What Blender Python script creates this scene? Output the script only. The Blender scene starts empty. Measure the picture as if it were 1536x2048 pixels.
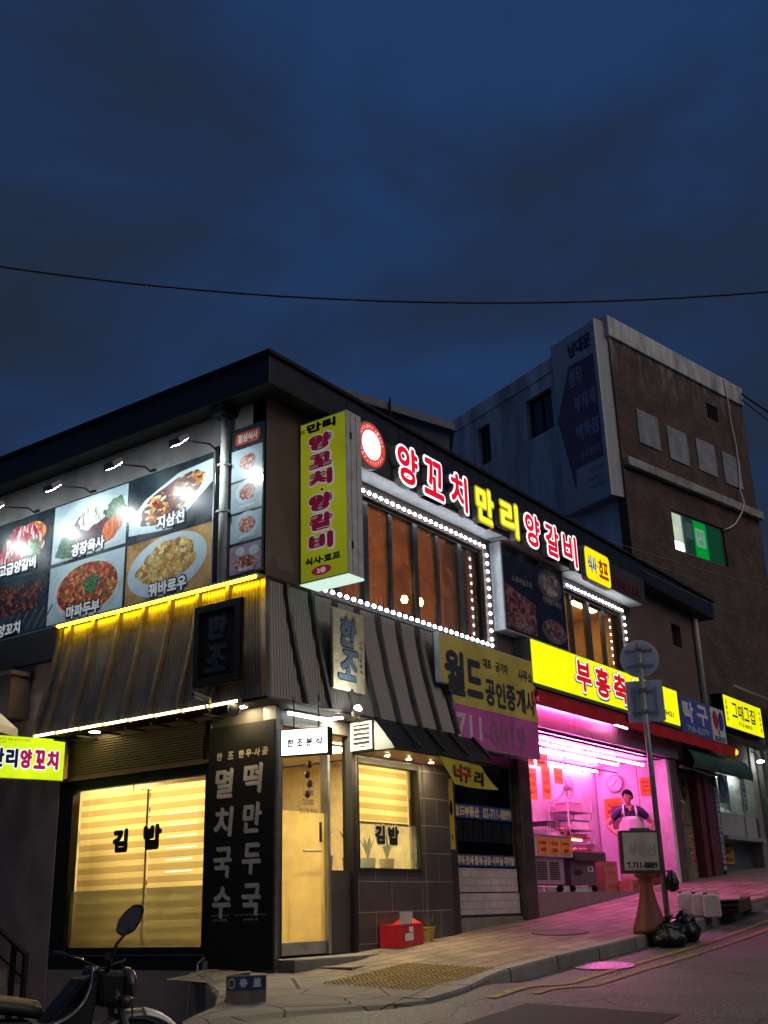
import bpy, math, random
from mathutils import Vector, Matrix
random.seed(7)
scene = bpy.context.scene
COL = scene.collection
PI = math.pi

# ------------------------------------------------------------------ camera
def _basis():
    p, r, hd = 0.350782, -0.0292287, PI / 2 - 0.954711
    cp, sp = math.cos(p), math.sin(p)
    h = Vector((math.cos(hd), math.sin(hd), 0)); z = Vector((0, 0, 1))
    fw = cp * h + sp * z; up = -sp * h + cp * z; rt = Vector((math.sin(hd), -math.cos(hd), 0))
    c, s = math.cos(r), math.sin(r)
    return c * rt + s * up, -s * rt + c * up, fw
RT, UP, FW = _basis()
CAM = Vector((-9.00841, -8.07827, 0.0))
cd = bpy.data.cameras.new("camera"); cam = bpy.data.objects.new("camera", cd); COL.objects.link(cam)
cd.sensor_fit = 'VERTICAL'; cd.sensor_height = 36.0; cd.lens = 36.0 * 2184.4 / 2048.0
cd.clip_start = 0.05; cd.clip_end = 2000
M = Matrix.Identity(4)
for i in range(3):
    M[i][0], M[i][1], M[i][2], M[i][3] = RT[i], UP[i], -FW[i], CAM[i]
cam.matrix_world = M
scene.camera = cam

# ------------------------------------------------------------------ world (blue hour, broken cloud)
w = bpy.data.worlds.new("World"); scene.world = w; w.use_nodes = True
nt = w.node_tree; nt.nodes.clear()
def N(t, **k):
    n = nt.nodes.new(t)
    for a, b in k.items(): setattr(n, a, b)
    return n
out = N('ShaderNodeOutputWorld'); add = N('ShaderNodeAddShader')
sky = N('ShaderNodeTexSky', sky_type='NISHITA'); sky.sun_disc = False
sky.sun_elevation = math.radians(-3.0); sky.sun_rotation = math.radians(200); sky.ozone_density = 4
bg1 = N('ShaderNodeBackground'); bg1.inputs[1].default_value = 0.03
nt.links.new(sky.outputs[0], bg1.inputs[0])
tc = N('ShaderNodeTexCoord'); mp = N('ShaderNodeMapping'); mp.inputs['Scale'].default_value = (1.0, 1.0, 2.1); mp.inputs['Location'].default_value = (.3, .1, .2)
nt.links.new(tc.outputs['Generated'], mp.inputs['Vector'])
n1 = N('ShaderNodeTexNoise'); n1.inputs['Scale'].default_value = 2.7; n1.inputs['Detail'].default_value = 8; n1.inputs['Roughness'].default_value = .55; n1.inputs['Distortion'].default_value = .35
nt.links.new(mp.outputs[0], n1.inputs['Vector'])
cr = N('ShaderNodeValToRGB')
e = cr.color_ramp.elements
e[0].position = .36; e[0].color = (.0140, .0410, .120, 1)
e[1].position = .62; e[1].color = (.0150, .0240, .046, 1)
e2 = cr.color_ramp.elements.new(.5); e2.color = (.0140, .0310, .080, 1)
nt.links.new(n1.outputs['Fac'], cr.inputs[0])
bg2 = N('ShaderNodeBackground'); bg2.inputs[1].default_value = 1.0
nt.links.new(cr.outputs[0], bg2.inputs[0])
nt.links.new(bg1.outputs[0], add.inputs[0]); nt.links.new(bg2.outputs[0], add.inputs[1]); nt.links.new(add.outputs[0], out.inputs[0])

sd_ = bpy.data.lights.new('street_fill', 'SUN'); so = bpy.data.objects.new('street_fill', sd_); COL.objects.link(so)
sd_.energy = .72; sd_.angle = math.radians(60); sd_.color = (1.0, .86, .74)  # broad warm fill added in place of unseen street lamps
so.rotation_euler = Vector((-.10, 1.0, -.95)).to_track_quat('-Z', 'Y').to_euler()
vs = scene.view_settings
vs.view_transform = 'Standard'; vs.look = 'None'; vs.exposure = 0; vs.gamma = 1
scene.render.engine = 'CYCLES'
cy = scene.cycles
cy.use_denoising = True
try: cy.denoiser = 'OPENIMAGEDENOISE'
except Exception: pass
cy.max_bounces = 8; cy.diffuse_bounces = 4; cy.glossy_bounces = 4; cy.transmission_bounces = 6; cy.transparent_max_bounces = 12
cy.sample_clamp_indirect = 4.0; cy.caustics_reflective = False; cy.caustics_refractive = False
cy.use_adaptive_sampling = True; cy.adaptive_threshold = 0.015

# ------------------------------------------------------------------ materials
def hx(s):
    s = s.lstrip('#'); o = []
    for i in (0, 2, 4):
        c = int(s[i:i + 2], 16) / 255
        o.append(c / 12.92 if c <= .04045 else ((c + .055) / 1.055) ** 2.4)
    return tuple(o)
def newmat(name):
    m = bpy.data.materials.new(name); m.use_nodes = True; m.node_tree.nodes.clear()
    return m, m.node_tree
def P(name, col, rough=.6, metal=0.0, noise=None, bump=None, spec=.5, coat=0, stretch=None):
    """plain procedural surface: colour varied by noise=(scale, amount), bump=(scale, strength)"""
    m, t = newmat(name); nn = t.nodes; L = t.links
    o = nn.new('ShaderNodeOutputMaterial'); b = nn.new('ShaderNodeBsdfPrincipled'); L.new(b.outputs[0], o.inputs[0])
    b.inputs['Base Color'].default_value = (*col, 1); b.inputs['Roughness'].default_value = rough; b.inputs['Metallic'].default_value = metal
    b.inputs['Specular IOR Level'].default_value = spec; b.inputs['Coat Weight'].default_value = coat
    b.inputs['Coat Roughness'].default_value = .08
    g = nn.new('ShaderNodeNewGeometry')
    noise = noise or (7, .18)
    a = nn.new('ShaderNodeTexNoise'); a.inputs['Scale'].default_value = noise[0]; a.inputs['Detail'].default_value = 5; a.inputs['Roughness'].default_value = .65
    if stretch:
        mp_ = nn.new('ShaderNodeMapping'); mp_.inputs['Scale'].default_value = stretch; L.new(g.outputs['Position'], mp_.inputs[0]); L.new(mp_.outputs[0], a.inputs['Vector'])
    else: L.new(g.outputs['Position'], a.inputs['Vector'])
    r = nn.new('ShaderNodeMapRange'); r.inputs[1].default_value = .3; r.inputs[2].default_value = .7; r.inputs[3].default_value = 1 - noise[1]; r.inputs[4].default_value = 1 + noise[1]
    L.new(a.outputs['Fac'], r.inputs[0])
    x = nn.new('ShaderNodeVectorMath'); x.operation = 'SCALE'; x.inputs[0].default_value = col; L.new(r.outputs[0], x.inputs['Scale']); L.new(x.outputs[0], b.inputs['Base Color'])
    rr = nn.new('ShaderNodeMapRange'); rr.inputs[1].default_value = .3; rr.inputs[2].default_value = .7; rr.inputs[3].default_value = max(.02, rough - .08); rr.inputs[4].default_value = min(1, rough + .1)
    L.new(a.outputs['Fac'], rr.inputs[0]); L.new(rr.outputs[0], b.inputs['Roughness'])
    if bump:
        q = nn.new('ShaderNodeTexNoise'); q.inputs['Scale'].default_value = bump[0]; q.inputs['Detail'].default_value = 4; L.new(g.outputs['Position'], q.inputs['Vector'])
        bb = nn.new('ShaderNodeBump'); bb.inputs['Strength'].default_value = bump[1]; bb.inputs['Distance'].default_value = .01
        L.new(q.outputs['Fac'], bb.inputs['Height']); L.new(bb.outputs[0], b.inputs['Normal'])
    return m
def EM(name, col, s, uneven=0.0, scale=2.0):
    m, t = newmat(name); nn = t.nodes; L = t.links
    o = nn.new('ShaderNodeOutputMaterial'); b = nn.new('ShaderNodeEmission'); L.new(b.outputs[0], o.inputs[0])
    b.inputs[0].default_value = (*col, 1); b.inputs[1].default_value = s
    if uneven:
        g = nn.new('ShaderNodeNewGeometry'); a = nn.new('ShaderNodeTexNoise'); a.inputs['Scale'].default_value = scale; a.inputs['Detail'].default_value = 2; L.new(g.outputs['Position'], a.inputs['Vector'])
        r = nn.new('ShaderNodeMapRange'); r.inputs[1].default_value = .3; r.inputs[2].default_value = .7; r.inputs[3].default_value = s * (1 - uneven); r.inputs[4].default_value = s * (1 + uneven)
        L.new(a.outputs['Fac'], r.inputs[0]); L.new(r.outputs[0], b.inputs[1])
    return m
def GLASS(name, tint=(1, 1, 1), fac=.09, rough=.02, film=None, filmfac=0.0, rel=(.5, .5)):
    """thin pane: transparent + mirror; film = a translucent coating (dust, condensation, frosting, painted reflection)"""
    m, t = newmat(name); nn = t.nodes; L = t.links
    o = nn.new('ShaderNodeOutputMaterial'); mx = nn.new('ShaderNodeMixShader'); tr = nn.new('ShaderNodeBsdfTransparent'); gl = nn.new('ShaderNodeBsdfGlossy')
    tr.inputs[0].default_value = (*tint, 1); gl.inputs['Roughness'].default_value = rough
    lw = nn.new('ShaderNodeFresnel'); lw.inputs[0].default_value = 1.45
    ma = nn.new('ShaderNodeMath'); ma.operation = 'MULTIPLY_ADD'; ma.inputs[1].default_value = 1.2; ma.inputs[2].default_value = fac - .05
    L.new(lw.outputs[0], ma.inputs[0]); L.new(ma.outputs[0], mx.inputs[0])
    body = tr.outputs[0]
    if film:
        d = nn.new('ShaderNodeBsdfTranslucent'); d.inputs[0].default_value = (*film, 1)
        d2 = nn.new('ShaderNodeBsdfDiffuse'); d2.inputs[0].default_value = (*film, 1)
        m3 = nn.new('ShaderNodeMixShader'); m3.inputs[0].default_value = .3; L.new(d.outputs[0], m3.inputs[1]); L.new(d2.outputs[0], m3.inputs[2])
        m2 = nn.new('ShaderNodeMixShader'); L.new(tr.outputs[0], m2.inputs[1]); L.new(m3.outputs[0], m2.inputs[2])
        g = nn.new('ShaderNodeNewGeometry'); a = nn.new('ShaderNodeTexNoise'); a.inputs['Scale'].default_value = 3; a.inputs['Detail'].default_value = 6; L.new(g.outputs['Position'], a.inputs['Vector'])
        r = nn.new('ShaderNodeMapRange'); r.inputs[1].default_value = .3; r.inputs[2].default_value = .7; r.inputs[3].default_value = filmfac * (1 - rel[0]); r.inputs[4].default_value = min(.98, filmfac * (1 + rel[1]))
        L.new(a.outputs['Fac'], r.inputs[0]); L.new(r.outputs[0], m2.inputs[0]); body = m2.outputs[0]
    L.new(body, mx.inputs[1]); L.new(gl.outputs[0], mx.inputs[2]); L.new(mx.outputs[0], o.inputs[0])
    return m
def BRICK(name, c1, c2, mortar, d, w_, h_, msize=.012, rough=.85, flat=False, offset=.5, bump=.4, stain=.25, bloom=None):
    """brick / slab pattern laid along horizontal direction d (world metres)"""
    m, t = newmat(name); nn = t.nodes; L = t.links
    o = nn.new('ShaderNodeOutputMaterial'); b = nn.new('ShaderNodeBsdfPrincipled'); L.new(b.outputs[0], o.inputs[0]); b.inputs['Roughness'].default_value = rough
    g = nn.new('ShaderNodeNewGeometry'); dt = nn.new('ShaderNodeVectorMath'); dt.operation = 'DOT_PRODUCT'; dt.inputs[1].default_value = (d[0], d[1], 0); L.new(g.outputs['Position'], dt.inputs[0])
    sx = nn.new('ShaderNodeSeparateXYZ'); L.new(g.outputs['Position'], sx.inputs[0]); cx = nn.new('ShaderNodeCombineXYZ'); L.new(dt.outputs['Value'], cx.inputs[0])
    if flat:
        d2 = nn.new('ShaderNodeVectorMath'); d2.operation = 'DOT_PRODUCT'; d2.inputs[1].default_value = (-d[1], d[0], 0); L.new(g.outputs['Position'], d2.inputs[0]); L.new(d2.outputs['Value'], cx.inputs[1])
    else: L.new(sx.outputs[2], cx.inputs[1])
    br = nn.new('ShaderNodeTexBrick'); L.new(cx.outputs[0], br.inputs['Vector']); br.offset = offset
    br.inputs['Scale'].default_value = 1; br.inputs['Brick Width'].default_value = w_; br.inputs['Row Height'].default_value = h_; br.inputs['Mortar Size'].default_value = msize; br.inputs['Mortar Smooth'].default_value = .1
    br.inputs['Color1'].default_value = (*c1, 1); br.inputs['Color2'].default_value = (*c2, 1); br.inputs['Mortar'].default_value = (*mortar, 1)
    a = nn.new('ShaderNodeTexNoise'); a.inputs['Scale'].default_value = 1.7; a.inputs['Detail'].default_value = 8; a.inputs['Roughness'].default_value = .7; L.new(g.outputs['Position'], a.inputs['Vector'])
    r = nn.new('ShaderNodeMapRange'); r.inputs[1].default_value = .3; r.inputs[2].default_value = .7; r.inputs[3].default_value = 1 - stain; r.inputs[4].default_value = 1 + stain; L.new(a.outputs['Fac'], r.inputs[0])
    x = nn.new('ShaderNodeVectorMath'); x.operation = 'SCALE'; L.new(br.outputs['Color'], x.inputs[0]); L.new(r.outputs[0], x.inputs['Scale']); 
    if bloom:      # pale lime bloom washed down from the coping
        m2 = nn.new('ShaderNodeMapping'); m2.inputs['Scale'].default_value = (1, 1, .35); L.new(g.outputs['Position'], m2.inputs[0])
        k = nn.new('ShaderNodeTexNoise'); k.inputs['Scale'].default_value = 2.6; k.inputs['Detail'].default_value = 9; k.inputs['Roughness'].default_value = .72; L.new(m2.outputs[0], k.inputs['Vector'])
        zr_ = nn.new('ShaderNodeMapRange'); zr_.inputs[1].default_value = bloom[0]; zr_.inputs[2].default_value = bloom[1]; L.new(sx.outputs[2], zr_.inputs[0])
        kk = nn.new('ShaderNodeMapRange'); kk.inputs[1].default_value = .50; kk.inputs[2].default_value = .66; L.new(k.outputs['Fac'], kk.inputs[0])
        ml = nn.new('ShaderNodeMath'); ml.operation = 'MULTIPLY'; L.new(zr_.outputs[0], ml.inputs[0]); L.new(kk.outputs[0], ml.inputs[1])
        mm = nn.new('ShaderNodeMix'); mm.data_type = 'RGBA'; L.new(ml.outputs[0], mm.inputs[0]); L.new(x.outputs[0], mm.inputs[6]); mm.inputs[7].default_value = (.34, .32, .30, 1); L.new(mm.outputs[2], b.inputs['Base Color'])
    else: L.new(x.outputs[0], b.inputs['Base Color'])
    q = nn.new('ShaderNodeTexNoise'); q.inputs['Scale'].default_value = 60; q.inputs['Detail'].default_value = 4; L.new(g.outputs['Position'], q.inputs['Vector'])
    ad = nn.new('ShaderNodeMath'); ad.operation = 'MULTIPLY_ADD'; ad.inputs[1].default_value = -1.0; L.new(br.outputs['Fac'], ad.inputs[0]); 
    sc = nn.new('ShaderNodeMath'); sc.operation = 'MULTIPLY'; sc.inputs[1].default_value = .5; L.new(q.outputs['Fac'], sc.inputs[0]); L.new(sc.outputs[0], ad.inputs[2])
    bb = nn.new('ShaderNodeBump'); bb.inputs['Strength'].default_value = bump; bb.inputs['Distance'].default_value = .012; L.new(ad.outputs[0], bb.inputs['Height']); L.new(bb.outputs[0], b.inputs['Normal'])
    return m
def FOOD(name, cols, scale, rough=.35, stretch=(1, 1, 1), pos=None):
    """a printed heap of food: voronoi bits in a set of colours, with fine noise"""
    m, t = newmat(name); nn = t.nodes; L = t.links
    o = nn.new('ShaderNodeOutputMaterial'); b = nn.new('ShaderNodeBsdfPrincipled'); L.new(b.outputs[0], o.inputs[0]); b.inputs['Roughness'].default_value = rough
    b.inputs['Coat Weight'].default_value = .6; b.inputs['Coat Roughness'].default_value = .1
    g = nn.new('ShaderNodeNewGeometry'); mp = nn.new('ShaderNodeMapping'); mp.inputs['Scale'].default_value = stretch; mp.inputs['Rotation'].default_value = (.5, .3, .2); L.new(g.outputs['Position'], mp.inputs[0])
    n0 = nn.new('ShaderNodeTexNoise'); n0.inputs['Scale'].default_value = 9; n0.inputs['Detail'].default_value = 5; L.new(mp.outputs[0], n0.inputs['Vector'])
    mxv = nn.new('ShaderNodeVectorMath'); mxv.operation = 'MULTIPLY_ADD'; mxv.inputs[1].default_value = (.12, .12, .12); L.new(n0.outputs['Color'], mxv.inputs[0]); L.new(mp.outputs[0], mxv.inputs[2])
    v = nn.new('ShaderNodeTexVoronoi'); v.inputs['Scale'].default_value = scale; L.new(mxv.outputs[0], v.inputs['Vector'])
    sp = nn.new('ShaderNodeSeparateColor'); L.new(v.outputs['Color'], sp.inputs[0])
    cr = nn.new('ShaderNodeValToRGB'); cr.color_ramp.interpolation = 'CONSTANT'
    el = cr.color_ramp.elements
    for i, c_ in enumerate(cols):
        k = el[i] if i < 2 else el.new(i / len(cols))
        k.position = i / len(cols); k.color = (*c_, 1)
    L.new(sp.outputs[0], cr.inputs[0])
    n2 = nn.new('ShaderNodeTexNoise'); n2.inputs['Scale'].default_value = scale * 2.2; n2.inputs['Detail'].default_value = 6; n2.inputs['Roughness'].default_value = .75; L.new(mxv.outputs[0], n2.inputs['Vector'])
    r = nn.new('ShaderNodeMapRange'); r.inputs[1].default_value = .35; r.inputs[2].default_value = .65; r.inputs[3].default_value = .35; r.inputs[4].default_value = 1.5; L.new(n2.outputs['Fac'], r.inputs[0])
    x = nn.new('ShaderNodeVectorMath'); x.operation = 'SCALE'; L.new(cr.outputs[0], x.inputs[0]); L.new(r.outputs[0], x.inputs['Scale']); L.new(x.outputs[0], b.inputs['Base Color'])
    return m
def BLIND(name, base, period, warm, thin, thick):
    """zebra roller blind: bands of dense and sheer cloth, both let light through"""
    m, t = newmat(name); nn = t.nodes; L = t.links
    o = nn.new('ShaderNodeOutputMaterial'); g = nn.new('ShaderNodeNewGeometry'); s = nn.new('ShaderNodeSeparateXYZ'); L.new(g.outputs['Position'], s.inputs[0])
    nz = nn.new('ShaderNodeTexNoise'); nz.inputs['Scale'].default_value = 1.3; L.new(g.outputs['Position'], nz.inputs['Vector'])
    a = nn.new('ShaderNodeMath'); a.operation = 'MULTIPLY_ADD'; a.inputs[1].default_value = 1 / period; a.inputs[2].default_value = 40 + base; L.new(s.outputs[2], a.inputs[0])
    f = nn.new('ShaderNodeMath'); f.operation = 'FRACT'; L.new(a.outputs[0], f.inputs[0])
    r = nn.new('ShaderNodeValToRGB'); el = r.color_ramp.elements
    el[0].position = 0; el[0].color = (*thick, 1); el[1].position = .5; el[1].color = (*thin, 1)
    k = el.new(.45); k.color = (*thick, 1); k = el.new(.95); k.color = (*thin, 1); k = el.new(.97); k.color = tuple(c * .45 for c in thick) + (1,); k = el.new(1.0); k.color = (*thick, 1)
    L.new(f.outputs[0], r.inputs[0])
    x = nn.new('ShaderNodeVectorMath'); x.operation = 'SCALE'; L.new(r.outputs[0], x.inputs[0])
    mr = nn.new('ShaderNodeMapRange'); mr.inputs[1].default_value = .3; mr.inputs[2].default_value = .7; mr.inputs[3].default_value = .85; mr.inputs[4].default_value = 1.12; L.new(nz.outputs[0], mr.inputs[0]); L.new(mr.outputs[0], x.inputs['Scale'])
    d = nn.new('ShaderNodeBsdfTranslucent'); L.new(x.outputs[0], d.inputs[0]); d2 = nn.new('ShaderNodeBsdfDiffuse'); L.new(x.outputs[0], d2.inputs[0])
    mx = nn.new('ShaderNodeMixShader'); mx.inputs[0].default_value = .25; L.new(d.outputs[0], mx.inputs[1]); L.new(d2.outputs[0], mx.inputs[2]); L.new(mx.outputs[0], o.inputs[0])
    return m

W8 = (.8, .8, .8)
stucco = P('grey_stucco', (.20, .185, .175), .9, noise=(3, .25), bump=(90, .5))
brownwall = P('brown_render', (.135, .095, .082), .9, noise=(2.5, .2), bump=(70, .25))
darkwall = P('dark_panel', (.045, .038, .034), .65, noise=(3, .3))
lowwall = P('lower_wall_render', (.34, .25, .21), .9, noise=(2, .3), bump=(60, .4))
roofmetal = P('dark_roof_metal', (.022, .024, .028), .45, .4, noise=(4, .3))
bandmat = P('brown_fascia_panel', (.060, .052, .050), .45, .2, noise=(2, .2))
soffwhite = P('white_soffit', (.55, .56, .6), .4)
awnmat = P('ribbed_dark_metal', (.125, .116, .108), .36, .7, noise=(2.5, .2), stretch=(1, 1, .5))
awnrib = P('awning_seam_metal', (.10, .09, .08), .4, .6)
black = P('black_metal', (.013, .012, .012), .6, .0, spec=.25)
blackpanel = P('black_board', (.011, .010, .009), .6, noise=(3, .4), spec=.25)
alu = P('aluminium', (.42, .43, .44), .35, .8)
steel = P('grey_steel', (.20, .205, .21), .4, .7, noise=(12, .3))
whitepaint = P('white_paint', (.72, .72, .70), .5)
greypaint = P('grey_paint', (.22, .23, .24), .5)
tile = BRICK('slate_tile', (.046, .043, .047), (.054, .050, .053), (.22, .21, .20), (1, 0), .66, .34, .004, .45, offset=.5, bump=.35)
concrete = P('concrete', (.21, .19, .165), .9, noise=(4, .25), bump=(80, .4))
glass = GLASS('window_glass')
glass_dark = GLASS('tinted_glass', (.45, .48, .5), .10)
glass_film = GLASS('steamed_glass', (.9, .8, .7), .07, .05, (.5, .33, .2), .45)
glass_frost = GLASS('frosted_door_film', (1, .95, .85), .05, .12, (.95, .76, .34), .62, (.30, .35))
glass_haze = GLASS('hazy_film', (.95, .98, .95), .06, .1, (.60, .62, .50), .32, (.2, .3))
cream = P('cream_wall', (.72, .62, .44), .8)
woodb = P('brown_wood', (.18, .085, .035), .5, noise=(9, .3))
black_letter = P('black_vinyl', (.006, .006, .010), .4)
white_letter = P('white_vinyl', (.75, .75, .72), .45)
grey_letter = P('pale_brush_lettering', (.66, .60, .52), .5)
dark_letter = P('charcoal_lettering', (.045, .042, .055), .5)
red_paint = P('red_paint', (.55, .012, .02), .4)
orange_paper = P('orange_paper', (.75, .27, .015), .7)
yellow_paint = P('yellow_paint', (.62, .52, .03), .5)
cardboard = P('cardboard', (.30, .17, .09), .85, noise=(6, .2))
rubber = P('rubber', (.018, .018, .018), .8)
em_white = EM('lit_white', (.9, .97, 1.0), 30)
em_led = EM('led_white', (.82, .93, 1.0), 16)
em_tube_y = EM('lit_warm_tube', (1.0, .86, .42), 7)
em_strip_y = EM('lit_yellow_strip', (1.0, .55, .005), 60)
em_spot = EM('lit_spot', (1.0, .76, .40), 1700)
em_pink = EM('lit_pink_tube', (1.0, .15, .61), 64)
em_pink2 = EM('lit_pink_fascia_tube', (1.0, .10, .46), 115)
em_flood = EM('lit_floodlight', (.86, .96, 1.0), 150)

# ------------------------------------------------------------------ geometry helpers
class Fr:
    """a local frame on a face: u along it, v up, w out of it"""
    def __init__(s, o, ux, up=(0, 0, 1)):
        s.o = Vector(o); s.ux = Vector(ux).normalized(); s.up = Vector(up).normalized(); s.n = s.ux.cross(s.up)
    def __call__(s, u, v, w=0): return s.o + s.ux * u + s.up * v + s.n * w
FR = Fr((0, 0, 0), (1, 0, 0))        # street front: u = x
FL = Fr((0, 0, 0), (0, -1, 0))       # side front: u = -y
GX = Fr((0, 0, 0), (1, 0, 0), (0, 1, 0))   # flat on the ground, w = z
_tc = {}
SPLIT = {'fascia_joint', 'panel_joint', 'pipe_clip', 'round_sign_rail', 'square_sign_rail', 'clamp', 'greens', 'hours_lettering', 'fine_print', 'heading', 'case_joint', 'caption', 'light_slit', 'listing_sheet', 'handwriting', 'sticker_outline', 'blue_sticker', 'red_sticker', 'door_gap', 'label', 'marks', 'small_print', 'soffit_panel', 'side', 'sticker_text', 'panel_seam'}
def glyphs(s):
    if s not in _tc:
        cu = bpy.data.curves.new('t', 'FONT'); cu.body = s; cu.size = 1; cu.resolution_u = 4
        ob = bpy.data.objects.new('t', cu); COL.objects.link(ob)
        me = bpy.data.meshes.new_from_object(ob.evaluated_get(bpy.context.evaluated_depsgraph_get()))
        vv = [(v.co.x, v.co.y) for v in me.vertices]; ff = [tuple(p.vertices) for p in me.polygons]
        bpy.data.objects.remove(ob); bpy.data.curves.remove(cu); bpy.data.meshes.remove(me)
        x0 = min(v[0] for v in vv); x1 = max(v[0] for v in vv); y0 = min(v[1] for v in vv); y1 = max(v[1] for v in vv)
        vv = [((a - x0) / max(1e-6, x1 - x0), (b - y0) / max(1e-6, y1 - y0)) for a, b in vv]
        _tc[s] = (vv, ff, (x1 - x0) / max(1e-6, y1 - y0))
    return _tc[s]
class MB:
    def __init__(s): s.v = []; s.f = []; s.marks = []
    def mark(s): s.marks.append((len(s.v), len(s.f)))
    def poly(s, pts):
        i = len(s.v); s.v += [tuple(p) for p in pts]; s.f.append(tuple(range(i, i + len(pts)))); return s
    def add(s, vs_, fs):
        i = len(s.v); s.v += [tuple(p) for p in vs_]; s.f += [tuple(i + k for k in f) for f in fs]; return s
    def box(s, F, u0, u1, v0, v1, w0, w1):
        s.mark()
        p = [F(u, v, w_) for w_ in (w0, w1) for v in (v0, v1) for u in (u0, u1)]
        return s.add(p, [(0, 2, 3, 1), (4, 5, 7, 6), (0, 1, 5, 4), (2, 6, 7, 3), (0, 4, 6, 2), (1, 3, 7, 5)])
    def prism(s, F, pts, w0, w1):
        s.mark()
        n = len(pts); p = [F(a, b, w0) for a, b in pts] + [F(a, b, w1) for a, b in pts]
        return s.add(p, [tuple(range(n))[::-1], tuple(range(n, 2 * n))] + [(i, (i + 1) % n, n + (i + 1) % n, n + i) for i in range(n)])
    def hull(s, a, b):
        """two equal-length outlines (3-D) joined into a solid"""
        n = len(a)
        return s.add(list(a) + list(b), [tuple(range(n))[::-1], tuple(range(n, 2 * n))] + [(i, (i + 1) % n, n + (i + 1) % n, n + i) for i in range(n)])
    def ell(s, F, u, v, ru, rv, w0, w1=None, n=40, rot=0, wob=0, seed=0):
        rnd = random.Random(seed); pts = []
        if w1 is None: s.mark()
        ph = [rnd.uniform(0, 6.28) for _ in range(4)]
        for i in range(n):
            a = 2 * PI * i / n; k = 1 + wob * (math.sin(3 * a + ph[0]) * .5 + math.sin(5 * a + ph[1]) * .35 + math.sin(9 * a + ph[2]) * .3)
            x, y = ru * k * math.cos(a), rv * k * math.sin(a)
            pts.append((u + x * math.cos(rot) - y * math.sin(rot), v + x * math.sin(rot) + y * math.cos(rot)))
        if w1 is None: return s.poly([F(a, b, w0) for a, b in pts])
        return s.prism(F, pts, w0, w1)
    def tube(s, pts, r, n=8, cap=True):
        pts = [Vector(p) for p in pts]; rings = []
        rr = r if isinstance(r, (list, tuple)) else [r] * len(pts)
        prev = None
        for i, p in enumerate(pts):
            d = (pts[min(i + 1, len(pts) - 1)] - pts[max(i - 1, 0)]).normalized()
            if prev is None:
                a = d.cross(Vector((0, 0, 1)));
                if a.length < 1e-3: a = d.cross(Vector((1, 0, 0)))
            else: a = prev - d * prev.dot(d)
            a.normalize(); prev = a; b = d.cross(a)
            rings.append([p + (a * math.cos(2 * PI * k / n) + b * math.sin(2 * PI * k / n)) * rr[i] for k in range(n)])
        i0 = len(s.v)
        for R in rings: s.v += [tuple(q) for q in R]
        for i in range(len(pts) - 1):
            for k in range(n):
                s.f.append((i0 + i * n + k, i0 + i * n + (k + 1) % n, i0 + (i + 1) * n + (k + 1) % n, i0 + (i + 1) * n + k))
        if cap: s.f.append(tuple(i0 + k for k in range(n))[::-1]); s.f.append(tuple(i0 + (len(pts) - 1) * n + k for k in range(n)))
        return s
    def lathe(s, c, prof, n=20, axis=(0, 0, 1)):
        ax = Vector(axis).normalized(); a = ax.cross(Vector((0, 0, 1)))
        if a.length < 1e-3: a = Vector((1, 0, 0))
        a.normalize(); b = ax.cross(a); c = Vector(c); i0 = len(s.v)
        for r, h in prof:
            for k in range(n): s.v.append(tuple(c + ax * h + (a * math.cos(2 * PI * k / n) + b * math.sin(2 * PI * k / n)) * max(r, 1e-4)))
        for i in range(len(prof) - 1):
            for k in range(n): s.f.append((i0 + i * n + k, i0 + i * n + (k + 1) % n, i0 + (i + 1) * n + (k + 1) % n, i0 + (i + 1) * n + k))
        s.f.append(tuple(i0 + k for k in range(n))[::-1]); s.f.append(tuple(i0 + (len(prof) - 1) * n + k for k in range(n)))
        return s
    def grid(s, rows):
        i0 = len(s.v); m = len(rows[0])
        for r in rows: s.v += [tuple(p) for p in r]
        for i in range(len(rows) - 1):
            for k in range(m - 1): s.f.append((i0 + i * m + k, i0 + i * m + k + 1, i0 + (i + 1) * m + k + 1, i0 + (i + 1) * m + k))
        return s
    def text(s, F, t, u0, u1, v0, v1, w_, dil=0.0, n=8, depth=0.0, shear=0.0, ani=1.0, rot=0.0):
        """lettering fitted into a rectangle; dil thickens the strokes (ani < 1 thickens them like a flat brush)"""
        s.mark(); vv, ff, asp = glyphs(t)
        if u1 is None:
            wd = asp * (v1 - v0); u0, u1 = u0 - wd / 2, u0 + wd / 2
        U = u1 - u0 - 2 * dil; V = v1 - v0 - 2 * dil
        offs = [(0, 0)] if dil == 0 else [(dil * math.cos(2 * PI * k / n), dil * math.sin(2 * PI * k / n)) for k in range(n)]
        if ani != 1:
            offs = [((x + y) * .7071, (y - x) * .7071 * ani) for x, y in offs]; offs = [((x + y) * .7071, (y - x) * .7071) for x, y in offs]
        cu, cv = (u0 + u1) / 2, (v0 + v1) / 2
        edges = {}
        if depth:
            for f in ff:
                for a, b in zip(f, f[1:] + f[:1]): edges[(min(a, b), max(a, b))] = edges.get((min(a, b), max(a, b)), 0) + 1
        for k, (ox, oy) in enumerate(offs):
            q = []
            for a, b in vv:
                x = u0 + dil + a * U + ox + shear * (b - .5) * V; y = v0 + dil + b * V + oy
                if rot: x, y = cu + (x - cu) * math.cos(rot) - (y - cv) * math.sin(rot), cv + (x - cu) * math.sin(rot) + (y - cv) * math.cos(rot)
                q.append((x, y))
            ww = w_ + k * .00025
            s.add([F(a, b, ww) for a, b in q], ff)
            if depth:
                be = [e_ for e_, c in edges.items() if c == 1]
                s.add([F(a, b, ww) for a, b in q] + [F(a, b, w_ - depth) for a, b in q], [(a, b, b + len(q), a + len(q)) for a, b in be])
        return s
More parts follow.
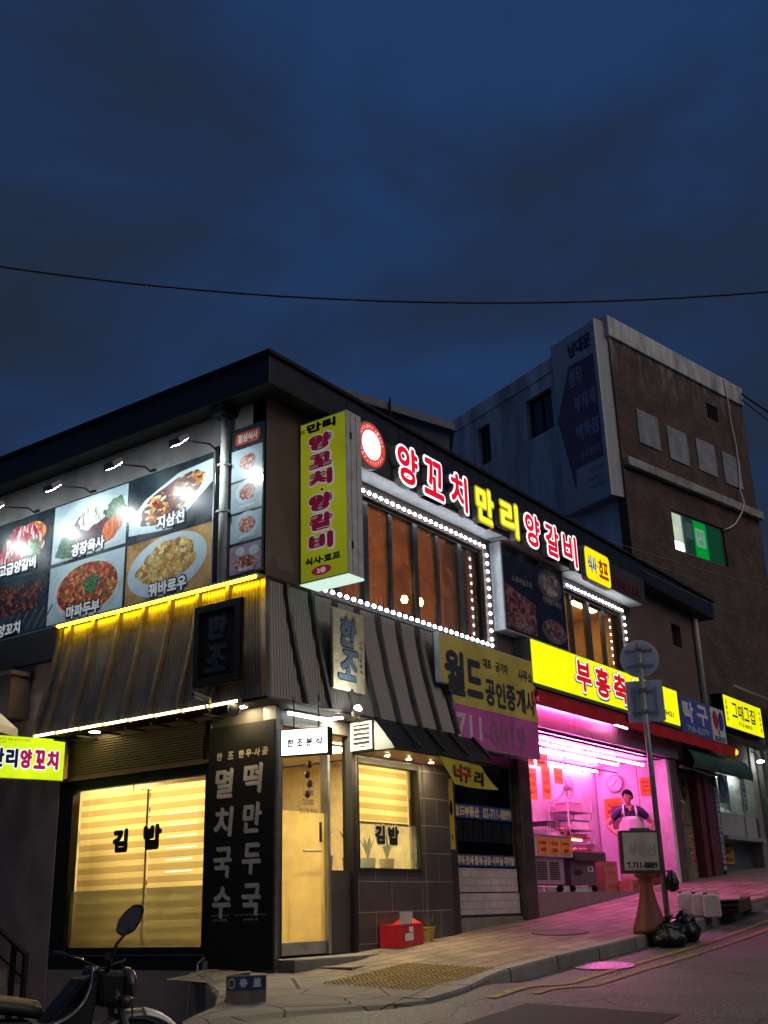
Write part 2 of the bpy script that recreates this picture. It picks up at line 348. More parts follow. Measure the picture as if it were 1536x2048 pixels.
    def holes(s, F, u0, u1, v0, v1, hs, w0, w1):
        us = sorted({u0, u1} | {h[0] for h in hs} | {h[1] for h in hs}); vs_ = sorted({v0, v1} | {h[2] for h in hs} | {h[3] for h in hs})
        us = [u for u in us if u0 <= u <= u1]; vs_ = [v for v in vs_ if v0 <= v <= v1]
        def solid(i, j):
            if i < 0 or j < 0 or i >= len(us) - 1 or j >= len(vs_) - 1: return False
            a, b = (us[i] + us[i + 1]) / 2, (vs_[j] + vs_[j + 1]) / 2
            return not any(h[0] < a < h[1] and h[2] < b < h[3] for h in hs)
        for i in range(len(us) - 1):
            for j in range(len(vs_) - 1):
                if not solid(i, j): continue
                a, b, c, d = us[i], us[i + 1], vs_[j], vs_[j + 1]
                s.poly([F(a, c, w1), F(b, c, w1), F(b, d, w1), F(a, d, w1)]); s.poly([F(a, d, w0), F(b, d, w0), F(b, c, w0), F(a, c, w0)])
                if not solid(i - 1, j): s.poly([F(a, c, w0), F(a, c, w1), F(a, d, w1), F(a, d, w0)])
                if not solid(i + 1, j): s.poly([F(b, c, w1), F(b, c, w0), F(b, d, w0), F(b, d, w1)])
                if not solid(i, j - 1): s.poly([F(a, c, w0), F(b, c, w0), F(b, c, w1), F(a, c, w1)])
                if not solid(i, j + 1): s.poly([F(a, d, w1), F(b, d, w1), F(b, d, w0), F(a, d, w0)])
        return s
    def build(s, name, mat, parent=None, bevel=0, smooth=False, label=None):
        if name in SPLIT and len(s.marks) > 1 and s.marks[0] == (0, 0):
            ms = s.marks + [(len(s.v), len(s.f))]; o = None
            for (a, fa), (b, fb) in zip(ms, ms[1:]):
                q = MB(); q.v = s.v[a:b]; q.f = [tuple(i - a for i in f) for f in s.f[fa:fb]]; o = q.build(name, mat, parent, bevel, smooth, label)
            return o
        me = bpy.data.meshes.new(name); o = bpy.data.objects.new(name, me); COL.objects.link(o)
        off = Vector((0, 0, 0))
        if parent is not None:
            o.parent = parent; q = parent
            while q is not None: off += q.location; q = q.parent
        me.from_pydata([(a - off.x, b - off.y, c - off.z) for a, b, c in s.v], [], s.f)
        me.materials.append(mat); me.validate(); me.update()
        if smooth:
            for p in me.polygons: p.use_smooth = True
        if bevel:
            b = o.modifiers.new('bevel', 'BEVEL'); b.width = bevel; b.segments = 2; b.limit_method = 'ANGLE'; b.angle_limit = .7
        if label: o['label'] = label
        return o
def B(F, *a): return MB().box(F, *a)
def thing(name, label, cat, loc=(0, 0, 0), group=None):
    o = bpy.data.objects.new(name, None); COL.objects.link(o); o.location = loc; o.empty_display_size = .1
    o['label'] = label; o['category'] = cat
    if group: o['group'] = group
    return o
def tag(o, label, cat, group=None):
    o['label'] = label; o['category'] = cat
    if group: o['group'] = group
    return o
def struct(o): o['kind'] = 'structure'; return o
def dup(root, loc, label=None, rotz=None):
    r = root.copy(); COL.objects.link(r); r.location = loc
    if rotz is not None: r.rotation_euler.z = rotz
    if label: r['label'] = label
    def kids(a, b):
        for ch in list(a.children):
            c = ch.copy(); COL.objects.link(c); c.parent = b; kids(ch, c)
    kids(root, r); return r

# ------------------------------------------------------------------ ground
GXS = [-40, -9, -3, 0, 1.5, 3.6, 6, 8.5, 11.5, 15.6, 25, 60]; GZS = [-3.3, -1.08, -.74, -.545, -.42, -.31, -.15, .08, .36, .62, 1.2, 3.2]
def lerp(x, xs, ys):
    if x <= xs[0]: return ys[0]
    for i in range(len(xs) - 1):
        if x <= xs[i + 1]:
            t = (x - xs[i]) / (xs[i + 1] - xs[i]); return ys[i] + (ys[i + 1] - ys[i]) * t
    return ys[-1]
def sm(t): t = max(0, min(1, t)); return t * t * (3 - 2 * t)
def hg(x, y): return sum(lerp(x + d, GXS, GZS) for d in (-.8, 0, .8)) / 3 + .04 * max(-30, min(y, 6))
def hk(x, y):
    k = .03 + .10 * sm((x - .1) / 1.2)
    return k + .6 * sm((y + 1.5) / 1.6) * sm((.65 - x) / .5)
def hr(x, y): return hg(x, y) - hk(x, y) - .105 * sm((-2.4 - x) / 2.0)
def span(a, b, st): n = max(1, round((b - a) / st)); return [a + (b - a) * i / n for i in range(n + 1)]
def asphalt_mat():
    m, t = newmat('asphalt'); nn = t.nodes; L = t.links
    o = nn.new('ShaderNodeOutputMaterial'); b = nn.new('ShaderNodeBsdfPrincipled'); L.new(b.outputs[0], o.inputs[0])
    g = nn.new('ShaderNodeNewGeometry'); a = nn.new('ShaderNodeTexNoise'); a.inputs['Scale'].default_value = 75; a.inputs['Detail'].default_value = 4; L.new(g.outputs['Position'], a.inputs['Vector'])
    a2 = nn.new('ShaderNodeTexNoise'); a2.inputs['Scale'].default_value = .9; a2.inputs['Detail'].default_value = 7; L.new(g.outputs['Position'], a2.inputs['Vector'])
    cr = nn.new('ShaderNodeValToRGB'); cr.color_ramp.elements[0].position = .38; cr.color_ramp.elements[0].color = (.038, .036, .036, 1); cr.color_ramp.elements[1].position = .66; cr.color_ramp.elements[1].color = (.23, .22, .21, 1); L.new(a.outputs['Fac'], cr.inputs[0])
    r = nn.new('ShaderNodeMapRange'); r.inputs[1].default_value = .3; r.inputs[2].default_value = .7; r.inputs[3].default_value = .65; r.inputs[4].default_value = 1.25; L.new(a2.outputs['Fac'], r.inputs[0])
    x = nn.new('ShaderNodeVectorMath'); x.operation = 'SCALE'; L.new(cr.outputs[0], x.inputs[0]); L.new(r.outputs[0], x.inputs['Scale'])
    wv = nn.new('ShaderNodeVectorMath'); wv.operation = 'MULTIPLY_ADD'; wv.inputs[1].default_value = (.9, .9, .9); L.new(a2.outputs['Color'], wv.inputs[0]); L.new(g.outputs['Position'], wv.inputs[2])
    vo = nn.new('ShaderNodeTexVoronoi'); vo.feature = 'DISTANCE_TO_EDGE'; vo.inputs['Scale'].default_value = .55; L.new(wv.outputs[0], vo.inputs['Vector'])
    ck_ = nn.new('ShaderNodeMapRange'); ck_.inputs[1].default_value = .002; ck_.inputs[2].default_value = .009; ck_.inputs[3].default_value = .30; ck_.inputs[4].default_value = 1; L.new(vo.outputs['Distance'], ck_.inputs[0])
    x2 = nn.new('ShaderNodeVectorMath'); x2.operation = 'SCALE'; L.new(x.outputs[0], x2.inputs[0]); L.new(ck_.outputs[0], x2.inputs['Scale']); L.new(x2.outputs[0], b.inputs['Base Color'])
    b.inputs['Roughness'].default_value = .68
    bb = nn.new('ShaderNodeBump'); bb.inputs['Strength'].default_value = .6; bb.inputs['Distance'].default_value = .008; L.new(a.outputs['Fac'], bb.inputs['Height']); L.new(bb.outputs[0], b.inputs['Normal'])
    return m
asphalt = asphalt_mat()
xs = span(-60, -10, 5) + span(-10, 9, .25)[1:] + span(9, 80, 3)[1:]; ys = span(-60, -8, 4) + span(-8, 6, .25)[1:] + span(6, 80, 6)[1:]
road = MB().grid([[(x, y, hr(x, y)) for x in xs] for y in ys]).build('road', asphalt, smooth=True); struct(road)
KY = -2.33
def kerb_y(x):   # street edge of the pavement
    return KY - .22 * sm((1.0 - x) / 1.4)
slabs = BRICK('paving_slabs', (.265, .205, .150), (.175, .138, .104), (.045, .04, .036), (1, 0), .46, .23, .009, .8, flat=True, offset=.41, bump=.8, stain=.5)
rows = []
for x in span(-.75, 40, .3):
    y0 = kerb_y(x) + .16
    rows.append([(x, y0 + (0.6 - y0) * k / 10, hg(x, y0 + (0.6 - y0) * k / 10)) for k in range(11)])
struct(MB().grid(rows).build('pavement', slabs, smooth=True))
# kerb stones along the street edge
kb = MB(); R = []
kerbmat = BRICK('kerb_granite', (.24, .225, .205), (.17, .16, .145), (.03, .028, .026), (1, 0), 1.0, 3.0, .014, .8, flat=True, stain=.35)
for x in span(-.75, 40, .25):
    y = kerb_y(x); z = hg(x, y + .16)
    R.append([(x, y - .012, hr(x, y) - .15), (x, y, z - .016), (x, y + .018, z + .004), (x, y + .16, z + .004), (x, y + .165, z - .2)])
kb.grid(R); struct(kb.build('kerb', kerbmat))
# broken corner of large stone flags
def flag_mat():
    m, t = newmat('cracked_flagstone'); nn = t.nodes; L = t.links
    o = nn.new('ShaderNodeOutputMaterial'); b = nn.new('ShaderNodeBsdfPrincipled'); L.new(b.outputs[0], o.inputs[0]); b.inputs['Roughness'].default_value = .85
    g = nn.new('ShaderNodeNewGeometry'); v = nn.new('ShaderNodeTexVoronoi'); v.feature = 'DISTANCE_TO_EDGE'; v.inputs['Scale'].default_value = 1.7; v.inputs['Randomness'].default_value = 1; L.new(g.outputs['Position'], v.inputs['Vector'])
    v2 = nn.new('ShaderNodeTexVoronoi'); v2.inputs['Scale'].default_value = 1.7; L.new(g.outputs['Position'], v2.inputs['Vector'])
    a = nn.new('ShaderNodeTexNoise'); a.inputs['Scale'].default_value = 6; a.inputs['Detail'].default_value = 8; a.inputs['Roughness'].default_value = .7; L.new(g.outputs['Position'], a.inputs['Vector'])
    cr = nn.new('ShaderNodeValToRGB'); cr.color_ramp.elements[0].position = .006; cr.color_ramp.elements[0].color = (.12, .12, .12, 1); cr.color_ramp.elements[1].position = .016; cr.color_ramp.elements[1].color = (1, 1, 1, 1); L.new(v.outputs['Distance'], cr.inputs[0])
    c2 = nn.new('ShaderNodeValToRGB'); c2.color_ramp.elements[0].color = (.13, .11, .092, 1); c2.color_ramp.elements[1].color = (.26, .23, .195, 1); L.new(a.outputs['Fac'], c2.inputs[0])
    mx = nn.new('ShaderNodeVectorMath'); mx.operation = 'MULTIPLY'; L.new(cr.outputs[0], mx.inputs[0]); L.new(c2.outputs[0], mx.inputs[1]); L.new(mx.outputs[0], b.inputs['Base Color'])
    ad = nn.new('ShaderNodeMath'); ad.operation = 'MULTIPLY_ADD'; ad.inputs[1].default_value = .5; L.new(a.outputs['Fac'], ad.inputs[0]); L.new(cr.outputs[0], ad.inputs[2])
    bb = nn.new('ShaderNodeBump'); bb.inputs['Strength'].default_value = .7; bb.inputs['Distance'].default_value = .015; L.new(ad.outputs[0], bb.inputs['Height']); L.new(bb.outputs[0], b.inputs['Normal'])
    return m
flag = flag_mat()
fm = MB(); edge = [(-.75, -2.56), (-1.15, -2.4), (-1.5, -2.05), (-2.0, -1.72), (-2.5, -1.45), (-2.25, -1.2), (-1.75, -1.05), (-1.2, -.55), (-.7, .1), (-.3, .75), (.2, .75)]
inner = [(-.75, -2.39), (-.75, -2.2), (-.75, -2.0), (-.75, -1.6), (-.75, -1.3), (-.75, -1.0), (-.75, -.8), (-.75, -.4), (-.6, .1), (-.2, .5), (.2, .5)]
R = []
for k in range(9):
    t = k / 8
    R.append([(a[0] + (b[0] - a[0]) * t, a[1] + (b[1] - a[1]) * t) for a, b in zip(edge, inner)])
rough = random.Random(3)
rows = [[(x, y, hg(x, y) - (.03 if k == 0 else 0) + (rough.uniform(-.008, .008) if 0 < k < 8 else 0)) for x, y in r] for k, r in enumerate(R)]
skirt = [(x, y, hg(x, y) - .7) for x, y in edge]
fm.grid([skirt] + rows)
fm.grid([[(-.75, -2.39, hg(-.75, -2.3)), (.25, -2.4, hg(.25, -2.3) - .003)], [(-.75, .6, hg(-.75, .6) - .003), (.25, .6, hg(.25, .6) - .003)]])
struct(fm.build('stone_paving', flag))
# yellow tactile blocks
tac = MB(); y_rows = 3
tmat = P('tactile_yellow', (.25, .175, .05), .8, noise=(5, .35))
for i in range(4):
    for j in range(3):
        x0, y0 = -.42 + i * .36, -2.18 + j * .36
        z = lambda x, y: hg(x, y) + .006
        tac.add([(x0, y0, z(x0, y0)), (x0 + .35, y0, z(x0 + .35, y0)), (x0 + .35, y0 + .35, z(x0 + .35, y0 + .35)), (x0, y0 + .35, z(x0, y0 + .35))], [(0, 1, 2, 3)])
        for a in range(6):
            for b_ in range(6):
                x, y = x0 + .035 + a * .056, y0 + .035 + b_ * .056; zz = z(x, y)
                tac.lathe((x, y, zz), [(.019, -.002), (.014, .007)], 8)
struct(tac.build('tactile_paving', tmat))
# yellow lines and a repaired patch on the road
def strip(pts, wd, dz, mat, name):
    m = MB(); R = []
    for i, (x, y) in enumerate(pts):
        d = Vector((pts[min(i + 1, len(pts) - 1)][0] - pts[max(0, i - 1)][0], pts[min(i + 1, len(pts) - 1)][1] - pts[max(0, i - 1)][1])).normalized(); n = Vector((-d.y, d.x)) * wd / 2
        R.append([(x + n.x * k, y + n.y * k, hr(x + n.x * k, y + n.y * k) + dz) for k in (-1, -.3, .3, 1)])
    o = m.grid(R).build(name, mat); struct(o); return o
yl = P('worn_yellow_line', (.25, .17, .06), .8, noise=(11, .65))
strip([(x, -2.86 - .06 * sm((1 - x) / 2)) for x in span(-.35, 30, .25)], .10, .008, yl, 'road_marking')
strip([(x, -3.13) for x in span(0.0, 30, .25)], .10, .008, yl, 'road_marking')
patch = P('newer_asphalt', (.040, .040, .042), .8, noise=(60, .3), bump=(120, .5))
pm_ = MB(); pm_.grid([[(x, y, hr(x, y) + .006) for x in span(-2.6, -.45, .25)] for y in span(-4.6, -3.3, .25)]); struct(pm_.build('road_patch', patch))
def manhole(x, y, r, base, label, mat, pat):
    z = hr(x, y) if base == 'r' else hg(x, y)
    t = thing('manhole_cover', label, 'manhole cover', (x, y, z))
    sx = (hg(x + .5, y) - hg(x - .5, y)); sy = .04
    f = lambda a, rr, h: (x + rr * math.cos(a), y + rr * math.sin(a), z + h + rr * math.cos(a) * sx + rr * math.sin(a) * sy)
    A = [2 * PI * k / 48 for k in range(49)]
    MB().grid([[f(a, q, h) for a in A] for q, h in ((r, .002), (r, .014), (r * .9, .014), (r * .88, .008))]).build('rim', mat, t)
    MB().poly([f(a, r * .88, .010) for a in A[:-1]]).build('lid', steel if pat else mat, t)
    if pat:
        pm = MB()
        for rr in (.75, .55, .35, .15):
            n = int(26 * rr) + 3
            for k in range(n):
                a0 = 2 * PI * k / n + rr; a1 = a0 + 2 * PI / n * .6
                pm.grid([[f(a0 + (a1 - a0) * q / 3, r * e_, .016) for q in range(4)] for e_ in (rr, rr - .12)])
        pm.build('lid_pattern', alu, t)
    return t
manhole(2.45, -2.62, .34, 'r', 'round patterned manhole cover in the road beside the kerb', steel, True)
manhole(4.3, -1.2, .36, 'p', 'plain round manhole cover set in the pavement slabs', P('slab_cover', (.13, .11, .095), .8), False)

# ------------------------------------------------------------------ main two-storey building
bd = thing('corner_building', 'dark two-storey corner building with shops below and a restaurant upstairs', 'building', (0, 0, -.5))
# upper storey, street side and side wall
MB().holes(FR, 0, 14.05, 3.3, 5.95, [(.85, 5.0, 3.72, 5.22), (7.45, 10.1, 4.05, 5.22), (12.68, 13.2, 5.06, 5.54)], -.22, 0).build('wall', brownwall, bd)
MB().holes(FL, -9.5, -.002, 3.3, 5.95, [], -.2, 0.0).build('wall', stucco, bd)
B(FL, -9.5, -3.56, 3.22, 3.64, .003, .10).build('black_band', black, bd)  # plain black band along the foot of the upper side wall
# roof slab with fascia and cap flashing
rf = MB().box(FR, -.30, 14.62, 5.92, 6.30, -9.5, .30).build('roof', roofmetal, bd, bevel=.01)
MB().box(FR, -.34, 14.66, 6.302, 6.35, -9.54, .34).build('cap_flashing', black, rf)
fm = MB()
for x in span(1.2, 14.4, 1.2): fm.box(FR, x, x + .012, 5.93, 6.29, .30, .304)
fm.build('fascia_joint', black, rf)
# sign band and its lit white underside
bn = MB().box(FR, .92, 10.58, 5.42, 5.915, .001, .34).build('sign_band', bandmat, bd)
sb = MB()
for a, b_ in ((1.0, 5.1), (5.16, 7.4), (7.46, 10.5)): sb.box(FR, a, b_, 5.405, 5.418, .03, .32)
sb.build('soffit_panel', soffwhite, bn)
jm = MB()
for x in span(1.9, 10.2, 1.2): jm.box(FR, x, x + .008, 5.43, 5.90, .34, .342)
jm.build('panel_joint', black, bn)
# downpipe at the far end
dp = MB().tube([FR(13.98, 5.85, .07), FR(13.98, 5.7, .07), FR(13.98, 3.95, .07)], .055, 12)
dp.build('downpipe', whitepaint, bd, smooth=True)
B(FR, 12.70, 13.18, 5.08, 5.52, -.15, -.12).build('small_window', black, bd)
# side downpipe with gutter head
sp = MB().tube([FL(-.60, 5.80, .09), FL(-.60, 3.64, .09)], .052, 14).build('downpipe', P('pale_pipe', (.70, .74, .66), .45), bd, smooth=True)
MB().box(FL, -.72, -.48, 5.80, 5.90, .0, .26).build('gutter_head', roofmetal, sp)
cl = MB()
for z in (5.15, 4.55): cl.box(FL, -.665, -.535, z, z + .03, .0, .15)
cl.build('pipe_clip', alu, sp)

def win_group(u0, u1, v0, v1, nm, pane, label=None, interior=None):
    wn = B(FR, u0, u1, v0, v0 + .05, -.17, -.05).build('window', black, bd)
    fr = MB().box(FR, u0, u1, v1 - .05, v1, -.17, -.05).box(FR, u0, u0 + .04, v0, v1, -.16, -.05).box(FR, u1 - .04, u1, v0, v1, -.16, -.05)
    fr.build('frame', black, wn)
    n = nm; xs_ = [u0 + (u1 - u0) * i / n for i in range(n + 1)]
    mum = P('window_mullion', (.10, .105, .105), .35, .6)
    for i, x in enumerate(xs_[1:-1]):
        mu = MB()
        k = .055 if i % 2 else .035
        mu.box(FR, x - k, x + k, v0 + .05, v1 - .05, -.14, -.07 + (.02 if i % 2 else 0))
        mu.box(FR, x - k - .012, x - k - .002, v0 + .05, v1 - .05, -.14, -.085)
        mu.build('mullion', mum, wn)
    for i in range(n):
        MB().poly([FR(xs_[i] + .03, v0 + .05, -.10), FR(xs_[i + 1] - .03, v0 + .05, -.10), FR(xs_[i + 1] - .03, v1 - .05, -.10), FR(xs_[i] + .03, v1 - .05, -.10)]).build('pane', pane, wn)
    return wn
win_group(.85, 5.0, 3.72, 5.22, 7, glass_film)
win_group(7.45, 10.1, 4.05, 5.22, 4, glass)
# restaurant room upstairs, dim and amber
room = MB()
amber = P('amber_room_wall', (.36, .21, .11), .8, noise=(2, .4))
room.poly([FR(.25, 3.68, -2.6), FR(6.6, 3.68, -2.6), FR(6.6, 5.7, -2.6), FR(.25, 5.7, -2.6)])
room.poly([FR(.25, 5.70, -.25), FR(6.6, 5.70, -.25), FR(6.6, 5.70, -2.6), FR(.25, 5.70, -2.6)])
room.poly([FR(.25, 3.66, -.25), FR(6.6, 3.66, -.25), FR(6.6, 3.66, -2.6), FR(.25, 3.66, -2.6)])
room.poly([FR(6.6, 3.66, -.25), FR(6.6, 5.7, -.25), FR(6.6, 5.7, -2.6), FR(6.6, 3.66, -2.6)])
room.build('dining_room', amber, bd)
room = MB(); y2 = P('yellow_room_wall', (.62, .40, .13), .8)
room.poly([FR(7.2, 3.9, -1.7), FR(11.6, 3.9, -1.7), FR(11.6, 5.6, -1.7), FR(7.2, 5.6, -1.7)])
room.poly([FR(7.2, 5.6, -.25), FR(11.6, 5.6, -.25), FR(11.6, 5.6, -1.7), FR(7.2, 5.6, -1.7)])
room.poly([FR(7.2, 3.9, -.25), FR(11.6, 3.9, -.25), FR(11.6, 3.9, -1.7), FR(7.2, 3.9, -1.7)])
room.poly([FR(11.6, 3.9, -.25), FR(11.6, 5.6, -.25), FR(11.6, 5.6, -1.7), FR(11.6, 3.9, -1.7)])
room.poly([FR(7.2, 3.9, -.25), FR(7.2, 5.6, -.25), FR(7.2, 5.6, -1.7), FR(7.2, 3.9, -1.7)])
room.build('dining_room', y2, bd)
# hanging lamps inside
lamp_places = [(2.15, 4.62, -.85), (3.2, 5.12, -1.6), (4.55, 4.45, -.9), (5.75, 4.95, -2.0)]
for i, (u, v, w_) in enumerate(lamp_places):
    p = FR(u, v, w_)
    t = thing('pendant_lamp', ['amber pendant lamp glowing behind the first panes of the steamed upstairs window', 'amber pendant lamp high behind the third pane of the steamed upstairs window', 'amber pendant lamp low behind the fifth pane of the steamed upstairs window', 'amber pendant lamp deep behind the last panes of the steamed upstairs window'][i], 'lamp', p, 'pendant lamps in the upstairs dining room')
    MB().lathe(p, [(.045, -.05), (.06, 0), (.04, .06)], 12).build('bulb', EM('lit_amber_bulb', (1.0, .45, .12), 75), t, smooth=True)
    MB().tube([p + Vector((0, 0, .06)), p + Vector((0, 0, 5.69 - v))], .006, 6).build('cord', black, t)
for i, x in enumerate((8.2, 10.4)):
    p = FR(x, 5.58, -.9)
    t = thing('ceiling_lamp', ['yellow ceiling tube over the menu wall behind the right upstairs window', 'yellow ceiling tube at the far right inside the right upstairs window'][i], 'lamp', p)
    MB().box(FR, x - .5, x + .5, 5.55, 5.575, -.95, -.85).build('tube', EM('lit_yellow_lamp', (1.0, .70, .24), 34), t)
    MB().box(FR, x - .55, x + .55, 5.575, 5.595, -.97, -.83).build('housing', whitepaint, t)
# menu sheets on the wall of the right room
for i, (u0, u1, lb) in enumerate(((8.35, 9.75, 'yellow wall menu with red headings seen through the right upstairs window'), (9.95, 10.9, 'narrow yellow wall menu beside the larger one in the upstairs room'))):
    t = thing('wall_menu', lb, 'menu', FR(u0, 4.0, -1.6))
    B(FR, u0, u1, 4.05, 5.3, -1.69, -1.67).build('sheet', P('menu_yellow', (.85, .55, .12), .6), t)
    hd_ = MB(); tx = MB()
    for k in range(3): hd_.box(FR, u0 + .15, u1 - .3, 5.0 - k * .4, 5.11 - k * .4, -1.67, -1.665)
    for k in range(3):
        for q in range(3): tx.box(FR, u0 + .1, u1 - .12 - .2 * (q % 2), 4.93 - k * .4 - q * .08, 4.945 - k * .4 - q * .08, -1.67, -1.666)
    hd_.build('heading', red_paint, t); tx.build('menu_line', black_letter, t)

# ground floor: menu column at the corner, door, bay
B(FR, .004, .30, -.95, 2.16, -.78, -.005).build('corner_column', darkwall, bd)
B(FR, .004, .055, -.95, 2.16, -.004, .178).build('column_wing', steel, bd)
dr = thing('shop_entrance', 'glazed noodle shop doorway with frosted glass beside the black menu column', 'doorway', FR(.75, -.45, 0))
B(FR, .302, .345, -.42, 2.05, -.12, -.02).build('door_jamb', black, dr)
B(FR, 1.13, 1.17, -.42, 2.05, -.12, -.01).build('door_jamb', alu, dr)
gd = B(FR, .35, 1.125, -.41, -.28, -.085, -.045).build('door', alu, dr, bevel=.004)
MB().poly([FR(.35, -.28, -.065), FR(1.125, -.28, -.065), FR(1.125, 1.08, -.065), FR(.35, 1.08, -.065)]).build('frosted_pane', glass_frost, gd)
MB().poly([FR(.35, 1.08, -.065), FR(1.125, 1.08, -.065), FR(1.125, 1.97, -.065), FR(.35, 1.97, -.065)]).build('clear_pane', glass, gd)
MB().tube([FR(.72, .66, -.03), FR(1.02, .66, -.03)], .012, 8).build('door_handle', alu, gd)
tx = MB()
for q in range(4): tx.text(FR, ['영업시간', '10:00', '20:00', '일요일 휴무'][q], .84, None, 1.36 - q * .1, 1.42 - q * .1, -.062)
tx.build('hours_lettering', black_letter, gd)
tx = MB(); tx.box(FR, 1.035, 1.075, .76, .98, -.064, -.058); tx.build('push_sticker', black_letter, gd)
B(FR, 1.165, 1.55, -.42, .46, -.10, -.03).build('side_panel', darkwall, dr)
MB().poly([FR(1.17, .46, -.07), FR(1.55, .46, -.07), FR(1.55, 2.0, -.07), FR(1.17, 2.0, -.07)]).build('side_pane', glass, dr)
B(FR, 1.545, 1.62, -.45, 2.16, -.12, .03).build('post', black, dr)
B(FR, .302, 1.62, 2.0, 2.16, -.12, -.02).build('door_head', darkwall, dr)
bay = thing('tiled_bay', 'slate tiled shop window bay with a blind and black lettering', 'shop window', FR(2.3, -.4, 0))
MB().holes(FR, 1.625, 3.62, -.60, 1.80, [(1.66, 2.97, .46, 1.76), (2.999, 3.001, -3, -2)], -.15, .02).build('tiled_wall', tile, bay)
B(FR, 3.03, 3.61, -.60, 1.80, .021, .06).build('tiled_pier', tile, bay)
fr = MB().box(FR, 1.66, 2.97, .462, .49, -.1, .03).box(FR, 1.66, 2.97, 1.70, 1.758, -.1, .03).box(FR, 1.662, 1.685, .49, 1.70, -.1, .025).box(FR, 2.945, 2.968, .49, 1.70, -.1, .025)
fr.build('window_frame', black, bay)
MB().poly([FR(1.68, .49, -.03), FR(2.95, .49, -.03), FR(2.95, 1.01, -.03), FR(1.68, 1.01, -.03)]).build('hazy_pane', glass_haze, bay)
MB().poly([FR(1.68, 1.01, -.03), FR(2.95, 1.01, -.03), FR(2.95, 1.70, -.03), FR(1.68, 1.70, -.03)]).build('clear_pane', glass, bay)
zebra = BLIND('zebra_blind_cloth', .1, .135, None, (.86, .75, .42), (.54, .44, .22))
bl = MB().poly([FR(1.68, 1.03, -.16), FR(2.95, 1.03, -.16), FR(2.95, 1.75, -.16), FR(1.68, 1.75, -.16)]).build('blind', zebra, bay)
MB().tube([FR(1.69, 1.025, -.15), FR(2.94, 1.025, -.15)], .016, 8).build('bottom_bar', greypaint, bl)
wl = MB(); bl_ = MB()
for ch, u0, u1 in (('김', 2.04, 2.26), ('밥', 2.31, 2.56)):
    wl.text(FR, ch, u0 - .012, u1 + .012, .748, 1.012, -.026, .034); bl_.text(FR, ch, u0 + .008, u1 - .008, .768, .992, -.020, .014)
wl.build('lettering_outline', GLASS('white_translucent_vinyl', (1, 1, 1), .05, .3, (.9, .9, .9), .98, (.02, .0)), bay); bl_.build('lettering', black_letter, bay)
# plants in the bay window
def plant(u, v, w_, h, lab, cat, leaf, pot):
    p = FR(u, v, w_); t = thing('potted_plant', lab, cat, p)
    MB().lathe(p, [(.07, 0), (.085, .02), (.1, .17), (.09, .17), (.08, .15)], 16).build('pot', pot, t, smooth=True)
    m = MB(); rnd = random.Random(int(u * 100))
    for k in range(22):
        a = rnd.uniform(0, 6.28); L_ = rnd.uniform(.5, 1) * h; sp_ = rnd.uniform(.1, .55) * L_
        q0 = p + Vector((0, 0, .15)); q1 = q0 + Vector((math.cos(a) * sp_ * .4, math.sin(a) * sp_ * .4, L_ * .6)); q2 = q0 + Vector((math.cos(a) * sp_, math.sin(a) * sp_, L_))
        s_ = Vector((-math.sin(a), math.cos(a), 0)) * .018
        m.grid([[q0 - s_ * .5, q0 + s_ * .5], [q1 - s_, q1 + s_], [q2 - s_ * .1, q2 + s_ * .1]])
    m.build('foliage', leaf, t)
    return t
leafg = P('leaf_green', (.05, .11, .04), .5); leafv = P('violet_flower_leaf', (.22, .09, .20), .5)
B(FR, 1.2, 3.0, .42, .455, -.62, -.16).build('window_shelf', cream, bay)
plant(1.36, .456, -.25, .38, 'white square pot with thin upright leaves behind the side pane', 'plant', leafg, whitepaint)
plant(1.95, .456, -.33, .42, 'violet flowering plant behind the hazy glass left of the lettering', 'plant', leafv, P('dark_pot', (.07, .08, .09), .4))
plant(2.35, .456, -.36, .30, 'low green plant in a blue pot behind the hazy bay window', 'plant', leafg, P('blue_pot', (.10, .16, .22), .4))
plant(2.75, .456, -.36, .40, 'tall green plant at the right end of the hazy bay window', 'plant', leafg, P('brown_pot', (.14, .08, .05), .5))
# noodle shop room
rm = MB()
rm.poly([FR(.30, -.3, -3.4), FR(3.55, -.3, -3.4), FR(3.55, 2.04, -3.4), FR(.30, 2.04, -3.4)])
rm.poly([FR(3.55, -.3, -.16), FR(3.55, 2.04, -.16), FR(3.55, 2.04, -3.4), FR(3.55, -.3, -3.4)])
rm.poly([FR(.1, 2.06, -.05), FR(3.55, 2.06, -.05), FR(3.55, 2.06, -3.4), FR(.1, 2.06, -3.4)])
rm.build('noodle_shop_room', cream, bd)
MB().poly([FR(.1, -.3, -.05), FR(3.55, -.3, -.05), FR(3.55, -.3, -3.4), FR(.1, -.3, -3.4)]).build('noodle_shop_floor', P('shop_floor', (.32, .22, .12), .4), bd)
B(FR, .4, 3.5, 1.05, 1.09, -3.35, -3.30).build('wall_rail', woodb, bd)
lk = MB().box(FR, -.25, .25, -.012, 0, -.25, .25)
for i, (u, w_, lb) in enumerate(((.9, -1.3, 'square warm ceiling light just inside the frosted door'), (2.4, -1.0, 'square warm ceiling light above the bay window blind'), (1.0, -2.6, 'square warm ceiling light deep inside by the side window'))):
    t = thing('ceiling_light', lb, 'ceiling light', FR(u, 2.05, w_), 'ceiling lights of the noodle shop')
    B(FR, u - .28, u + .28, 2.02, 2.03, w_ - .28, w_ + .28).build('diffuser', EM('lit_warm_panel', (1.0, .77, .33), 54), t)
    MB().holes(Fr((u, -w_, 2.045), (1, 0, 0), (0, 1, 0)), -.31, .31, -.31, .31, [(-.28, .28, -.28, .28)], -.035, -.003).build('frame', whitepaint, t)
MB().box(FR, .5, 1.6, 1.3, 1.32, -2.9, -2.6).box(FR, .5, 1.6, .4, .43, -2.9, -2.3).build('counter', woodb, bd)
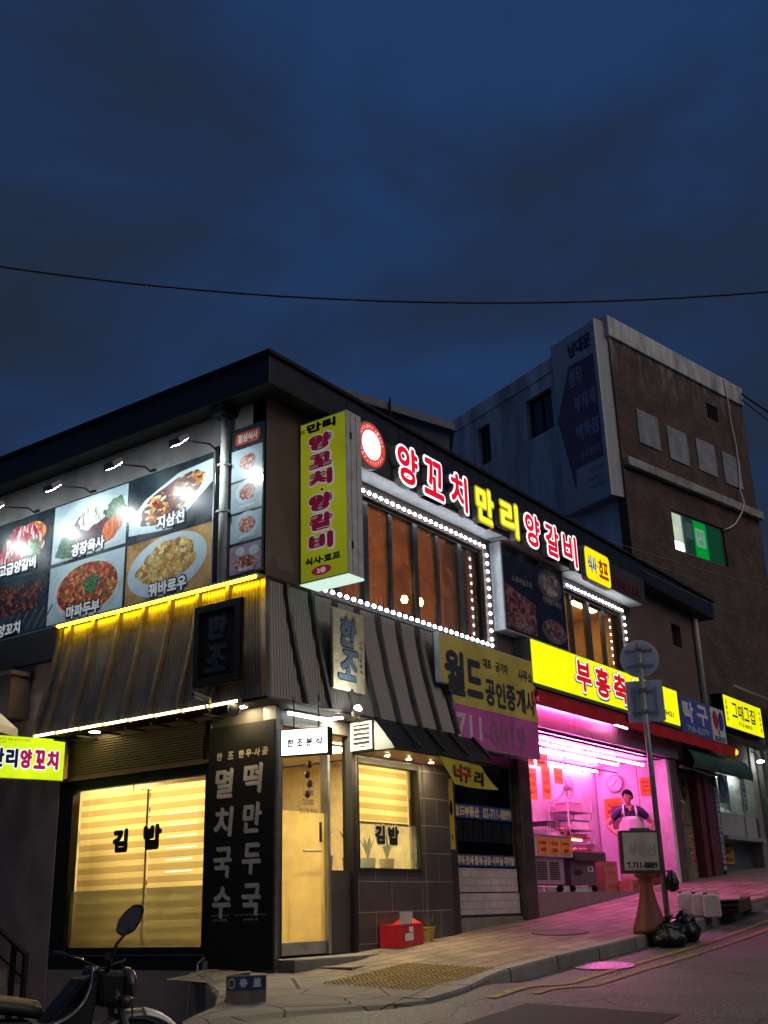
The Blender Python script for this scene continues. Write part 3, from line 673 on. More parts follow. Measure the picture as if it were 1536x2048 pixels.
# side window with zebra blind
sw = thing('side_window', 'large side window with zebra blinds and black lettering', 'window', FL(-2.0, -.5, 0))
MB().holes(FL, -3.42, -.80, -.53, 1.62, [(-3.16, -.89, -.30, 1.51)], -.14, -.03).build('frame', black, sw, bevel=.006)
MB().box(FL, -3.40, -.82, -.385, -.375, -.03, -.02).build('sill_trim', steel, sw)
MB().box(FL, -3.10, -.9, 1.495, 1.505, -.06, -.025).build('bright_trim', alu, sw)
MB().poly([FL(-3.16, .33, -.09), FL(-.89, .33, -.09), FL(-.89, 1.51, -.09), FL(-3.16, 1.51, -.09)]).build('pane', glass, sw)
MB().poly([FL(-3.16, -.30, -.09), FL(-.89, -.30, -.09), FL(-.89, .33, -.09), FL(-3.16, .33, -.09)]).build('reflection_pane', GLASS('grey_reflection_tint', (.80, .86, .82), .08, .03, (.24, .28, .24), .66, (.12, .12)), sw)  # grey tint stands in for the dim street reflected low in the glass
for a, b_ in ((-3.14, -1.93), (-1.905, -.90)):
    MB().poly([FL(a, -.29, -.16), FL(b_, -.29, -.16), FL(b_, 1.44 if a < -2 else 1.47, -.16), FL(a, 1.44 if a < -2 else 1.47, -.16)]).build('blind', zebra, sw)
MB().box(FL, -1.93, -1.905, -.29, 1.44, -.13, -.12).build('mullion', cream, sw)
tx = MB()
for ch, u0, u1, v0, v1 in (('김', -2.455, -2.185, .74, 1.01), ('밥', -1.925, -1.615, .745, 1.03)): tx.text(FL, ch, u0, u1, v0, v1, -.085, .022)
tx.build('lettering', black_letter, sw)
st_ = MB()
for k in range(6): st_.box(FL, -1.61, -1.13 - .06 * (k > 3), 1.13 - k * .128, 1.142 - k * .128, -.155, -.15)
st_.build('light_slit', EM('lit_slit', (1, .95, .75), 1.6), sw)
# walls round it
B(FL, -9.5, -3.424, -2.5, 3.225, -.25, -.02).build('side_wall', lowwall, bd)
B(FL, -3.42, -.785, -2.5, -.534, -.25, -.03).build('plinth_wall', lowwall, bd)
B(FL, -3.42, -.785, 2.12, 3.3, -.25, -.04).build('head_wall', lowwall, bd)
B(FL, -3.42, -.785, 1.624, 1.665, -.2, .02).build('lintel', woodb, bd)
sh = MB()
for k in range(15): sh.prism(FL, [(-3.28, 1.674 + k * .0298), (-.92, 1.674 + k * .0298), (-.92, 1.688 + k * .0298), (-3.28, 1.688 + k * .0298)], -.035, -.004)
shb = B(FL, -3.30, -.90, 1.668, 2.118, -.10, -.036).build('shutter_grille', P('bronze_grille', (.022, .015, .009), .6), bd)
sh.build('slat', P('bronze_slat', (.15, .10, .05), .45, .3), shb)

# black menu column boards on the corner
mc = thing('menu_column', 'tall black menu board with pale brush lettering at the building corner', 'sign', FL(-.3, -.5, .01))
B(FL, -.785, .178, -.52, 2.0, .003, .03).build('board', blackpanel, mc)
tx = MB()
for u, chs in ((-.535, '멸치국수'), (-.115, '떡만두국')):
    for i, ch in enumerate(chs):
        zc = [1.375, .965, .545, .14][i] + (.02 if u > -.3 else 0)
        tx.text(FL, ch, u - .145, u + .135, zc - .165, zc + .165, .0315, .017, 8, shear=.10, ani=.45)
tx.build('brush_lettering', grey_letter, mc)
tx = MB()
for u, ch in ((-.62, '한'), (-.45, '조'), (-.29, '한'), (-.185, '우'), (-.06, '사'), (.055, '골')): tx.text(FL, ch, u - .045, u + .045, 1.625, 1.715, .0315, .006, 8, shear=.1, ani=.45)
tx.ell(FL, -.125, 1.665, .008, .008, .032); tx.build('small_lettering', P('cream_lettering', (.62, .50, .33), .5), mc)
tx = MB()
tx.text(FL, 'Noodles & dumpling soup', -.68, -.42, .0, .02, .0315); tx.text(FL, '국수 전문점', -.66, -.46, -.05, -.022, .0315)
tx.text(FL, 'rice cake and dumpling soup', -.36, .08, .0, .02, .0315); tx.text(FL, '손만두국', -.22, -.02, -.05, -.022, .0315)
tx.build('fine_print', grey_letter, mc)

# ------------------------------------------------------------------ ribbed metal awning
aw = thing('metal_awning', 'dark ribbed metal awning wrapping the corner with a lit edge', 'awning', (0, 0, 2.2))
def prof(t): return .30 * (t ** 1.35), 3.62 - 1.43 * t     # outward, height
def awn_panel(F, a0, a1, corner0, corner1, n):
    m = MB(); rows = []
    for j in range(11):
        t = j / 10; o_, z = prof(t); o_ += .03
        u0 = a0 - (o_ if corner0 else 0); u1 = a1 + (o_ if corner1 else 0); r = []
        for i in range(n * 2 + 1):
            k = i / (n * 2); r.append(F(u0 + (u1 - u0) * k, z, o_ + (.011 if i % 2 else 0)))
        rows.append(r)
    return m.grid(rows)
awn_panel(FL, -3.54, 0, False, True, 78).build('side_panel', awnmat, aw)
awn_panel(FR, 0, 3.47, True, False, 78).build('front_panel', awnmat, aw)
def seam(F, u, du=0):
    m = MB(); L_ = []
    for j in range(9):
        t = j / 8; o_, z = prof(t); o_ += .036; uu = u + du * t
        L_.append([F(uu - .028, z, o_), F(uu - .024, z, o_ + .055), F(uu + .024, z, o_ + .055), F(uu + .028, z, o_)])
    return m.grid(L_)
for u in (-3.52, -3.31, -2.85, -2.38, -1.92, -1.46, -.99, -.50): seam(FL, u).build('seam', awnrib, aw)
for u in (.30, .75, 1.2, 1.65, 2.1, 2.55, 3.0, 3.45): seam(FR, u, 0).build('seam', awnrib, aw)
cs = MB(); L_ = []
for j in range(9):
    t = j / 8; o_, z = prof(t); o_ += .045
    L_.append([Vector((-o_ + .0, -o_ + .07, z)), Vector((-o_ - .012, -o_ - .012, z)), Vector((-o_ + .07, -o_, z))])
cs.grid(L_).build('corner_flashing', awnrib, aw)
MB().prism(Fr((0, 3.545, 0), (1, 0, 0)), [(-.03, 3.62), (-.33, 2.19), (-.0, 2.19), (-.0, 3.62)], 0, .01).build('end_cheek', black, aw)
MB().prism(Fr((3.47, 0, 0), (0, 1, 0)), [(-.03, 3.62), (-.33, 2.19), (-.0, 2.19), (-.0, 3.62)], 0, .01).build('end_cheek', awnmat, aw)
B(FL, -3.54, .33, 2.165, 2.195, -.02, .335).build('side_soffit', black, aw)
B(FR, -.315, 3.47, 2.163, 2.193, -.02, .335).build('front_soffit', darkwall, aw)
B(FL, -3.60, .02, 3.635, 3.66, .0, .17).build('top_flashing', alu, aw)
B(FR, .02, 3.47, 3.622, 3.655, .0, .05).build('top_flashing', black, aw)
B(FL, -3.50, -.03, 3.618, 3.632, .115, .155).build('yellow_light_strip', em_strip_y, aw)
tb = thing('awning_light_tube', 'long warm light tube fixed along the lower edge of the side awning', 'light', FL(-1.8, 2.17, .34))
for k in range(8):
    a = -3.50 + k * .435
    MB().tube([FL(a + .012, 2.178, .362), FL(a + .415, 2.181, .362)], .016, 8).build('tube', em_tube_y, tb)
for k in range(9):
    a = -3.50 + k * .435
    B(FL, a - .014, a + .006, 2.15, 2.20, .336, .384).build('clip', P('brass_clip', (.45, .36, .12), .4, .5), tb)
for k in range(7): B(FL, -3.2 + k * .43, -3.17 + k * .43, 2.10, 2.12, .0, .30).build('bracket', black, aw)
# downlights in the awning soffit
def disc_light(p, r, label, em, grp):
    t = thing('downlight', label, 'downlight', p, grp)
    MB().lathe(p, [(r, -.008), (r, -.001)], 20).build('lens', em, t); MB().lathe(p, [(r + .012, -.006), (r + .015, .0)], 20).build('ring', alu, t)
disc_light(FR(1.17, 2.162, .12), .06, 'round white downlight under the awning by the spot lamp', EM('lit_downlight', (1, .86, .58), 1500), 'downlights in the awning soffit')
disc_light(FL(-.20, 2.164, .14), .06, 'round warm downlight under the awning at the menu column', EM('lit_downlight_warm', (1, .78, .42), 260), 'downlights in the awning soffit')
disc_light(FL(-2.62, 2.164, .14), .07, 'round warm downlight under the far end of the side awning', EM('lit_downlight_warm', (1, .80, .45), 40), 'downlights in the awning soffit')
# linear tube above the door
t = thing('door_tube_light', 'white tube light above the frosted door under the awning', 'light', FR(.75, 2.1, .1))
MB().tube([FR(.35, 2.12, .06), FR(1.12, 2.12, .06)], .017, 8).build('tube', EM('lit_cool_tube', (.9, 1, .95), 16), t); B(FR, .32, 1.15, 2.138, 2.16, .03, .09).build('housing', whitepaint, t)

# second small canopy over the bay
cn = thing('bay_canopy', 'small dark sloping canopy over the tiled bay with wood soffit', 'canopy', FR(2.6, 1.8, 0))
E0 = Fr((1.56, 0, 0), (0, -1, 0))     # end cheek faces left: u = -y
MB().hull([Vector((1.57, 0.0, 1.80)), Vector((1.57, -.64, 1.80)), Vector((1.57, -.60, 1.85)), Vector((1.57, -.36, 2.16)), Vector((1.57, 0, 2.16))], [Vector((3.80, 0.0, 1.80)), Vector((3.80, -.64, 1.80)), Vector((3.80, -.60, 1.85)), Vector((3.80, -.36, 2.16)), Vector((3.80, 0, 2.16))]).build('body', black, cn)
B(E0, .0, .66, 1.79, 2.16, -.006, .004)
MB().prism(E0, [(0, 1.795), (.65, 1.795), (.61, 1.86), (.37, 2.158), (0, 2.158)], -.004, .006).build('end_cheek', P('canopy_cheek', (.10, .115, .115), .5), cn)
lv = MB().holes(E0, .03, .345, 1.815, 2.145, [(.06, .315, 1.845, 2.115)], .0, .035).build('vent_louvre', whitepaint, cn)
ls = MB()
for k in range(5): ls.prism(Fr((1.56, 0, 0), (0, -1, 0)), [(.06, 1.86 + k * .054), (.315, 1.86 + k * .054), (.315, 1.874 + k * .054), (.06, 1.874 + k * .054)], .008, .034)
ls.build('louvre_slat', whitepaint, lv)
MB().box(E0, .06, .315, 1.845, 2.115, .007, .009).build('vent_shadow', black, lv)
for x in (2.1, 2.65, 3.2, 3.78):
    MB().hull([Vector((x - .02, -.63, 1.855)), Vector((x + .02, -.63, 1.855)), Vector((x + .02, -.66, 1.87)), Vector((x - .02, -.66, 1.87))], [Vector((x - .02, -.36, 2.165)), Vector((x + .02, -.36, 2.165)), Vector((x + .02, -.39, 2.18)), Vector((x - .02, -.39, 2.18))]).build('seam', roofmetal, cn)
B(FR, 1.6, 3.78, 1.788, 1.797, .03, .60).build('wood_soffit', woodb, cn)
for i, x in enumerate((1.98, 2.44, 2.95)):
    disc_light(FR(x, 1.787, .24), .026, ['small spotlight in the wood soffit nearest the post', 'middle small spotlight in the wood soffit of the bay', 'small spotlight in the wood soffit above the tiled pier'][i], em_spot, 'spotlights in the bay soffit')
MB().prism(Fr((0, 0, 0), (1, 0, 0)), [(3.50, 2.16), (3.74, 2.16), (3.95, 1.78), (3.72, 1.78)], .645, .665)

# ------------------------------------------------------------------ signs on the side wall
fl = thing('food_billboard', 'wide food photo board with six dishes along the upper side wall', 'billboard', FL(-3, 3.66, .04))
plate = P('printed_plate', (.50, .62, .66), .3, noise=(2, .12), coat=.6); tableblue = P('printed_table', (.40, .52, .56), .3, noise=(1.5, .2), coat=.6)
darkprint = P('printed_dark', (.018, .030, .036), .3, noise=(2, .5), coat=.6); woodprint = P('printed_wood', (.42, .24, .07), .3, noise=(3, .5), coat=.6)
B(FL, -8.2, -.76, 3.645, 5.42, .02, .075).build('panel', P('billboard_black', (.014, .022, .026), .3, noise=(2, .4), coat=.5), fl, bevel=.004)
fr = MB().box(FL, -8.2, -.765, 3.655, 3.668, .075, .09).box(FL, -8.2, -.765, 5.40, 5.412, .075, .085).box(FL, -.78, -.765, 3.66, 5.41, .075, .09)
fr.build('edge_trim', alu, fl)
# fields
def field(u0, u1, v0, v1, mat, nm='photo_field'): MB().poly([FL(u0, v0, .078), FL(u1, v0, .078), FL(u1, v1, .078), FL(u0, v1, .078)]).build(nm, mat, fl)
f_mapo = FOOD('printed_spicy_tofu', [hx('#a02d10'), hx('#c2541c'), hx('#6d1a0a'), hx('#d8a06a'), hx('#8e2a0d'), hx('#b8421a'), hx('#5d6b1c'), hx('#c9762e'), hx('#7a1f0b')], 24)
f_fry = FOOD('printed_fried_pork', [hx('#c9a65a'), hx('#e0c886'), hx('#b98a3a'), hx('#d8b56a'), hx('#9a6a2c'), hx('#cdb982')], 12)
f_egg = FOOD('printed_aubergine', [hx('#4a1c1c'), hx('#8a4a22'), hx('#c79a48'), hx('#5b2a2a'), hx('#d8c9a8'), hx('#7a2318'), hx('#3a1d20'), hx('#a86a2a')], 13, stretch=(1, 1, 1.6))
f_pork = FOOD('printed_shredded_pork', [hx('#2b1420'), hx('#4a2030'), hx('#20101a'), hx('#6a3a3a'), hx('#351825')], 26, stretch=(1, 2.5, 1))
f_green = FOOD('printed_herbs', [hx('#2f5a3a'), hx('#4c7a48'), hx('#24482e'), hx('#6a9a5a'), hx('#1d3a28')], 30, stretch=(1, 2, 2))
f_carrot = FOOD('printed_carrot', [hx('#c2521c'), hx('#e07a2c'), hx('#a83f14'), hx('#d8642a')], 20, stretch=(1, 3, .6))
f_scall = FOOD('printed_scallion', [hx('#cfd8c8'), hx('#e4e6da'), hx('#b0bca8'), hx('#8a6a6a')], 24, stretch=(1, 3, .5))
f_rib = FOOD('printed_raw_ribs', [hx('#8a1c28'), hx('#c8a0a0'), hx('#6a101c'), hx('#b04a50'), hx('#a02830'), hx('#e0c8c0')], 14, stretch=(1, 2.2, .8))
f_skew = FOOD('printed_skewers', [hx('#2a1712'), hx('#5a2f1c'), hx('#1a0f0e'), hx('#7a4424'), hx('#38201a')], 22)
f_bread = FOOD('printed_bread', [hx('#b8702c'), hx('#d08a3c'), hx('#9a5a22')], 6)
field(-2.29, -.79, 4.52, 5.38, darkprint); field(-2.29, -.79, 3.70, 4.49, woodprint); field(-3.82, -2.335, 4.55, 5.38, tableblue); field(-3.82, -2.335, 3.70, 4.50, tableblue); field(-5.4, -3.86, 4.50, 5.36, darkprint); field(-5.4, -3.86, 3.70, 4.46, darkprint)
# aubergine dish top right on a square-ish white plate
MB().prism(FL, [(-2.28, 4.62), (-1.5, 4.55), (-.80, 5.02), (-.80, 5.32), (-1.4, 5.28), (-2.0, 5.05), (-2.28, 4.80)], .078, .0795).build('plate', plate, fl)
MB().ell(FL, -1.52, 4.96, .60, .22, .081, n=60, rot=.33, wob=.09, seed=3).build('food', f_egg, fl)
# fried pork
MB().ell(FL, -1.56, 4.10, .70, .385, .080, n=60, rot=.1).build('plate', plate, fl); MB().ell(FL, -1.55, 4.14, .52, .26, .082, n=64, rot=.13, wob=.12, seed=5).build('food', f_fry, fl)
# shredded pork and vegetables
MB().prism(FL, [(-3.81, 4.56), (-2.34, 4.62), (-2.34, 5.2), (-2.9, 5.36), (-3.5, 5.30), (-3.81, 5.0)], .0785, .0795).build('plate', plate, fl)
MB().ell(FL, -3.02, 4.90, .42, .28, .081, n=60, wob=.08, seed=8).build('food', f_pork, fl)
MB().ell(FL, -3.48, 4.74, .24, .17, .0825, n=48, wob=.2, seed=9).ell(FL, -2.55, 5.08, .20, .15, .0825, n=48, wob=.2, seed=10).build('greens', f_green, fl)
MB().ell(FL, -2.62, 4.82, .22, .14, .0828, n=40, rot=.6, wob=.12, seed=12).build('carrot', f_carrot, fl)
MB().ell(FL, -3.05, 5.06, .26, .15, .0832, n=48, wob=.2, seed=13).build('scallion', f_scall, fl)
# spicy tofu bowl
MB().ell(FL, -3.04, 4.07, .67, .385, .080, n=64).build('plate', P('printed_bowl', (.55, .55, .56), .3, coat=.6), fl); MB().ell(FL, -3.04, 4.09, .60, .345, .082, n=64).build('food', f_mapo, fl)
MB().ell(FL, -2.95, 4.12, .16, .13, .0832, n=48, wob=.25, seed=15).build('greens', f_green, fl)
# raw ribs and skewers
MB().ell(FL, -4.55, 4.95, .52, .32, .080, n=60, rot=.25, wob=.14, seed=17).build('food', f_rib, fl); MB().ell(FL, -4.22, 5.14, .24, .14, .0792, n=40, rot=-.3).build('bread', f_bread, fl); MB().ell(FL, -4.25, 4.82, .18, .2, .0815, n=40, wob=.25, seed=19).build('greens', f_green, fl)
MB().ell(FL, -4.65, 4.20, .60, .20, .080, n=60, rot=-.2, wob=.16, seed=21).build('food', f_skew, fl); MB().ell(FL, -4.2, 4.28, .3, .12, .0815, n=60, rot=-.1, wob=.16, seed=22).build('food', f_skew, fl)
gr = MB()
for k in range(9): gr.prism(FL, [(-5.3 + k * .17, 3.72), (-5.27 + k * .17, 3.72), (-5.07 + k * .17, 3.98), (-5.10 + k * .17, 3.98)], .079, .0805)
gr.build('grill', steel, fl)
MB().ell(FL, -5.0, 4.25, .18, .2, .0795, n=40, wob=.3, seed=25).build('smoke', P('printed_smoke', (.14, .26, .34), .3, noise=(5, .6), coat=.6), fl)
capw = P('caption_white', (.85, .85, .83), .4)
for s_, u, v in (('지삼선', -1.51, 4.68), ('경장육사', -3.07, 4.66), ('꿔바로우', -1.52, 3.81), ('마파두부', -3.08, 3.80), ('고급양갈비', -4.56, 4.68), ('양꼬치', -4.62, 3.79)):
    h_ = .185; wd = .165 * len(s_)
    oi = MB(); ti = MB(); oi.text(FL, s_, u - wd / 2 - .02, u + wd / 2 + .02, v - h_ / 2 - .02, v + h_ / 2 + .02, .085, .026); ti.text(FL, s_, u - wd / 2, u + wd / 2, v - h_ / 2, v + h_ / 2, .0885, .009)
    oi.build('caption_outline', black_letter, fl); ti.build('caption', capw, fl)
# floodlights
def flood(y, z, label, first=None):
    loc = FL(-y, z, .04)
    if first is not None: return dup(first, loc, label)
    t = thing('floodlight', label, 'floodlight', loc, 'floodlights on arms over the food board')
    F0 = Fr(loc, (0, -1, 0))
    MB().tube([F0(0, 0, 0), F0(.02, .04, .15), F0(.05, -.08, .62)], .012, 8).build('arm', black, t)
    B(F0, -.03, .03, -.03, .06, -.04, .01).build('wall_bracket', black, t)
    hd2 = MB().hull([F0(-.05, -.06, .61), F0(.15, -.06, .61), F0(.15, -.19, .75), F0(-.05, -.19, .75)], [F0(-.03, -.02, .65), F0(.13, -.02, .65), F0(.13, -.12, .78), F0(-.03, -.12, .78)]).build('head', steel, t)
    MB().poly([F0(-.03, -.0745, .615), F0(-.03, -.185, .735), F0(.13, -.185, .735), F0(.13, -.0745, .615)]).build('lens', em_flood, hd2)
    return t
fl0 = flood(.78, 5.42, 'floodlight on an arm beside the pale downpipe')
for y, lb in ((1.93, 'second floodlight from the pale downpipe above the food board'), (3.1, 'third floodlight from the pale downpipe above the food board'), (4.3, 'floodlight above the raw rib photo, fourth from the downpipe'), (5.45, 'last floodlight along the food board, farthest from the downpipe')): flood(y, 5.42, lb, fl0)
# narrow lunch menu
ln = thing('lunch_menu_sign', 'narrow dark lunch menu with four dish photos beside the corner', 'sign', FL(-.27, 3.72, .02))
B(FL, -.55, -.015, 3.725, 5.62, .004, .035).build('panel', P('lunch_panel', (.02, .028, .03), .3, coat=.5), ln)
MB().prism(FL, [(-.47, 5.42), (-.44, 5.39), (-.1, 5.39), (-.07, 5.42), (-.07, 5.52), (-.1, 5.55), (-.44, 5.55), (-.47, 5.52)], .035, .038).build('title_badge', P('badge_red', (.52, .06, .03), .4), ln)
MB().text(FL, '점심식사', -.43, -.10, 5.415, 5.525, .041, .004).build('title', white_letter, ln)
pinkp = P('printed_pinkish', (.40, .28, .36), .3, noise=(4, .4), coat=.6); ph = MB().box(FL, -.53, -.03, 4.93, 5.33, .035, .037).box(FL, -.53, -.03, 4.52, 4.90, .035, .037).box(FL, -.53, -.03, 4.14, 4.49, .035, .037).build('dish_photo', tableblue, ln)
B(FL, -.53, -.03, 3.75, 4.10, .035, .037).build('dish_photo', pinkp, ln)
noodm = FOOD('printed_noodles', [hx('#a84a34'), hx('#d8a088'), hx('#7a2a2a'), hx('#e0c0a8'), hx('#b0603a')], 40)
for v in (5.15, 4.76, 4.35): MB().ell(FL, -.26, v, .19, .155, .039).build('bowl', plate, ln); MB().ell(FL, -.26, v - .01, .13, .10, .041, wob=.1, seed=int(v * 9)).build('food', noodm, ln)
MB().ell(FL, -.36, 4.02, .07, .055, .039).build('bowl', plate, ln); MB().ell(FL, -.14, 4.0, .08, .06, .039).build('bowl', plate, ln); MB().ell(FL, -.27, 3.87, .19, .09, .040, wob=.1, seed=4).build('food', noodm, ln)
tx = MB()
for s_, v in (('마라탕면', 4.545), ('쟁반국수', 4.16), ('볶음밥', 3.765)): tx.text(FL, s_, -.38, -.14, v, v + .05, .043, .003)
tx.build('caption', white_letter, ln)

# ------------------------------------------------------------------ projecting vertical sign
vsn = thing('projecting_sign', 'tall lime green projecting sign with stacked maroon lettering', 'sign', (.7, -.35, 3.7))
FV = Fr((.60, 0, 0), (0, -1, 0))      # faces the side street
limeglow = EM('lime_sign_face', (.225, .240, .010), .8, .18, 1.2)
MB().box(FV, .02, .75, 3.68, 5.77, -.30, -.004).build('case', P('case_white', (.62, .62, .58), .5), vsn, bevel=.006)
B(FV, .035, .735, 3.70, 5.75, -.003, .0).build('face', limeglow, vsn)
ej = MB().box(FR, .68, .685, 3.70, 5.75, .75, .753).box(FR, .79, .795, 3.70, 5.75, .75, .753)
for z in (5.4, 4.0): ej.box(FR, .67, .70, z, z + .09, .75, .758)
ej.build('case_joint', black, vsn)
B(FV, .02, .75, 3.655, 3.679, -.30, -.0).build('lit_bottom', EM('lit_sign_underside', (.75, 1, .85), .9), vsn)
wo = MB(); ro = MB()
for ch, z0, z1 in (('양', 5.34, 5.555), ('꼬', 5.10, 5.295), ('치', 4.86, 5.07), ('·', 4.80, 4.83), ('양', 4.545, 4.765), ('갈', 4.30, 4.51), ('비', 4.05, 4.26)):
    if ch == '·': ro.ell(FV, .37, 4.815, .025, .02, .004); wo.ell(FV, .37, 4.815, .034, .029, .002); continue
    wo.text(FV, ch, .145, .56, z0 - .022, z1 + .022, .001, .040); ro.text(FV, ch, .165, .54, z0, z1, .012, .027)
wo.build('lettering_outline', EM('outline_lit', (.5, .48, .5), .5), vsn); ro.build('lettering', EM('maroon_lit', (.115, .006, .024), .8), vsn)
bt = MB().text(FV, '만리', .13, .59, 5.60, 5.73, .001, .012).text(FV, '식사·호프', .10, .64, 3.885, 3.985, .001, .007)
bt.build('black_lettering', black_letter, vsn)
MB().ell(FV, .35, 3.80, .15, .058, .002).build('floor_badge', EM('badge_maroon', (.14, .012, .03), .8), vsn); MB().text(FV, '2층', .28, .42, 3.765, 3.835, .004, .005).build('badge_text', EM('badge_pink', (.6, .3, .4), .6), vsn)
B(FR, .60, .90, 5.62, 5.68, .0, .10).build('bracket', steel, vsn)

# ------------------------------------------------------------------ channel letters on the band
def channel(ch, u0, u1, v0, v1, lit, rim, label, name='channel_letter', grp='lit letters on the upstairs sign band'):
    t = thing(name, label, 'sign letter', FR((u0 + u1) / 2, v0, .34), grp)
    MB().text(FR, ch, u0 - .015, u1 + .015, v0 - .015, v1 + .015, .44, .052, 10, depth=.095).build('return', rim, t)
    MB().text(FR, ch, u0 - .015, u1 + .015, v0 - .015, v1 + .015, .446, .050, 10).build('halo_face', lit[0], t)
    MB().text(FR, ch, u0 + .02, u1 - .02, v0 + .02, v1 - .02, .452, .021, 8).build('lit_face', lit[1], t)
em_lw = EM('letter_white_glow', (1, .93, .95), 1.5); em_lr = EM('letter_red_glow', (.80, .006, .03), 1.0); em_ly = EM('letter_yellow_glow', (1.0, .93, .06), 1.25); em_lye = EM('letter_yellow_edge', (.62, .55, .01), .85)
retm = P('letter_return', (.30, .30, .31), .45)
for i, (ch, u0, u1, kd) in enumerate([('양', 2.09, 2.62, 'r'), ('꼬', 2.72, 3.27, 'r'), ('치', 3.41, 3.91, 'r'), ('만', 4.12, 4.66, 'y'), ('리', 4.84, 5.42, 'y'), ('양', 5.60, 6.13, 'r'), ('갈', 6.28, 6.80, 'r'), ('비', 6.91, 7.46, 'r')]):
    lb = ['red lit letter first after the round logo', 'red lit letter second after the round logo', 'red lit letter just left of the yellow pair', 'left letter of the yellow lit pair', 'right letter of the yellow lit pair', 'red lit letter just right of the yellow pair', 'middle red lit letter of the right-hand three', 'red lit letter beside the yellow rounded sign box'][i]
    channel(ch, u0, u1, 5.37, 5.965, (em_lw, em_lr) if kd == 'r' else (em_lye, em_ly), retm, lb)
lg = thing('round_logo_sign', 'round white lit logo sign with a red ring at the start of the letters', 'sign', FR(1.53, 5.69, .34))
MB().lathe(FR(1.53, 5.69, .345), [(.315, 0), (.325, .01), (.325, .095), (.31, .10)], 48, (0, -1, 0)).build('case', retm, lg, smooth=False)
MB().ell(FR, 1.53, 5.69, .30, .30, .447, n=48).build('ring', EM('logo_red', (.80, .05, .035), 1.0), lg)
MB().ell(FR, 1.53, 5.69, .205, .205, .450, n=48).build('centre', EM('logo_white', (1, .93, .9), 1.7), lg)
rt_ = MB()
for k in range(26):
    a = 2 * PI * k / 26
    if k in (12, 13, 25, 0): continue
    f2 = Fr(FR(1.53 + .252 * math.cos(a), 5.69 + .252 * math.sin(a), 0), (-math.sin(a), 0, math.cos(a)), (math.cos(a), 0, math.sin(a)))
    f2.n = FR.n
    rt_.text(f2, 'MANLILAMBSKEWERRESTAURANTS'[k], -.018, .018, -.022, .022, .449)
rt_.build('ring_lettering', EM('logo_text', (1, .8, .75), .9), lg)
rt_ = MB().text(FR, '만리', 1.44, 1.62, 5.66, 5.75, .452); rt_.build('centre_lettering', EM('logo_text_pale', (.9, .55, .5), 1.0), lg)
yb = thing('yellow_sign_box', 'rounded yellow lit sign box at the right end of the letters', 'sign', FR(8.3, 5.3, .34))
def rrect(u0, u1, v0, v1, r, n=6):
    p = []
    for cx_, cy_, a0 in ((u1 - r, v0 + r, -90), (u1 - r, v1 - r, 0), (u0 + r, v1 - r, 90), (u0 + r, v0 + r, 180)):
        for k in range(n + 1): a = math.radians(a0 + 90 * k / n); p.append((cx_ + r * math.cos(a), cy_ + r * math.sin(a)))
    return p
MB().prism(FR, rrect(7.76, 8.80, 5.30, 5.93, .1), .342, .435).build('case', retm, yb); MB().prism(FR, rrect(7.785, 8.775, 5.325, 5.905, .09), .436, .44).build('face', EM('sign_yellow_glow', (1.0, .85, .004), 1.05), yb)
MB().text(FR, '식사', 7.87, 8.22, 5.46, 5.78, .442, .012).build('blue_lettering', EM('blue_lit', (.06, .10, .55), .8), yb); MB().text(FR, '호프', 8.30, 8.70, 5.44, 5.80, .442, .016).build('red_lettering', EM('red_lit', (.45, .02, .01), .8), yb)
MB().ell(FR, 8.26, 5.62, .018, .018, .443).build('dot', EM('blue_lit', (.06, .10, .55), .8), yb)
t = thing('dark_red_lettering', 'small unlit dark red roman letters at the end of the sign band', 'sign lettering', FR(9.6, 5.5, .34)); MB().text(FR, 'LOUNGE PUB', 9.05, 10.35, 5.47, 5.66, .35, .008, 8, depth=.008).build('letters', P('dark_red', (.14, .012, .012), .5), t)
# LED strips
def led_run(name, label, pts, leds):
    t = thing('led_strip', label, 'light strip', pts[0])
    MB().tube(pts, .010, 4).build('channel', P('strip_backing', (.10, .10, .11), .5), t)
    first = None
    for (a, b_, n) in leds:
        for k in range(n):
            p = a.lerp(b_, (k + .5) / n)
            if first is None:
                first = p.copy(); c = MB().ell(Fr(p, (1, 0, 0)), 0, 0, .037, .026, .016, .026, 12).build('led_module', em_led, t); o0 = c
            else:
                c = o0.copy(); COL.objects.link(c); c.location = p - first
    return t
a, b_, c_, d_ = FR(1.66, 5.26, .03), FR(5.045, 5.26, .03), FR(5.045, 3.69, .03), FR(.78, 3.69, .07)
led_run('led', 'white dotted light strip framing the steamed upstairs window', [a, b_, c_, d_], [(a, b_, 25), (b_ + Vector((0, 0, -.06)), c_ + Vector((0, 0, .05)), 11), (d_, c_ + Vector((0, -.04, 0)), 30)])
a, b_, c_ = FR(7.72, 5.26, .03), FR(10.14, 5.26, .03), FR(10.14, 4.1, .03)
led_run('led', 'white dotted light strip framing the right upstairs window', [a, b_, c_], [(a, b_, 17), (b_ + Vector((0, 0, -.06)), c_, 8)])
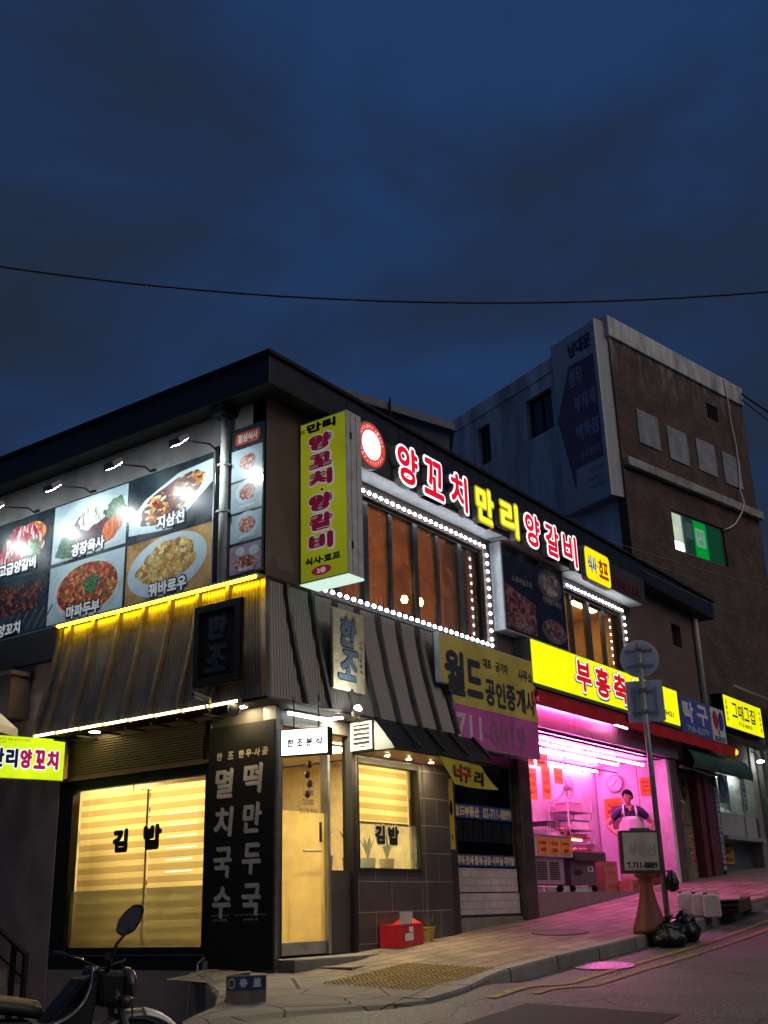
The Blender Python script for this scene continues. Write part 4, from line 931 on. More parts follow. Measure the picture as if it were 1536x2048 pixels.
# dark food lightbox between the windows
lb_ = thing('food_lightbox', 'dark unlit food photo box between the upstairs windows', 'sign', FR(6.2, 4.0, .1))
B(FR, 5.22, 7.34, 3.97, 5.38, .003, .198).build('case', P('lightbox_case', (.60, .62, .66), .4), lb_, bevel=.006)
B(FR, 5.26, 7.31, 3.99, 5.36, .199, .204).build('face', P('lightbox_face', (.012, .012, .013), .25), lb_)
B(FR, 6.27, 6.285, 3.99, 5.36, .205, .207).build('divider', black, lb_)
f_dk = FOOD('printed_dark_meat', [hx('#6a3426'), hx('#96543c'), hx('#4a221a'), hx('#b07458')], 16); f_dn = FOOD('printed_dark_dumpling', [hx('#82745f'), hx('#a8967c'), hx('#5f5044'), hx('#c4b498')], 12)
MB().poly([FR(5.28, 4.02, .207), FR(6.24, 4.02, .207), FR(6.24, 4.55, .207), FR(5.28, 4.72, .207)]).build('food', f_dk, lb_)
MB().ell(FR, 6.80, 5.0, .42, .27, .2065).build('plate', P('dark_plate', (.10, .10, .10), .4), lb_); MB().ell(FR, 6.80, 5.02, .33, .20, .209, wob=.1).build('food', f_dn, lb_)
MB().ell(FR, 6.84, 4.22, .42, .20, .2065).build('plate', P('dark_bowl', (.13, .12, .12), .4), lb_); MB().ell(FR, 6.84, 4.25, .36, .15, .209, wob=.05).build('food', f_dk, lb_)
tx = MB().text(FR, '소갈비살꼬치', 5.5, 6.15, 4.80, 4.90, .21).text(FR, '양꼬치구이', 5.55, 6.1, 4.06, 4.16, .21).text(FR, '가지만두튀김', 6.5, 7.15, 4.66, 4.76, .212).text(FR, '온면', 6.75, 6.98, 4.04, 4.12, .212); tx.build('caption', P('dim_caption', (.42, .42, .42), .5), lb_)

# ------------------------------------------------------------------ hanging pieces around the corner
ws = thing('carved_wood_sign', 'pale wooden plaque with carved grey brush letters on the front awning', 'sign', FR(1.3, 2.45, .3))
FW_ = Fr(FR(1.16, 2.45, .30), (1, 0, .012))
B(FW_, -.31, .31, 0, .97, -.03, .012).build('plank', P('pale_wood', (.42, .36, .24), .7, noise=(14, .25), bump=(40, .4)), ws, bevel=.01)
tx = MB().text(FW_, '한', -.20, .16, .50, .90, .014, .032, 8, depth=.0, shear=.2, ani=.4).text(FW_, '조', -.20, .18, .10, .50, .014, .032, 8, shear=.25, ani=.4); tx.build('carved_shadow', black_letter, ws)
tx = MB().text(FW_, '한', -.185, .15, .515, .885, .018, .022, 8, shear=.2, ani=.4).text(FW_, '조', -.185, .165, .115, .485, .018, .022, 8, shear=.25, ani=.4); tx.build('carved_lettering', P('slate_blue_letter', (.10, .14, .20), .5), ws)
tx = MB()
for i, ch in enumerate('수제김밥분식'): tx.text(FW_, ch, .20, .26, .58 - i * .07, .63 - i * .07, .014)
tx.build('side_lettering', black_letter, ws)
bs = thing('black_hanging_sign', 'black unlit carved sign board hung in front of the side awning', 'sign', FL(-.38, 2.4, .37))
FB = Fr(FL(-.38, 2.40, .37), (0, -1, 0))
B(FB, -.36, .37, 0, .94, -.05, .0).build('board', P('black_stained_wood', (.014, .011, .009), .85, spec=.15, noise=(10, .5), bump=(30, .5)), bs, bevel=.008)
MB().holes(FB, -.345, .355, .02, .92, [(-.27, .28, .09, .85)], .0, .018).build('frame', black, bs)
tx = MB().text(FB, '한', -.16, .18, .50, .82, .004, .03, 8, shear=.2, ani=.4).text(FB, '조', -.16, .18, .13, .46, .004, .03, 8, shear=.2, ani=.4); tx.build('carved_lettering', P('faded_black_letter', (.022, .024, .03), .45), bs)
MB().box(FB, -.02, .02, -.22, .0, -.06, -.04).build('stem', black, bs)
wb = thing('white_lightbox', 'small white lit shop sign hanging from the awning above the door', 'sign', FL(.56, 1.7, .3))
FWB = Fr((-.27, -.49, 1.54), (0.30, -.954, 0))
B(FWB, -.01, .53, 0.0, .28, -.12, -.004).build('case', black, wb, bevel=.004)
B(FWB, .005, .515, .012, .268, -.003, .002).build('face', EM('lightbox_white', (1, 1, .98), 2.6), wb)
tx = MB()
for i, ch in enumerate('한조분식'): tx.text(FWB, ch, .07 + i * .105, .145 + i * .105, .09, .175, .004, .005, 8, shear=.1, ani=.5)
tx.build('lettering', black_letter, wb)
for u in (.12, .40): MB().tube([FWB(u, .28, -.06), FWB(u, .62, -.06)], .008, 6).build('hanger', black, wb)
# spot lamp under awning, cameras
sl = thing('spot_lamp', 'bright white spot lamp clamped under the front awning edge', 'lamp', FR(1.1, 2.15, .42))
MB().lathe(FR(1.1, 2.15, .44), [(.02, -.02), (.055, .0), (.06, .06), (.05, .09)], 16, (-.3, -.5, .55)).build('shade', whitepaint, sl, smooth=True)
MB().lathe(FR(1.1, 2.15, .44) + Vector((-.3, -.5, .55)).normalized() * .088, [(.045, 0), (.03, .025)], 14, (-.3, -.5, .55)).build('bulb', EM('lit_spot_lamp', (.9, 1, .93), 700), sl)
MB().tube([FR(1.1, 2.12, .42), FR(1.2, 2.08, .40), FR(1.36, 2.12, .36)], .012, 6).build('arm', alu, sl)
def cctv(loc, label, ux):
    F0 = Fr(loc, ux); t = thing('security_camera', label, 'camera', loc, 'security cameras under the awning edge')
    MB().box(F0, -.10, .10, -.03, .03, -.03, .03).build('body', P('camera_brass', (.55, .48, .25), .4, .3), t, bevel=.01); MB().lathe(F0(-.10, 0, 0), [(.024, 0), (.026, .02)], 12, tuple(-F0.ux)).build('lens', black, t)
    MB().tube([F0(.02, -.03, 0), F0(.03, -.09, -.02), F0(.06, -.11, -.1)], .012, 6).build('arm', alu, t)
    return t
cctv(FL(-.52, 2.27, .42), 'boxy security camera above the awning tube light under the black sign', (.35, -.8, -.35)); 
t = thing('dome_camera', 'round dome camera under the awning above the menu column', 'camera', FL(-.16, 2.10, .30)); MB().lathe(FL(-.16, 2.10, .30), [(.03, .06), (.07, .05), (.072, .0), (.055, -.04), (.03, -.06), (.005, -.07)], 16).build('dome', P('dome_grey', (.35, .35, .33), .2), t, smooth=True); MB().lathe(FL(-.16, 2.16, .30), [(.045, 0), (.045, .01)], 14).build('base', whitepaint, t)

# ------------------------------------------------------------------ yellow hanging sign at the left, neighbours there
hs = thing('hanging_lime_sign', 'lime lit box sign jutting from the side wall at the far left', 'sign', (-.2, 3.8, 1.9))
FH = Fr((-.09 - .966 * 1.56, 3.22 + .26 * 1.56, 1.63), (.966, -.26, 0))
B(FH, 0, 1.56, -.005, .505, -.16, -.004).build('case', P('sign_case_green', (.30, .34, .04), .5), hs)
B(FH, .01, 1.55, .005, .50, -.003, .002).build('face', EM('lime_glow', (.62, .80, .012), 1.15, .15, 3), hs)
ow = MB(); t1 = MB(); t2 = MB()
for s_, u0, tt in (('만', .64, t1), ('리', .81, t1), ('양', .985, t2), ('꼬', 1.16, t2), ('치', 1.325, t2)):
    ow.text(FH, s_, u0 - .015, u0 + .165, .105, .375, .004, .026); tt.text(FH, s_, u0, u0 + .15, .125, .355, .0115, .012)
ow.build('lettering_outline', EM('white_lit', (1, 1, 1), .95), hs); t1.build('navy_lettering', EM('navy_lit', (.01, .012, .05), .8), hs); t2.build('magenta_lettering', EM('magenta_lit', (.45, .01, .09), .9), hs)
MB().text(FH, '100% 양고기만 사용하는 정통 양꼬치 전문점', .45, 1.10, .445, .475, .004).text(FH, '신선한 양고기의 참맛', .55, .80, .41, .435, .004).build('small_print', black_letter, hs)
t = thing('grey_parasol', 'pale grey canvas parasol top behind the hanging lime sign', 'parasol', (-1.25, 4.5, -1.1))
A = [2 * PI * k / 8 for k in range(9)]
MB().grid([[(-1.25 + r * math.cos(a), 4.5 + r * math.sin(a), z - .02 * (k % 2) * (r > .3)) for k, a in enumerate(A)] for r, z in ((.02, 2.86), (.4, 2.78), (.8, 2.58), (1.12, 2.30), (1.125, 2.20))]).build('canopy', P('parasol_canvas', (.62, .66, .68), .9), t)
MB().tube([(-1.25, 4.5, -1.2), (-1.25, 4.5, 2.86)], .03, 10).build('pole', alu, t)
t = thing('brown_porch', 'small brown porch roof on the side wall above the parasol', 'porch', FL(-6, 2.5, .3))
MB().box(FL, -7.6, -4.10, 3.06, 3.12, -.0, .36).build('roof', P('porch_roof', (.07, .055, .05), .8), t); B(FL, -7.6, -4.14, 2.50, 3.058, -.0, .32).build('fascia', P('porch_brown', (.06, .045, .038), .7), t)
# stairs with handrail
st = thing('outdoor_stairs', 'dark stairs climbing along the side wall at the lower left', 'stairs', FL(-4, -1.1, .4))
m = MB()
for k in range(7): m.box(FL, -3.30 - (k + 1) * .28, -3.30 - k * .28, -1.6, -1.05 + k * .17, .0, .85)
m.build('step', concrete, st)
nz_ = MB()
for k in range(7): nz_.box(FL, -3.335 - k * .28, -3.295 - k * .28, -1.052 + k * .17, -1.040 + k * .17, .0, .85)
nz_.build('nosing', P('nosing_brown', (.22, .15, .11), .6), st)
rl = thing('stair_railing', 'black metal railing beside the lower left stairs', 'railing', FL(-3.2, -1.1, .9))
MB().hull([FL(-2.98, -.37, .58), FL(-2.98, -.37, .64), FL(-2.98, -.33, .64), FL(-2.98, -.33, .58)], [FL(-4.9, .62, .58), FL(-4.9, .62, .64), FL(-4.9, .66, .64), FL(-4.9, .66, .58)]).build('handrail', black, rl)
MB().hull([FL(-2.98, -.62, .60), FL(-2.98, -.62, .62), FL(-2.98, -.60, .62), FL(-2.98, -.60, .60)], [FL(-4.9, .37, .60), FL(-4.9, .37, .62), FL(-4.9, .39, .62), FL(-4.9, .39, .60)]).build('lower_rail', black, rl)
for y in (3.0, 3.22, 3.9, 4.6): B(FL, -y - .025, -y + .025, -1.3, -.36 + (y - 2.98) * .515, .585, .635).build('post', black, rl)

# ------------------------------------------------------------------ estate agent's shop
ag = thing('agent_sign', 'faded yellow and purple estate agent sign panel above the closed shop', 'sign', FR(4.7, 2.2, .1))
AX = lambda x: x * .9885 - .128
AZ = lambda z: z * .986
MB().box(FR, AX(3.66), AX(6.06), AZ(2.10), AZ(3.60), .20, .285).box(FR, AX(3.36), AX(3.659), AZ(2.90), AZ(3.60), .20, .285).build('case', P('agent_case', (.58, .60, .60), .5), ag, bevel=.006)
MB().prism(FR, [(AX(3.67), AZ(2.655)), (AX(6.05), AZ(2.655)), (AX(6.05), AZ(3.585)), (AX(3.375), AZ(3.585)), (AX(3.375), AZ(2.92)), (AX(3.67), AZ(2.92))], .286, .290).build('yellow_face', P('agent_yellow', (.66, .55, .10), .45, noise=(1.5, .25)), ag)
B(FR, AX(3.67), AX(6.05), AZ(2.115), AZ(2.652), .286, .290).build('purple_face', P('agent_purple', (.58, .12, .40), .45, noise=(1.5, .25)), ag)
tx = MB()
tx.text(FR, '월', AX(3.46), AX(3.98), AZ(2.77), AZ(3.40), .293, .028).text(FR, '드', AX(4.02), AX(4.46), AZ(2.80), AZ(3.34), .293, .028)
for i, ch in enumerate('공인중개사'): tx.text(FR, ch, AX(4.52 + i * .30), AX(4.80 + i * .30), AZ(2.74), AZ(3.12), .293, .015)
tx.build('lettering', dark_letter, ag)
tx = MB().text(FR, '대표 · 금기자', AX(4.50), AX(5.22), AZ(3.27), AZ(3.42), .293, .005).text(FR, '사무소', AX(5.52), AX(5.98), AZ(3.24), AZ(3.42), .293, .006); tx.build('small_lettering', dark_letter, ag)
tx = MB().text(FR, '711', AX(3.70), AX(4.36), AZ(2.20), AZ(2.54), .293, .012); tx.build('number', P('worn_pale_letter', (.72, .60, .68), .5), ag)
tx = MB().text(FR, '-8819', AX(4.42), AX(5.62), AZ(2.19), AZ(2.52), .293, .012); tx.build('number', P('worn_grey_letter', (.36, .15, .27), .5), ag)
asf = thing('agent_shopfront', 'closed estate agent shopfront with blue banners and white brick panels', 'shopfront', FR(4.8, -.15, 0))
frm = P('shop_frame_brown', (.06, .052, .048), .45, .4)
B(FR, 3.64, 3.90, -.6, 2.12, -.30, -.02).build('frame_post', frm, asf); B(FR, 5.64, 5.98, -.6, 2.095, -.30, .02).build('steel_post', P('worn_steel_post', (.09, .085, .07), .4, .6, noise=(5, .4)), asf, bevel=.006)
B(FR, 3.90, 5.64, 1.96, 2.095, -.30, -.06).build('frame_head', frm, asf)
dd = MB().holes(FR, 3.92, 5.62, -.10, 1.96, [(3.97, 5.56, .53, 1.93)], -.14, -.10).build('door', frm, asf)
MB().poly([FR(3.97, .53, -.12), FR(5.56, .53, -.12), FR(5.56, 1.93, -.12), FR(3.97, 1.93, -.12)]).build('glass_pane', glass_dark, dd)
wbk = BRICK('white_brick_panel', (.50, .46, .46), (.44, .41, .41), (.30, .27, .28), (1, 0), .22, .10, .006, .6, bump=.4)
B(FR, 3.95, 5.58, .22, .525, -.098, -.085).build('upper_panel', wbk, dd); B(FR, 3.95, 5.60, -.07, .205, -.098, -.080).build('lower_panel', wbk, dd)
bnb = P('banner_blue', (.025, .06, .22), .5)
B(FR, 3.94, 5.56, 1.18, 1.365, -.098, -.092).build('blue_banner', bnb, dd); B(FR, 3.94, 5.57, .55, .705, -.098, -.092).build('blue_banner', bnb, dd)
tx = MB().text(FR, '월드부동산', 3.97, 4.62, 1.20, 1.345, -.089, .008).text(FR, '02-711-8899', 4.72, 5.52, 1.20, 1.34, -.089, .007); tx.build('banner_lettering', P('banner_cream', (.62, .55, .32), .5), dd)
tx = MB().text(FR, '매매·전세·월세·공장·사무실·재개발', 3.97, 5.54, .57, .69, -.089, .006); tx.build('banner_lettering', P('banner_cream2', (.60, .55, .36), .5), dd)
nt_ = MB()
for k in range(6): nt_.box(FR, 3.98 + k * .265, 4.22 + k * .265, .88, 1.165, -.135, -.132)
nt_.build('listing_sheet', P('listing_paper', (.26, .26, .30), .7), dd)
nl = MB()
for k in range(6):
    for q in range(6): nl.box(FR, 4.0 + k * .265, 4.17 + k * .265, .91 + q * .042, .916 + q * .042, -.132, -.131)
nl.build('listing_lines', black_letter, dd)
rm = MB(); rm.poly([FR(3.9, -.2, -1.8), FR(5.64, -.2, -1.8), FR(5.64, 2.1, -1.8), FR(3.9, 2.1, -1.8)]).poly([FR(3.7, 2.1, -.3), FR(5.7, 2.1, -.3), FR(5.7, 2.1, -1.8), FR(3.7, 2.1, -1.8)]).poly([FR(3.7, -.1, -.3), FR(5.7, -.1, -.3), FR(5.7, -.1, -1.8), FR(3.7, -.1, -1.8)])
rm.build('dark_office', darkwall, bd)
cu_ = MB(); cu_.grid([[FR(4.9 + k * .03, z, -.5 + .03 * math.sin(k * 1.3)) for k in range(22)] for z in (.5, 1.95)]); cu_.build('office_curtain', P('curtain_grey', (.16, .14, .13), .9), bd)
B(FR, 3.88, 5.66, -.60, -.105, -.3, -.07).build('step', concrete, asf)
ys = thing('yellow_side_board', 'narrow yellow notice strip beside the tiled pier', 'sign', FR(3.72, .5, .05)); B(FR, 3.66, 3.80, .75, 1.66, -.019, .01).build('board', yellow_paint, ys)
tx = MB(); tx.ell(FR, 3.735, 1.28, .04, .10, .013); tx.text(FR, '8', 3.71, 3.76, .86, .93, .013); tx.build('marks', black_letter, ys)
# yellow cloth flag under the bay canopy
fg = thing('yellow_flag', 'yellow cloth flag with red writing hanging from the bay canopy', 'flag', FR(2.9, 1.8, .62))
def flagpt(a, b_, o_=0):
    u = 2.52 + a * (1.0 + .28 * b_) ; v = 1.80 - .05 * a - b_ * (.345 - .05 * a) + .0 * b_
    u += .18 * b_ * (1 - a); ww = .64 + .05 * math.sin(a * 5 + b_ * 2) * b_ + .05 * b_
    return FR(u, v, ww + o_)
MB().grid([[flagpt(a / 14, b_ / 8) for a in range(15)] for b_ in range(9)]).build('cloth', P('flag_yellow', (.50, .43, .03), .7), fg, smooth=True)
class FlagF:
    def __call__(s, u, v, w_=0): return flagpt(u, v, w_)
tx = MB().text(FlagF(), '너구', .14, .60, .80, .22, .012, .02, 8, shear=-.3); tx.build('writing_outline', black_letter, fg)
tx = MB().text(FlagF(), '너구', .15, .59, .78, .24, .016, .012, 8, shear=-.3); tx.build('writing', P('flag_red', (.50, .05, .04), .6), fg)
tx = MB().text(FlagF(), '리', .66, .86, .86, .30, .012, .012, 8, shear=-.3); tx.build('striped_writing', black_letter, fg)
MB().tube([FR(2.50, 1.81, .645), FR(3.56, 1.77, .645)], .012, 6).build('rod', black, fg)

# ------------------------------------------------------------------ butcher's shop
bsn = thing('butcher_sign', 'long bright yellow lit sign with red outlined letters over the pink shop', 'sign', FR(8.8, 3.2, .15))
MB().box(FR, 5.79, 11.76, 3.17, 3.93, .003, .29).build('case', P('sign_case_dark', (.10, .10, .09), .5), bsn, bevel=.006)
B(FR, 5.81, 11.74, 3.235, 3.91, .291, .30).build('face', EM('yellow_glow', (.93, .93, .006), 1.05, .06, 1), bsn)
B(FR, 5.79, 11.76, 3.12, 3.168, .06, .26).build('bottom_rail', black, bsn)
for i, ch in enumerate('부흥축산'):
    u0 = 7.28 + i * .72
    MB().text(FR, ch, u0 - .05, u0 + .63, 3.26, 3.915 - .03, .303, .055, 10).build('letter_shadow', black_letter, bsn)
    MB().text(FR, ch, u0 - .03, u0 + .60, 3.285, 3.875, .3075, .045, 10).build('letter_outline', EM('white_outline_glow', (1, .95, .85), 1.1), bsn)
    MB().text(FR, ch, u0 + .01, u0 + .57, 3.325, 3.835, .3125, .022, 8).build('letter', EM('red_glow', (.62, .008, .02), .95), bsn)
MB().text(FR, '702-9421', 10.55, 11.45, 3.36, 3.46, .303, .004).build('small_number', P('sign_grey_text', (.25, .25, .05), .5), bsn)
MB().box(FR, 6.05, 6.45, 3.62, 4.10, .003, .05).build('old_panel', greypaint, bd)
ra = thing('red_awning', 'rolled red awning running below the yellow sign to the right', 'awning', FR(10, 3.0, .3))
redc = P('awning_red', (.55, .012, .015), .55)
MB().box(FR, 5.80, 14.66, 3.02, 3.115, .14, .36).build('cassette', P('awning_red_dark', (.32, .010, .012), .5), ra, bevel=.01)
v_ = MB(); v_.grid([[FR(5.8 + k * .1, z - (.012 if k % 2 and z < 2.95 else 0), .365 + (.012 * math.sin(k * .9) if z < 2.95 else 0)) for k in range(89)] for z in (3.07, 2.90)]); v_.build('valance', redc, ra)
MB().box(FR, 9.0, 9.1, 3.02, 3.12, .36, .38).build('joint', black, ra)
cap = MB().lathe(FR(14.70, 3.03, .26), [(.03, -.05), (.075, -.02), (.085, .08), (.07, .22), (.03, .28)], 16, (1, 0, 0)); cap.build('lit_end_cap', EM('end_cap_glow', (1.0, .68, .04), 1.1), ra, smooth=True)
ft = thing('fascia_tube', 'pink tube light hidden under the red awning above the shop fascia', 'light', FR(8, 2.95, .2))
for a in (6.15, 7.65):
    MB().tube([FR(a, 2.992, .20), FR(a + 1.4, 2.992, .20)], .012, 8).build('tube', em_pink2, ft)
B(FR, 6.1, 9.1, 3.006, 3.018, .18, .24).build('batten', whitepaint, ft)
t = thing('short_tube', 'short bright tube end under the joint of the red awning', 'light', FR(9.0, 2.9, .3)); MB().tube([FR(8.62, 2.905, .31), FR(9.12, 2.895, .31)], .02, 8).build('tube', EM('lit_pinkwhite', (1, .75, .9), 6), t); MB().box(FR, 8.6, 9.15, 2.925, 2.94, .29, .33).build('holder', whitepaint, t)
pf = P('fascia_steel', (.36, .30, .33), .33, .35, noise=(.8, .12))
MB().box(FR, 6.02, 11.98, 2.635, 2.975, -.05, .10).build('fascia_box', pf, bd, bevel=.004)
jn = MB()
for x in (7.5, 9.0, 10.5): jn.box(FR, x, x + .006, 2.64, 2.97, .10, .102)
jn.build('fascia_joint', black, bd)
MB().box(FR, 6.0, 11.5, 2.600, 2.634, -.18, -.06).build('shutter_rail', steel, bd)
wht = P('white_wall_panel', (.78, .74, .77), .28, noise=(1, .05))
shop = thing('butcher_shop', 'open butcher shop room with glossy pale wall panels lit pink', 'shop', FR(9, .21, 0))
m = MB()
m.poly([FR(5.99, .21, -1.56), FR(11.62, .21, -1.56), FR(11.62, 2.6, -1.56), FR(5.99, 2.6, -1.56)]); m.poly([FR(11.62, .21, .0), FR(11.62, 2.6, .0), FR(11.62, 2.6, -1.56), FR(11.62, .21, -1.56)]); m.poly([FR(5.99, .21, 0), FR(5.99, 2.6, 0), FR(5.99, 2.6, -1.56), FR(5.99, .21, -1.56)])
m.build('wall', wht, shop)
MB().poly([FR(5.99, 2.6, -.02), FR(11.62, 2.6, -.02), FR(11.62, 2.6, -1.56), FR(5.99, 2.6, -1.56)]).build('ceiling', P('gloss_ceiling', (.74, .68, .72), .18), shop)
B(FR, 5.99, 11.55, -.4, .21, -1.6, -.001).build('floor', P('grey_sill', (.24, .19, .20), .7), shop)
sm_ = MB().box(FR, 11.608, 11.618, .22, 2.59, -.66, -.65).box(FR, 11.605, 11.618, .22, 2.59, -1.555, -1.53)
sm_.build('panel_seam', P('seam_grey', (.30, .26, .30), .5), shop)
# fluorescent tubes
def ltube(u0, u1, z, w_, label, first=None):
    t = thing('fluorescent_tube', label, 'tube light', FR(u0, z, w_), 'pink tube lights in the butcher shop')
    n = max(1, round((u1 - u0) / 1.3)); L_ = (u1 - u0) / n
    for k in range(n): MB().tube([FR(u0 + k * L_ + .03, z, w_), FR(u0 + (k + 1) * L_ - .03, z, w_)], .021, 10).build('tube', em_pink, t)
    for k in range(n + 1): B(FR, u0 + k * L_ - .02, u0 + k * L_ + .02, z - .02, z + .05, w_ - .025, w_ + .025).build('socket', greypaint, t)
    return t
ltube(6.1, 11.2, 2.50, -.32, 'pink tube light nearest the street, running the full width of the butcher shop')
ltube(6.1, 10.25, 2.43, -.28 - .14, 'second pink tube light, lower and shorter than the street-side one')
ltube(7.2, 11.5, 2.50, -1.42, 'pink tube light along the back wall of the butcher shop')
rl_ = thing('hook_rail', 'thin steel hook rail under the ceiling of the butcher shop', 'rail', FR(8.5, 2.4, -.95)); MB().tube([FR(6.2, 2.42, -.95), FR(11.4, 2.42, -.95)], .014, 8).build('bar', steel, rl_)
for k in range(6):
    x = 7.0 + k * .7; MB().tube([FR(x, 2.42, -.95), FR(x, 2.33, -.95), FR(x + .03, 2.30, -.95), FR(x + .05, 2.34, -.95)], .006, 6).build('hook', steel, rl_)
# orange price sheets
def sheet(F, u0, u1, v0, v1, w_, label, lines=3, tilt=0):
    t = thing('price_sheet', label, 'price sheet', F((u0 + u1) / 2, v0, w_), 'orange price sheets in the butcher shop')
    B(F, u0, u1, v0, v1, w_, w_ + .004).build('paper', orange_paper, t)
    tx = MB(); rnd = random.Random(int(u0 * 100)); words = ['삼겹살', '목살', '한우', '국거리', '불고기', '갈비', '사골', '돼지', '특가']
    hh = (v1 - v0) / (lines + 1)
    for k in range(lines):
        s_ = rnd.choice(words) if k % 2 == 0 else str(rnd.randint(4, 19) * 500)
        tx.text(F, s_, u0 + (u1 - u0) * .16, u1 - (u1 - u0) * .16, v1 - (k + 1) * hh - hh * .3, v1 - (k + 1) * hh + hh * .32, w_ + .006, .003)
    tx.build('handwriting', P('brown_ink', (.22, .07, .01), .6), t)
    return t
FS = Fr((11.60, 0, 0), (0, -1, 0))
sheet(FR, 7.66, 7.95, 1.70, 2.22, -.92, 'long orange price sheet hanging at the left end of the hook rail')
sheet(FR, 8.15, 8.46, 1.74, 2.30, -.92, 'second long orange price sheet hanging from the hook rail')
sheet(FR, 8.62, 8.95, 2.03, 2.30, -.92, 'small orange price sheet hanging third on the hook rail', 2)
sheet(FR, 7.95, 8.35, 2.33, 2.56, -1.15, 'orange sheet close under the ceiling on the left', 2); sheet(FR, 8.45, 8.85, 2.33, 2.56, -1.15, 'orange sheet close under the ceiling beside its twin', 2)
sheet(FS, -.60, -.30, 1.98, 2.31, .005, 'square orange price sheet on the side wall near the right jamb')
sheet(FS, -1.38, -1.02, 1.60, 1.97, .005, 'orange price sheet on the side wall behind the man', 2)
# clock
ck = thing('wall_clock', 'round white wall clock on the pink side wall above the man', 'clock', FS(-1.11, 2.25, .0))
MB().lathe(FS(-1.11, 2.25, .005), [(.165, 0), (.17, .02), (.165, .04), (.15, .04)], 36, (-1, 0, 0)).build('rim', P('clock_rim', (.35, .30, .33), .4), ck, smooth=False); MB().ell(FS, -1.11, 2.25, .148, .148, .047, n=36).build('face', whitepaint, ck)
hm = MB().prism(FS, [(-1.115, 2.25), (-1.105, 2.245), (-1.03, 2.325), (-1.035, 2.33)], .05, .053).prism(FS, [(-1.11, 2.255), (-1.105, 2.245), (-1.17, 2.185), (-1.176, 2.19)], .05, .053); hm.build('hands', black, ck)
tk = MB()
for k in range(12):
    a = 2 * PI * k / 12; tk.text(FS, str(12 if k == 0 else k), -1.11 + .118 * math.sin(a), None, 2.25 + .118 * math.cos(a) - .014, 2.25 + .118 * math.cos(a) + .014, .0495)
tk.build('numerals', black_letter, ck)
# wall fan, shelf rack and boxes behind the freezers
fn = thing('wall_fan', 'wall fan with wire cage high on the back wall', 'fan', FR(9.55, 1.95, -1.4))
MB().lathe(FR(9.45, 2.02, -1.15), [(.05, 0), (.06, .05), (.03, .10)], 16, (0, -1, 0)).build('motor', P('fan_pink_grey', (.4, .3, .35), .4), fn, smooth=True)
cg = MB()
for r in (.08, .14, .20): cg.tube([FR(9.45 + r * math.cos(2 * PI * k / 28), 2.02 + r * math.sin(2 * PI * k / 28), -1.06 + .03 * (r < .1)) for k in range(29)], .004, 5)
for k in range(14): a = 2 * PI * k / 14; cg.tube([FR(9.45 + .05 * math.cos(a), 2.02 + .05 * math.sin(a), -1.03), FR(9.45 + .2 * math.cos(a), 2.02 + .2 * math.sin(a), -1.06)], .003, 4)
cg.build('cage', steel, fn)
bl2 = MB()
for k in range(3):
    a = 2 * PI * k / 3; bl2.ell(FR, 9.45 + .09 * math.cos(a), 2.02 + .09 * math.sin(a), .085, .045, -1.09, -1.087, 14, rot=a)
bl2.build('blades', P('fan_blade', (.5, .4, .45), .3), fn); MB().tube([FR(9.45, 2.02, -1.15), FR(9.6, 1.9, -1.3), FR(9.6, 1.8, -1.55)], .02, 8).build('arm', whitepaint, fn)
rk = thing('steel_rack', 'pale shelf rack with trays on the back wall of the butcher shop', 'rack', FR(9.9, .21, -1.4))
for x in (9.45, 10.42):
    for w_ in (-1.5, -1.12): B(FR, x - .012, x + .012, .21, 2.0 if w_ < -1.3 else 1.85, w_ - .012, w_ + .012).build('post', whitepaint, rk)
for z in (1.05, 1.30, 1.62): B(FR, 9.44, 10.43, z, z + .025, -1.52, -1.10).build('shelf', P('rack_shelf', (.55, .42, .48), .4), rk)
def crate(F, u0, u1, v0, v1, w0, w1, name, label, cat, mat, grp=None):
    t = thing(name, label, cat, F((u0 + u1) / 2, v0, (w0 + w1) / 2), grp)
    B(F, u0, u1, v0, v1, w0, w1).build('body', mat, t, bevel=.006); return t
t = crate(FR, 9.6, 10.1, 1.645, 1.78, -1.45, -1.15, 'tray', 'pale pink tray on the top shelf of the rack', 'tray', P('tray_pink', (.55, .35, .40), .4)); B(FR, 9.58, 10.12, 1.781, 1.80, -1.46, -1.14).build('rim', whitepaint, t)
t = crate(FR, 9.75, 10.3, 1.325, 1.46, -1.45, -1.15, 'tray', 'white tray on the middle shelf of the rack', 'tray', whitepaint); B(FR, 9.73, 10.32, 1.461, 1.48, -1.46, -1.14).build('rim', steel, t)
t = crate(FR, 9.55, 10.2, 1.075, 1.22, -1.45, -1.15, 'tray', 'brown tray on the lowest shelf of the rack', 'tray', P('tray_brown', (.28, .11, .10), .4)); B(FR, 9.53, 10.22, 1.221, 1.235, -1.46, -1.14).build('rim', steel, t)
t = crate(FR, 7.95, 8.3, 1.10, 1.36, -1.1, -.8, 'wire_basket', 'dark wire basket standing behind the left freezer', 'basket', black)
gm = MB()
for k in range(6): gm.box(FR, 7.97 + k * .06, 8.0 + k * .06, 1.12, 1.34, -.80, -.795)
gm.build('mesh', alu, t)
